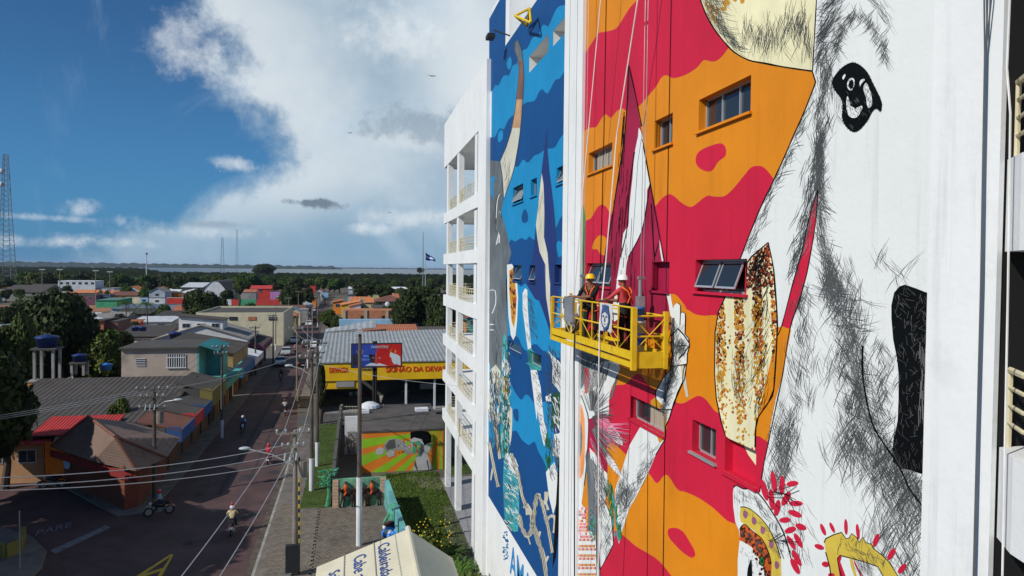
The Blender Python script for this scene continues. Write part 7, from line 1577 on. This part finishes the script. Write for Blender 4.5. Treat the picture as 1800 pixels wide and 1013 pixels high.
def face(parent,h,fwd,helmet=None,style='site',mask=None,goggles=None):
    """eyes, nose, mouth, ears, hat on a head centred at h looking along fwd"""
    h=Vector(h); f=Vector(fwd).normalized(); s=f.cross(Vector((0,0,1))).normalized(); M=Matrix((s,f,s.cross(f))).transposed().to_4x4(); M.translation=h
    def pt(x,y,z): return M@Vector((x,y,z))
    b=MB(); b.sphere(pt(0,.105,-.01),.018,K_SKIN,7,5,(1,1,1.4)); b.build('nose',parent,True)
    for k in (-1,1):
        b=MB(); b.sphere(pt(k*.034,.09,.02),.013,M_W,8,6); b.sphere(pt(k*.034,.1,.02),.007,K_HAIR,6,5); b.build('eye',parent,True); b=MB(); b.sphere(pt(k*.085,0,0),.025,K_SKIN,7,5,(.5,.8,1.3)); b.build('ear',parent,True)
    b=MB(); b.sphere(pt(0,.095,-.05),.02,mat('lip',(.2,.05,.04),.5,.05),8,5,(1.4,.5,.4)); b.build('mouth',parent,True)
    if mask: b=MB(); b.sphere(pt(0,.03,-.055),.09,mask,10,7,(.95,.95,.7)); b.build('scarf',parent,True)
    if goggles: b=MB(); b.sphere(pt(0,.05,.022),.083,goggles,12,5,(1.02,.75,.3)); b.build('goggles',parent,True)
    if helmet and style=='site':
        b=MB(); n=16; z0=.035
        prof=[(.145,0),(.128,.012),(.122,.06),(.1,.1),(.06,.125),(.01,.132)]; o=len(b.v); vs=[]
        b.lathe((0,0,z0),prof,helmet,18); b.v=[tuple(pt(x,y*1.1+(.03 if z<z0+.011 and y>0 else 0),z)) for x,y,z in b.v]; b.build('hard_hat',parent,True)
    if helmet and style=='moto':
        b=MB(); b.sphere(h+Vector((0,0,.02)),.145,helmet,14,10,(1,1.1,1.02)); b.build('helmet',parent,True); b=MB(); b.sphere(pt(0,.045,.01),.12,K_GLS,12,6,(1.02,1,.38)); b.build('visor',parent,True)
def rider(T,shirt,trous,helmet,fwdy=1,pass_=False,skin=K_SKIN,dy=0.):
    y=-.12+dy
    J={'pelvis':((0,y,.97),.155),'waist':((0,y+.03,1.14),.14),'chest':((0,y+.1,1.34),.165),'neck':((0,y+.13,1.5),.06),'head':((0,y+.15,1.6),.085),'crown':((0,y+.15,1.7),.08)}
    E_=[('pelvis','waist','shirt'),('waist','chest','shirt'),('chest','neck','skin'),('neck','head','skin'),('head','crown','skin')]
    for s,n in ((-1,'l'),(1,'r')):
        J[n+'sh']=((s*.19,y+.1,1.42),.07); J[n+'el']=((s*.32,y+.26,1.2),.048); J[n+'wrist']=((s*.33,.28+(dy if pass_ else 0)*1.2,1.08),.032); E_+= [('chest',n+'sh','shirt'),(n+'sh',n+'el','shirt'),(n+'el',n+'wrist','skin')]
        hand(J,E_,J[n+'wrist'][0],(0,1,0),(s,0,0),n)
        J[n+'hip']=((s*.12,y+.02,.93),.1); J[n+'kn']=((s*.21,y+.42,.84),.075); J[n+'an']=((s*.2,y+.28,.44),.05); J[n+'toe']=((s*.2,y+.44,.38),.04); E_+= [('pelvis',n+'hip','tr'),(n+'hip',n+'kn','tr'),(n+'kn',n+'an','tr'),(n+'an',n+'toe','shoe')]
    body('body',J,E_,{'shirt':shirt,'skin':skin,'tr':trous,'shoe':K_TYR},T); 
    q=empty('tmp',(0,0,0)); bpy.data.objects.remove(q)
    face_parent=T; face(T,(0,y+.15,1.63),(0,1,0),helmet,'moto')
def cloth(n,c): return mat(n,c,.85,.12,6)
K_JE=cloth('dark jeans',(.02,.025,.045)); K_BLK=cloth('black cloth',(.012,.012,.014))
def motorcyclist(u,v,rz,paint,shirt,helmet,l1,l2,extra=None,g=None):
    p=P(u,v,0); T=empty('motorcycle',(0,0,0),l1,'motorcycle'); make_bike(paint,T); T.location=(p.x,p.y,.01); T.rotation_euler=(0,0,rz)
    R_=empty('person',(0,0,0),l2,'person'); rider(R_,shirt,K_JE,helmet)
    if extra:
        b=MB(); extra(b); b.build('pointed_topper',R_,True)
    R_.location=T.location; R_.rotation_euler=(0,0,rz); return T
H_W=carp('white helmet',(.6,.6,.6)); H_R=carp('red helmet',(.5,.02,.03)); H_K=carp('black helmet',(.02,.02,.02)); H_P=carp('pink helmet',(.6,.25,.3))
motorcyclist(408,937,.05,C_K,cloth('pale yellow shirt',(.6,.5,.25)),H_W,'black motorcycle nearest on the sunlit road','person in yellow shirt and white helmet with red topper riding away',lambda b:b.tube([(0,.02,1.75),(0,.0,1.86),(0,-.01,2.0)],[.1,.06,.02],H_R,8))
motorcyclist(472,816,.0,C_R,cloth('red shirt',(.55,.02,.025)),H_R,'red motorcycle on the road left of the striped pole','person in red shirt and red helmet riding away')
motorcyclist(501,729,.1,C_K,cloth('grey white shirt',(.45,.45,.45)),H_K,'dark motorcycle in sun near the side street','person in grey white shirt riding past the side street')
motorcyclist(427,761,PI,C_W,cloth('blue shirt',(.06,.13,.3)),H_W,'white motorcycle coming out of the shade','person in blue shirt riding towards the viewer')
motorcyclist(494,669,PI,C_K,cloth('dark shirt',(.03,.03,.04)),H_K,'black motorcycle with shining headlight beside the shade','person in dark clothes riding towards the viewer up the street')
motorcyclist(519,622,PI,C_R,cloth('pink shirt',(.6,.3,.35)),H_P,'small motorcycle between the parked cars','person in pink shirt riding between the cars')
motorcyclist(280,906,PI*.62,C_K,cloth('blue white shirt',(.3,.4,.5)),H_R,'motorcycle crossing the shaded junction','person in blue white shirt turning left in the shade')
p=P(95,857,0); T=empty('motorcycle',(0,0,0),'black motorcycle parked by the orange wall','motorcycle'); make_bike(C_K,T); T.location=(p.x,p.y-.2,.01); T.rotation_euler=(0,0,PI*.5)
# standing people at the bar
def stander(x,y,rz,shirt,trous,label,z=0,sitting=False,hat=None):
    T=empty('person',(0,0,0),label,'person'); J={'pelvis':((0,0,.95),.14),'waist':((0,0,1.1),.125),'chest':((0,.01,1.32),.155),'neck':((0,0,1.5),.055),'head':((0,.01,1.6),.085),'crown':((0,.01,1.69),.075)}
    E_=[('pelvis','waist','shirt'),('waist','chest','shirt'),('chest','neck','skin'),('neck','head','skin'),('head','crown','hair')]
    for s,n in ((-1,'l'),(1,'r')):
        J[n+'sh']=((s*.2,0,1.42),.065); J[n+'el']=((s*.27,-.02,1.14),.045); J[n+'wrist']=((s*.26,.12,.9),.03); E_+= [('chest',n+'sh','shirt'),(n+'sh',n+'el','shirt'),(n+'el',n+'wrist','skin')]; hand(J,E_,J[n+'wrist'][0],(0,.4,-.9),(s*0+.3,.9,0),n)
        J[n+'hip']=((s*.1,0,.9),.095); J[n+'kn']=((s*.11,.02,.5),.068); J[n+'an']=((s*.12,-.01,.09),.045); J[n+'toe']=((s*.12,.16,.05),.04); E_+= [('pelvis',n+'hip','tr'),(n+'hip',n+'kn','tr'),(n+'kn',n+'an','tr'),(n+'an',n+'toe','shoe')]
    body('body',J,E_,{'shirt':shirt,'skin':K_SKIN,'tr':trous,'shoe':K_TYR,'hair':K_HAIR},T); face(T,(0,.01,1.62),(0,1,0)); T.location=(x,y,z); T.rotation_euler=(0,0,rz); return T
for u,v,sh,l in [(567,698,cloth('pale shirt',(.5,.5,.45)),'person in pale shirt at the yellow bar corner'),(581,697,K_BLK,'person in black standing by the bar counter'),(590,694,H_W,'person in white shirt beside the cooler'),(613,693,cloth('white shirt',(.6,.6,.6)),'person in white shirt near the plastic chairs'),(622,694,K_JE,'person in dark blue at the bar opening')]:
    p=P(u,v,0.1); stander(p.x,p.y,random.uniform(2.4,3.8),sh,K_JE,l,.02)
# bar furniture
K_PLA=mat('white plastic',(.6,.6,.58),.5,.03); K_PLR=mat('red plastic',(.45,.03,.02),.5,.05)
def chair(x,y,rz,m,label,z=.0,group=None):
    T=empty('plastic_chair',(0,0,0),label,'chair',group); b=MB(); b.box((0,0,.44),(.44,.44,.04),m); b.build('seat',T); b=MB(); b.box((0,-.21,.68),(.42,.035,.42),m); b.build('backrest',T)
    for s in (-1,1):
        for t in (-1,1): b=MB(); b.tube([(s*.19,t*.18,.43),(s*.22,t*.22,0)],.025,m,5); b.build('leg',T)
        b=MB(); b.tube([(s*.22,-.2,.66),(s*.23,.15,.64),(s*.21,.18,.44)],.02,m,5); b.build('armrest',T)
    T.location=(x,y,z); T.rotation_euler=(0,0,rz)
for i,(u,v,m,l) in enumerate([(617,701,K_PLA,'left white plastic chair at the pavement edge of the bar'),(626,700,K_PLA,'right white plastic chair at the pavement edge of the bar'),(637,700,K_PLR,'left red plastic chair by the bar post'),(646,697,K_PLR,'right red plastic chair by the bar post'),(652,700,K_PLR,'red plastic chair behind the billboard post')]):
    p=P(u,v,.0); chair(p.x,p.y,.3*i,m,l)
def table(u,v,m,label):
    p=P(u,v,0); T=empty('table',(p.x,p.y,0),label,'table'); b=MB(); b.bx(p.x-.5,p.x+.5,p.y-.4,p.y+.4,.7,.74,m); b.build('tabletop',T)
    for s in (-1,1):
        for t in (-1,1): b=MB(); b.tube([(p.x+s*.42,p.y+t*.32,.7),(p.x+s*.45,p.y+t*.35,0)],.022,m,5); b.build('leg',T)
table(712,697,K_PLA,'white table in front of the dark bar opening'); table(698,696,K_BLK,'dark table in front of the bar opening'); table(596,700,K_TB,'blue covered table at the bar counter')
b=MB(); p=P(745,684,.3); b.bx(p.x-1,p.x+1,93,93.6,1.2,1.9,K_PLA); tag(b.build('chest_freezer'),'white chest freezer glowing pale inside the dark bar','freezer')
# pieces of yard clutter
for i,(u,v) in enumerate([(600,800),(610,812),(622,806),(616,795)]):
    p=P(u,v,0.3); b=MB(); b.tube([(p.x,p.y,.1),(p.x+.5-.3*i,p.y+.6,1.6),(p.x+.8-.2*i,p.y+1.2,1.9)],.05,K_WOOD,5); tag(b.build('timber'),'%s grey timber propped in the narrow yard'%['leftmost','second','third','short'][i],'timber')
# ================================================================== work platform on the painted wall
K_GY=mat('yellow platform paint',(.7,.46,.012),.6,.15,3,stain=.55,sc2=3,stainc=(.28,.15,.03)); K_GYD=K_GY
gx0,gx1,gy0,gy1,gz0=6.02,6.76,14.62,21.15,15.05
G_=empty('suspended_platform',(6.4,17.8,gz0),'yellow steel work platform hanging in front of the crimson mural','work platform')
def gb(name,pts,r=.022,box=None,par=None):
    b=MB(); 
    if box: b.bx(*box,K_GY)
    else: b.tube(pts,r,K_GY,6)
    return b.build(name,par or G_)
h=1.13; 
for x,n_ in ((gx0,'outer'),(gx1,'inner')):
    gb('side_beam',0,box=(x-.025,x+.025,gy0,gy1,gz0-.02,gz0+.16)); 
    gb('side_beam_lower',0,box=(x-.03,x+.03,gy0+.02,gy1-.02,gz0-.2,gz0-.08)) if x==gx0 else None
    hh=h if x==gx0 else .95
    for z in (hh,hh*.55): gb('rail',[(x,gy0+.03,gz0+z),(x,gy1-.03,gz0+z)],.021)
    n=7
    for k in range(n+1):
        y=gy0+.03+(gy1-gy0-.06)*k/n; gb('post',0,box=(x-.024,x+.024,y-.024,y+.024,gz0+.16,gz0+hh)) if k in (0,4,n) else gb('post',[(x,y,gz0+.16),(x,y,gz0+hh)],.015)
    for k in range(n):
        y=gy0+(gy1-gy0)*k/n; y2=gy0+(gy1-gy0)*(k+1)/n; gb('brace',[(x,y+.05,gz0+.16),(x,y2-.05,gz0+hh*.55)] if k%2 else [(x,y2-.05,gz0+.16),(x,y+.05,gz0+hh*.55)],.010)
for y in (gy0,gy1):
    gb('end_beam',0,box=(gx0+.03,gx1-.03,y-.025,y+.025,gz0-.2,gz0+.16)); 
    for z in (.95,.5): gb('end_rail',[(gx0,y,gz0+z),(gx1,y,gz0+z)],.021)
    gb('brace',[(gx0,y,gz0+.16),(gx1,y,gz0+.9)],.013); gb('brace',[(gx1,y,gz0+.16),(gx0,y,gz0+.9)],.013)
gb('corner_post',0,box=(gx0-.06,gx0+.05,gy0-.06,gy0+.05,gz0-.24,gz0+h+.02)); gb('corner_post',0,box=(gx1-.04,gx1+.05,gy0-.06,gy0+.05,gz0-.22,gz0+1.05)); gb('corner_post',0,box=(gx0-.05,gx0+.04,gy1-.05,gy1+.05,gz0-.2,gz0+h))
# expanded metal deck: real bars so that light falls through
deck=MB()
for k in range(17): x=gx0+.05+(gx1-gx0-.1)*k/16; deck.bx(x-.005,x+.005,gy0,gy1,gz0+.0,gz0+.015,K_GY)
for k in range(150): y=gy0+(gy1-gy0)*k/150; deck.bx(gx0+.03,gx1-.03,y,y+.008,gz0+.016,gz0+.026,K_GY)
for k in range(10): y=gy0+(gy1-gy0)*(k+.5)/10; deck.bx(gx0+.03,gx1-.03,y-.03,y+.03,gz0-.05,gz0-.001,K_GY)
tag(deck.build('deck_grating',G_),kind='stuff')
for y in (gy0+1.1,gy1-1.05):
    b=MB(); b.bx(gx1-.22,gx1-.06,y-.1,y+.1,gz0+.95,gz0+1.35,K_STEEL); b.tube([(gx1-.14,y,gz0+1.35),(gx1-.14,y,gz0+1.75)],.05,K_STEEL,7); hh_=b.build('hoist_motor',G_); b=MB(); b.bx(gx1-.2,gx1-.04,y-.05,y+.05,gz0+1.75,gz0+1.82,K_STEEL); b.build('cable_clamp',hh_)
    for dx in (-.14,-.07): 
        b=MB(); b.tube([(gx1+dx,y,gz0+1.8),(gx1+dx+.02,y-.05,34)],.008,K_STEEL,5); tag(b.build('steel_cable'),'%s steel hoist cable at the %s end of the platform'%('outer' if dx==-.14 else 'inner','near' if y<17 else 'far'),'cable')
b=MB(); b.bx(gx0-.1,gx0-.03,gy1-2.35,gy1-1.55,gz0+.5,gz0+1.2,K_STEEL); b.build('control_box',G_)
b=MB(); b.lathe((gx0+.3,gy1-1.1,gz0+.17),[(.2,0),(.23,.1),(.23,.4),(.15,.5)],K_STEEL,12); tag(b.build('motor_drum'),'grey motor drum at the far end of the platform','motor')
b=MB(); b.lathe((gx0+.25,gy1-.75,gz0+.8),[(.13,0),(.14,.33)],K_TB,12); tag(b.build('small_bucket'),'blue bucket at the far left end of the platform','bucket')
# buckets near end
def bucket(x,y,z,r,h_,m,label,band=None):
    T=empty('bucket',(x,y,z),label,'bucket'); b=MB(); b.lathe((x,y,z),[(r*.85,0),(r,h_),(r*1.04,h_),(r*1.04,h_-.02)],m,16); b.build('bucket_body',T,True); b=MB(); b.lathe((x,y,z+h_+.002),[(r*1.05,0),(r*1.05,.02),(r*.3,.025)],m,16); b.build('lid',T)
    if band: b=MB(); b.lathe((x,y,z+h_*.3),[(r*.93,0),(r*.97,h_*.35)],band,16); b.build('label_band',T)
bucket(gx0+.36,gy0+.62,gz0+.03,.17,.75,mat('grey white pail',(.45,.47,.48),.6,.08),'tall grey white paint pail with blue label at the near end',K_TB)
bucket(gx0+.36,gy0+.64,gz0+.82,.16,.28,K_TB2,'blue paint bucket standing on the grey white pail')
b=MB(); b.bx(gx0+.15,gx1-.1,gy0+1.5,gy0+2.0,gz0+.03,gz0+.2,K_BRN); tag(b.build('paint_box'),'low brown box on the platform deck','box')
# hanging sheet with a blue drawing
T=empty('hanging_cloth',(gx0-.05,17.2,gz0+.5),'white sheet with a blue face drawing hung over the platform rail','cloth')
cy0,cy1=W(1054.5,530,gx0-.05)[0],W(1077,530,gx0-.05)[0]; cz1=gz0+1.15; cz0=W(1065,583,gx0-.05)[1]
b=MB(); n=8
for i in range(n):
    a=cy0+(cy1-cy0)*i/n; c=cy0+(cy1-cy0)*(i+1)/n; b.quad((gx0-.05-.02*math.sin(i),a,cz0),(gx0-.05-.02*math.sin(i+1),c,cz0),(gx0-.05,c,cz1),(gx0-.05,a,cz1),K_PLA)
b.build('sheet',T)
K_PB=mat('blue drawn print',(.05,.09,.22),.7,.2)
def cl(pts,k=0): 
    b=MB(); q=[(cy0+(cy1-cy0)*x,cz1-(cz1-cz0)*y) for x,y in pts]
    for t in tessellate_polygon([[Vector((p[0],p[1],0)) for p in q]]): b.poly([(gx0-.075-.003*k,q[i][0],q[i][1]) for i in t],K_PB if k!=1 else K_PLA)
    b.build('drawn_mark',T)
cl([(.2,.35),(.3,.1),(.5,.03),(.7,.1),(.82,.35),(.85,.6),(.7,.85),(.5,.93),(.3,.85),(.15,.6)]); cl([(.28,.4),(.5,.3),(.72,.4),(.76,.6),(.65,.78),(.5,.86),(.35,.78),(.25,.6)],1); cl([(.3,.44),(.45,.42),(.45,.5),(.32,.5)],2); cl([(.55,.42),(.7,.44),(.68,.5),(.55,.5)],2); cl([(.45,.5),(.55,.5),(.56,.66),(.44,.66)],2); cl([(.38,.72),(.62,.72),(.5,.76)],2); cl([(.25,.12),(.32,.02),(.4,.1),(.5,0.01),(.6,.1),(.7,.02),(.75,.12),(.5,.17)],2); cl([(.4,.86),(.6,.86),(.62,.99),(.38,.99)],2)
# ropes
def rope(pts,label,r=.014,m=None): b=MB(); b.tube(pts,r,m or K_ROPE,6); tag(b.build('rope'),label,'rope')
def Wp(u,v,x): y,z=W(u,v,x); return Vector((x,y,z))
rope([Wp(1075,-260,6.4),Wp(1056,0,6.35),Wp(1023,353,6.3),Wp(1007,545,6.1),Wp(1001,640,5.96),Wp(1000,700,5.96),Wp(998,1150,6.3)],'white safety rope left of the yellow helmeted man')
rope([Wp(1152,-260,6.4),Wp(1121,0,6.35),Wp(1084,240,6.3),Wp(1065,460,6.2),Wp(1054,569,5.95),Wp(1052,690,5.95),Wp(1052,1150,6.3)],'white safety rope between the two men',.016)
# two men
K_OR=mat('orange harness webbing',(.75,.13,.02),.7,.1); K_GLV=mat('yellow work glove',(.55,.36,.06),.8,.1); H_Y=carp('yellow hard hat',(.8,.5,.01)); H_WW=carp('white hard hat',(.72,.72,.7)); K_RSH=cloth('red patterned shirt',(.5,.05,.06)); K_RED2=cloth('red mask cloth',(.6,.05,.06)); K_GOG=mat('blue goggles',(.02,.03,.15),.2,0)
def worker(x,y,shirt,hat,label,look,arms,mask,goggles,lean=0.,s=1.0,bag=False):
    z=gz0+.03; T=empty('person',(0,0,0),label,'person')
    f=Vector(look).normalized(); sd=f.cross(Vector((0,0,1)))
    def L(a,b_,c): return f*a+sd*b_+Vector((0,0,c))     # forward, right, up
    J={'pelvis':(L(0,0,.93),.135),'waist':(L(.02+lean*.3,0,1.1),.12),'chest':(L(.04+lean*.7,0,1.32),.155),'neck':(L(.06+lean,0,1.49),.055),'head':(L(.08+lean,0,1.585),.083),'crown':(L(.08+lean,0,1.67),.075)}
    E_=[('pelvis','waist','tr'),('waist','chest','shirt'),('chest','neck','skin'),('neck','head','skin'),('head','crown','skin')]
    for sgn,n in ((-1,'l'),(1,'r')):
        J[n+'sh']=(L(.03+lean*.8,sgn*.19,1.41),.066); el,wr=arms[n]; J[n+'el']=(Vector(el),.046); J[n+'wrist']=(Vector(wr),.031); E_+= [('chest',n+'sh','shirt'),(n+'sh',n+'el','shirt' if n=='l' or True else 'skin'),(n+'el',n+'wrist','skin')]
        d=(Vector(wr)-Vector(el)).normalized(); hand(J,E_,wr,(d.x,d.y,d.z*.3),sd*sgn,n)
        J[n+'hip']=(L(0,sgn*.1,.88),.095); J[n+'kn']=(L(.03,sgn*.13,.48),.066); J[n+'an']=(L(-.02,sgn*.15,.09),.045); J[n+'toe']=(L(.15,sgn*.17,.045),.042); E_+= [('pelvis',n+'hip','tr'),(n+'hip',n+'kn','tr'),(n+'kn',n+'an','tr'),(n+'an',n+'toe','shoe')]
    body('body',J,E_,{'shirt':shirt,'skin':K_SKIN,'tr':K_BLK,'shoe':K_TYR},T,2); hc=L(.08+lean,0,1.61); face(T,hc,f,hat,'site',mask,goggles)
    b=MB()
    for sg in (-1,1):
        b.tube([L(.0+lean*.7,sg*.13,1.48),L(.19+lean*.8,sg*.1,1.38),L(.2+lean*.6,sg*.03,1.25),L(.17+lean*.3,sg*.09,1.1)],.02,K_OR,5); b.tube([L(.0+lean*.7,sg*.13,1.48),L(-.13+lean*.7,sg*.07,1.38),L(-.14+lean*.5,0,1.25),L(-.13+lean*.3,sg*.09,1.1)],.02,K_OR,5)
        b.tube([L(.09,sg*.1+sg*.02,.78),L(.02,sg*.21,.8),L(-.09,sg*.1,.78),L(.0,sg*.0+.02*sg,.76),L(.09,sg*.1,.78)],.018,K_OR,5)
    b.build('safety_harness',T,True)
    b=MB(); pts=[L(.0+.145*math.cos(a)+lean*.1,.15*math.sin(a),1.02) for a in [k*PI/8 for k in range(17)]]; b.tube(pts,.025,K_TYR,5); b.build('belt',T)
    b=MB(); b.sphere(L(.1,.17,.95),.07,K_TYR,8,6); b.sphere(L(-.05,.19,.93),.08,K_TYR,8,6); b.build('tool_pouch',T,True)
    T.location=(x,y,z); T.scale=(1.03,)*3; return T
rz_=gz0+.03; zr_=h+.0
# left man faces the viewer side, forearms on the outer rail
y1m=W(1037,540,6.33)[0]; y2m=W(1098,560,6.42)[0]
lx=6.35
worker(lx,y1m,K_BLK,H_Y,'person in black shirt and yellow hard hat leaning on the platform rail',(-.55,-.83,0),
 {'l':((-.34,.12,1.2),(-.37,.28,1.26)),'r':((-.25,.05,1.18),(-.36,.42,1.27))} if 0 else {'l':((-.1,-.28,1.17),(-.33,-.02,1.15)),'r':((-.28,.22,1.14),(-.36,.52,1.15))},K_RED2 if 0 else None,K_GOG)
worker(6.45,y2m,K_RSH,H_WW,'person in red shirt and white hard hat with red mask and harness',(-.5,.87,0),
 {'l':((-.42,.05,1.2),(-.42,.38,1.15)),'r':((-.02,.42,1.14),(-.36,.58,1.15))},K_RED2,K_RED2,.03)
gl_=[o for o in bpy.data.objects if o.get('label','').startswith('person in black shirt and yellow')][0]
b=MB(); b.sphere((lx-.37,y1m+.6,gz0+1.24),.055,K_GLV,9,6,(.8,1.4,.6)); o=b.build('glove'); o.parent=gl_; o.matrix_parent_inverse=Matrix.Translation(-Vector(gl_.location))
# boots/bag on deck by the left man
b=MB(); b.sphere((6.2,y1m+1.35,gz0+.2),.2,K_BLK,9,6,(.7,1.2,.7)); tag(b.build('work_bag'),'dark work bag on the deck at the far end','bag')
# hose
b=MB(); b.tube([Vector((gx0-.04,18.6,gz0+.6)),Vector((gx0-.06,18.7,gz0+.2)),Vector((gx0-.05,18.75,gz0-.5)),Vector((gx0+.1,18.8,6)),Vector((gx0+.1,18.8,0))],.018,K_BW,6); tag(b.build('power_cable'),'black power cable dropping from the platform','cable')
# roof davit, lamp
T=empty('roof_davit',(6.6,30,27),'yellow triangular steel davit on the roof edge above the blue mural','davit'); c=[Wp(905,28,6.3),Wp(931,15,6.6),Wp(933,40,6.5),Wp(926,46,6.9)]
for i,(a,b_) in enumerate([(0,1),(1,2),(2,0),(1,3),(0,3)]): b=MB(); b.tube([c[a],c[b_]],.05,K_GY,6); b.build('strut',T)
T=empty('wall_lamp',(6.5,34,28),'black floodlight on a bracket at the blue parapet corner','lamp'); a=Wp(896,63,6.95); b_=Wp(868,53,6.3); b=MB(); b.tube([a,b_],.035,K_BW,6); b.build('bracket',T); b=MB(); e=Wp(862,65,6.2); b.box(e,(.35,.6,.18),K_BW); b.build('lamp_head',T)
# lightweight antenna wire on the gallery
T=empty('satellite_dish',(0,0,0),'small white satellite dish behind the brick terrace','satellite dish'); p=PY(681,535,170); b=MB(); b.sphere(p,.6,M_W,10,6,(1,.3,1)); b.build('dish',T,True); b=MB(); b.tube([p,(p.x,p.y,2)],.06,K_STEEL,5); b.build('mast',T)
# haze over the plain
HZ=MB(); HZ.bx(-16500,26000,-500,29000,-1.6,75,None); hz_o=HZ.build('haze'); hz_o['kind']='stuff'
hm=bpy.data.materials.new('air haze'); hm.use_nodes=True; hm.node_tree.nodes.clear(); vn=hm.node_tree.nodes.new('ShaderNodeVolumePrincipled'); vn.inputs['Color'].default_value=(.62,.78,1,1); vn.inputs['Density'].default_value=(.00004); on=hm.node_tree.nodes.new('ShaderNodeOutputMaterial'); hm.node_tree.links.new(vn.outputs[0],on.inputs['Volume']); hz_o.data.materials.clear(); hz_o.data.materials.append(hm)
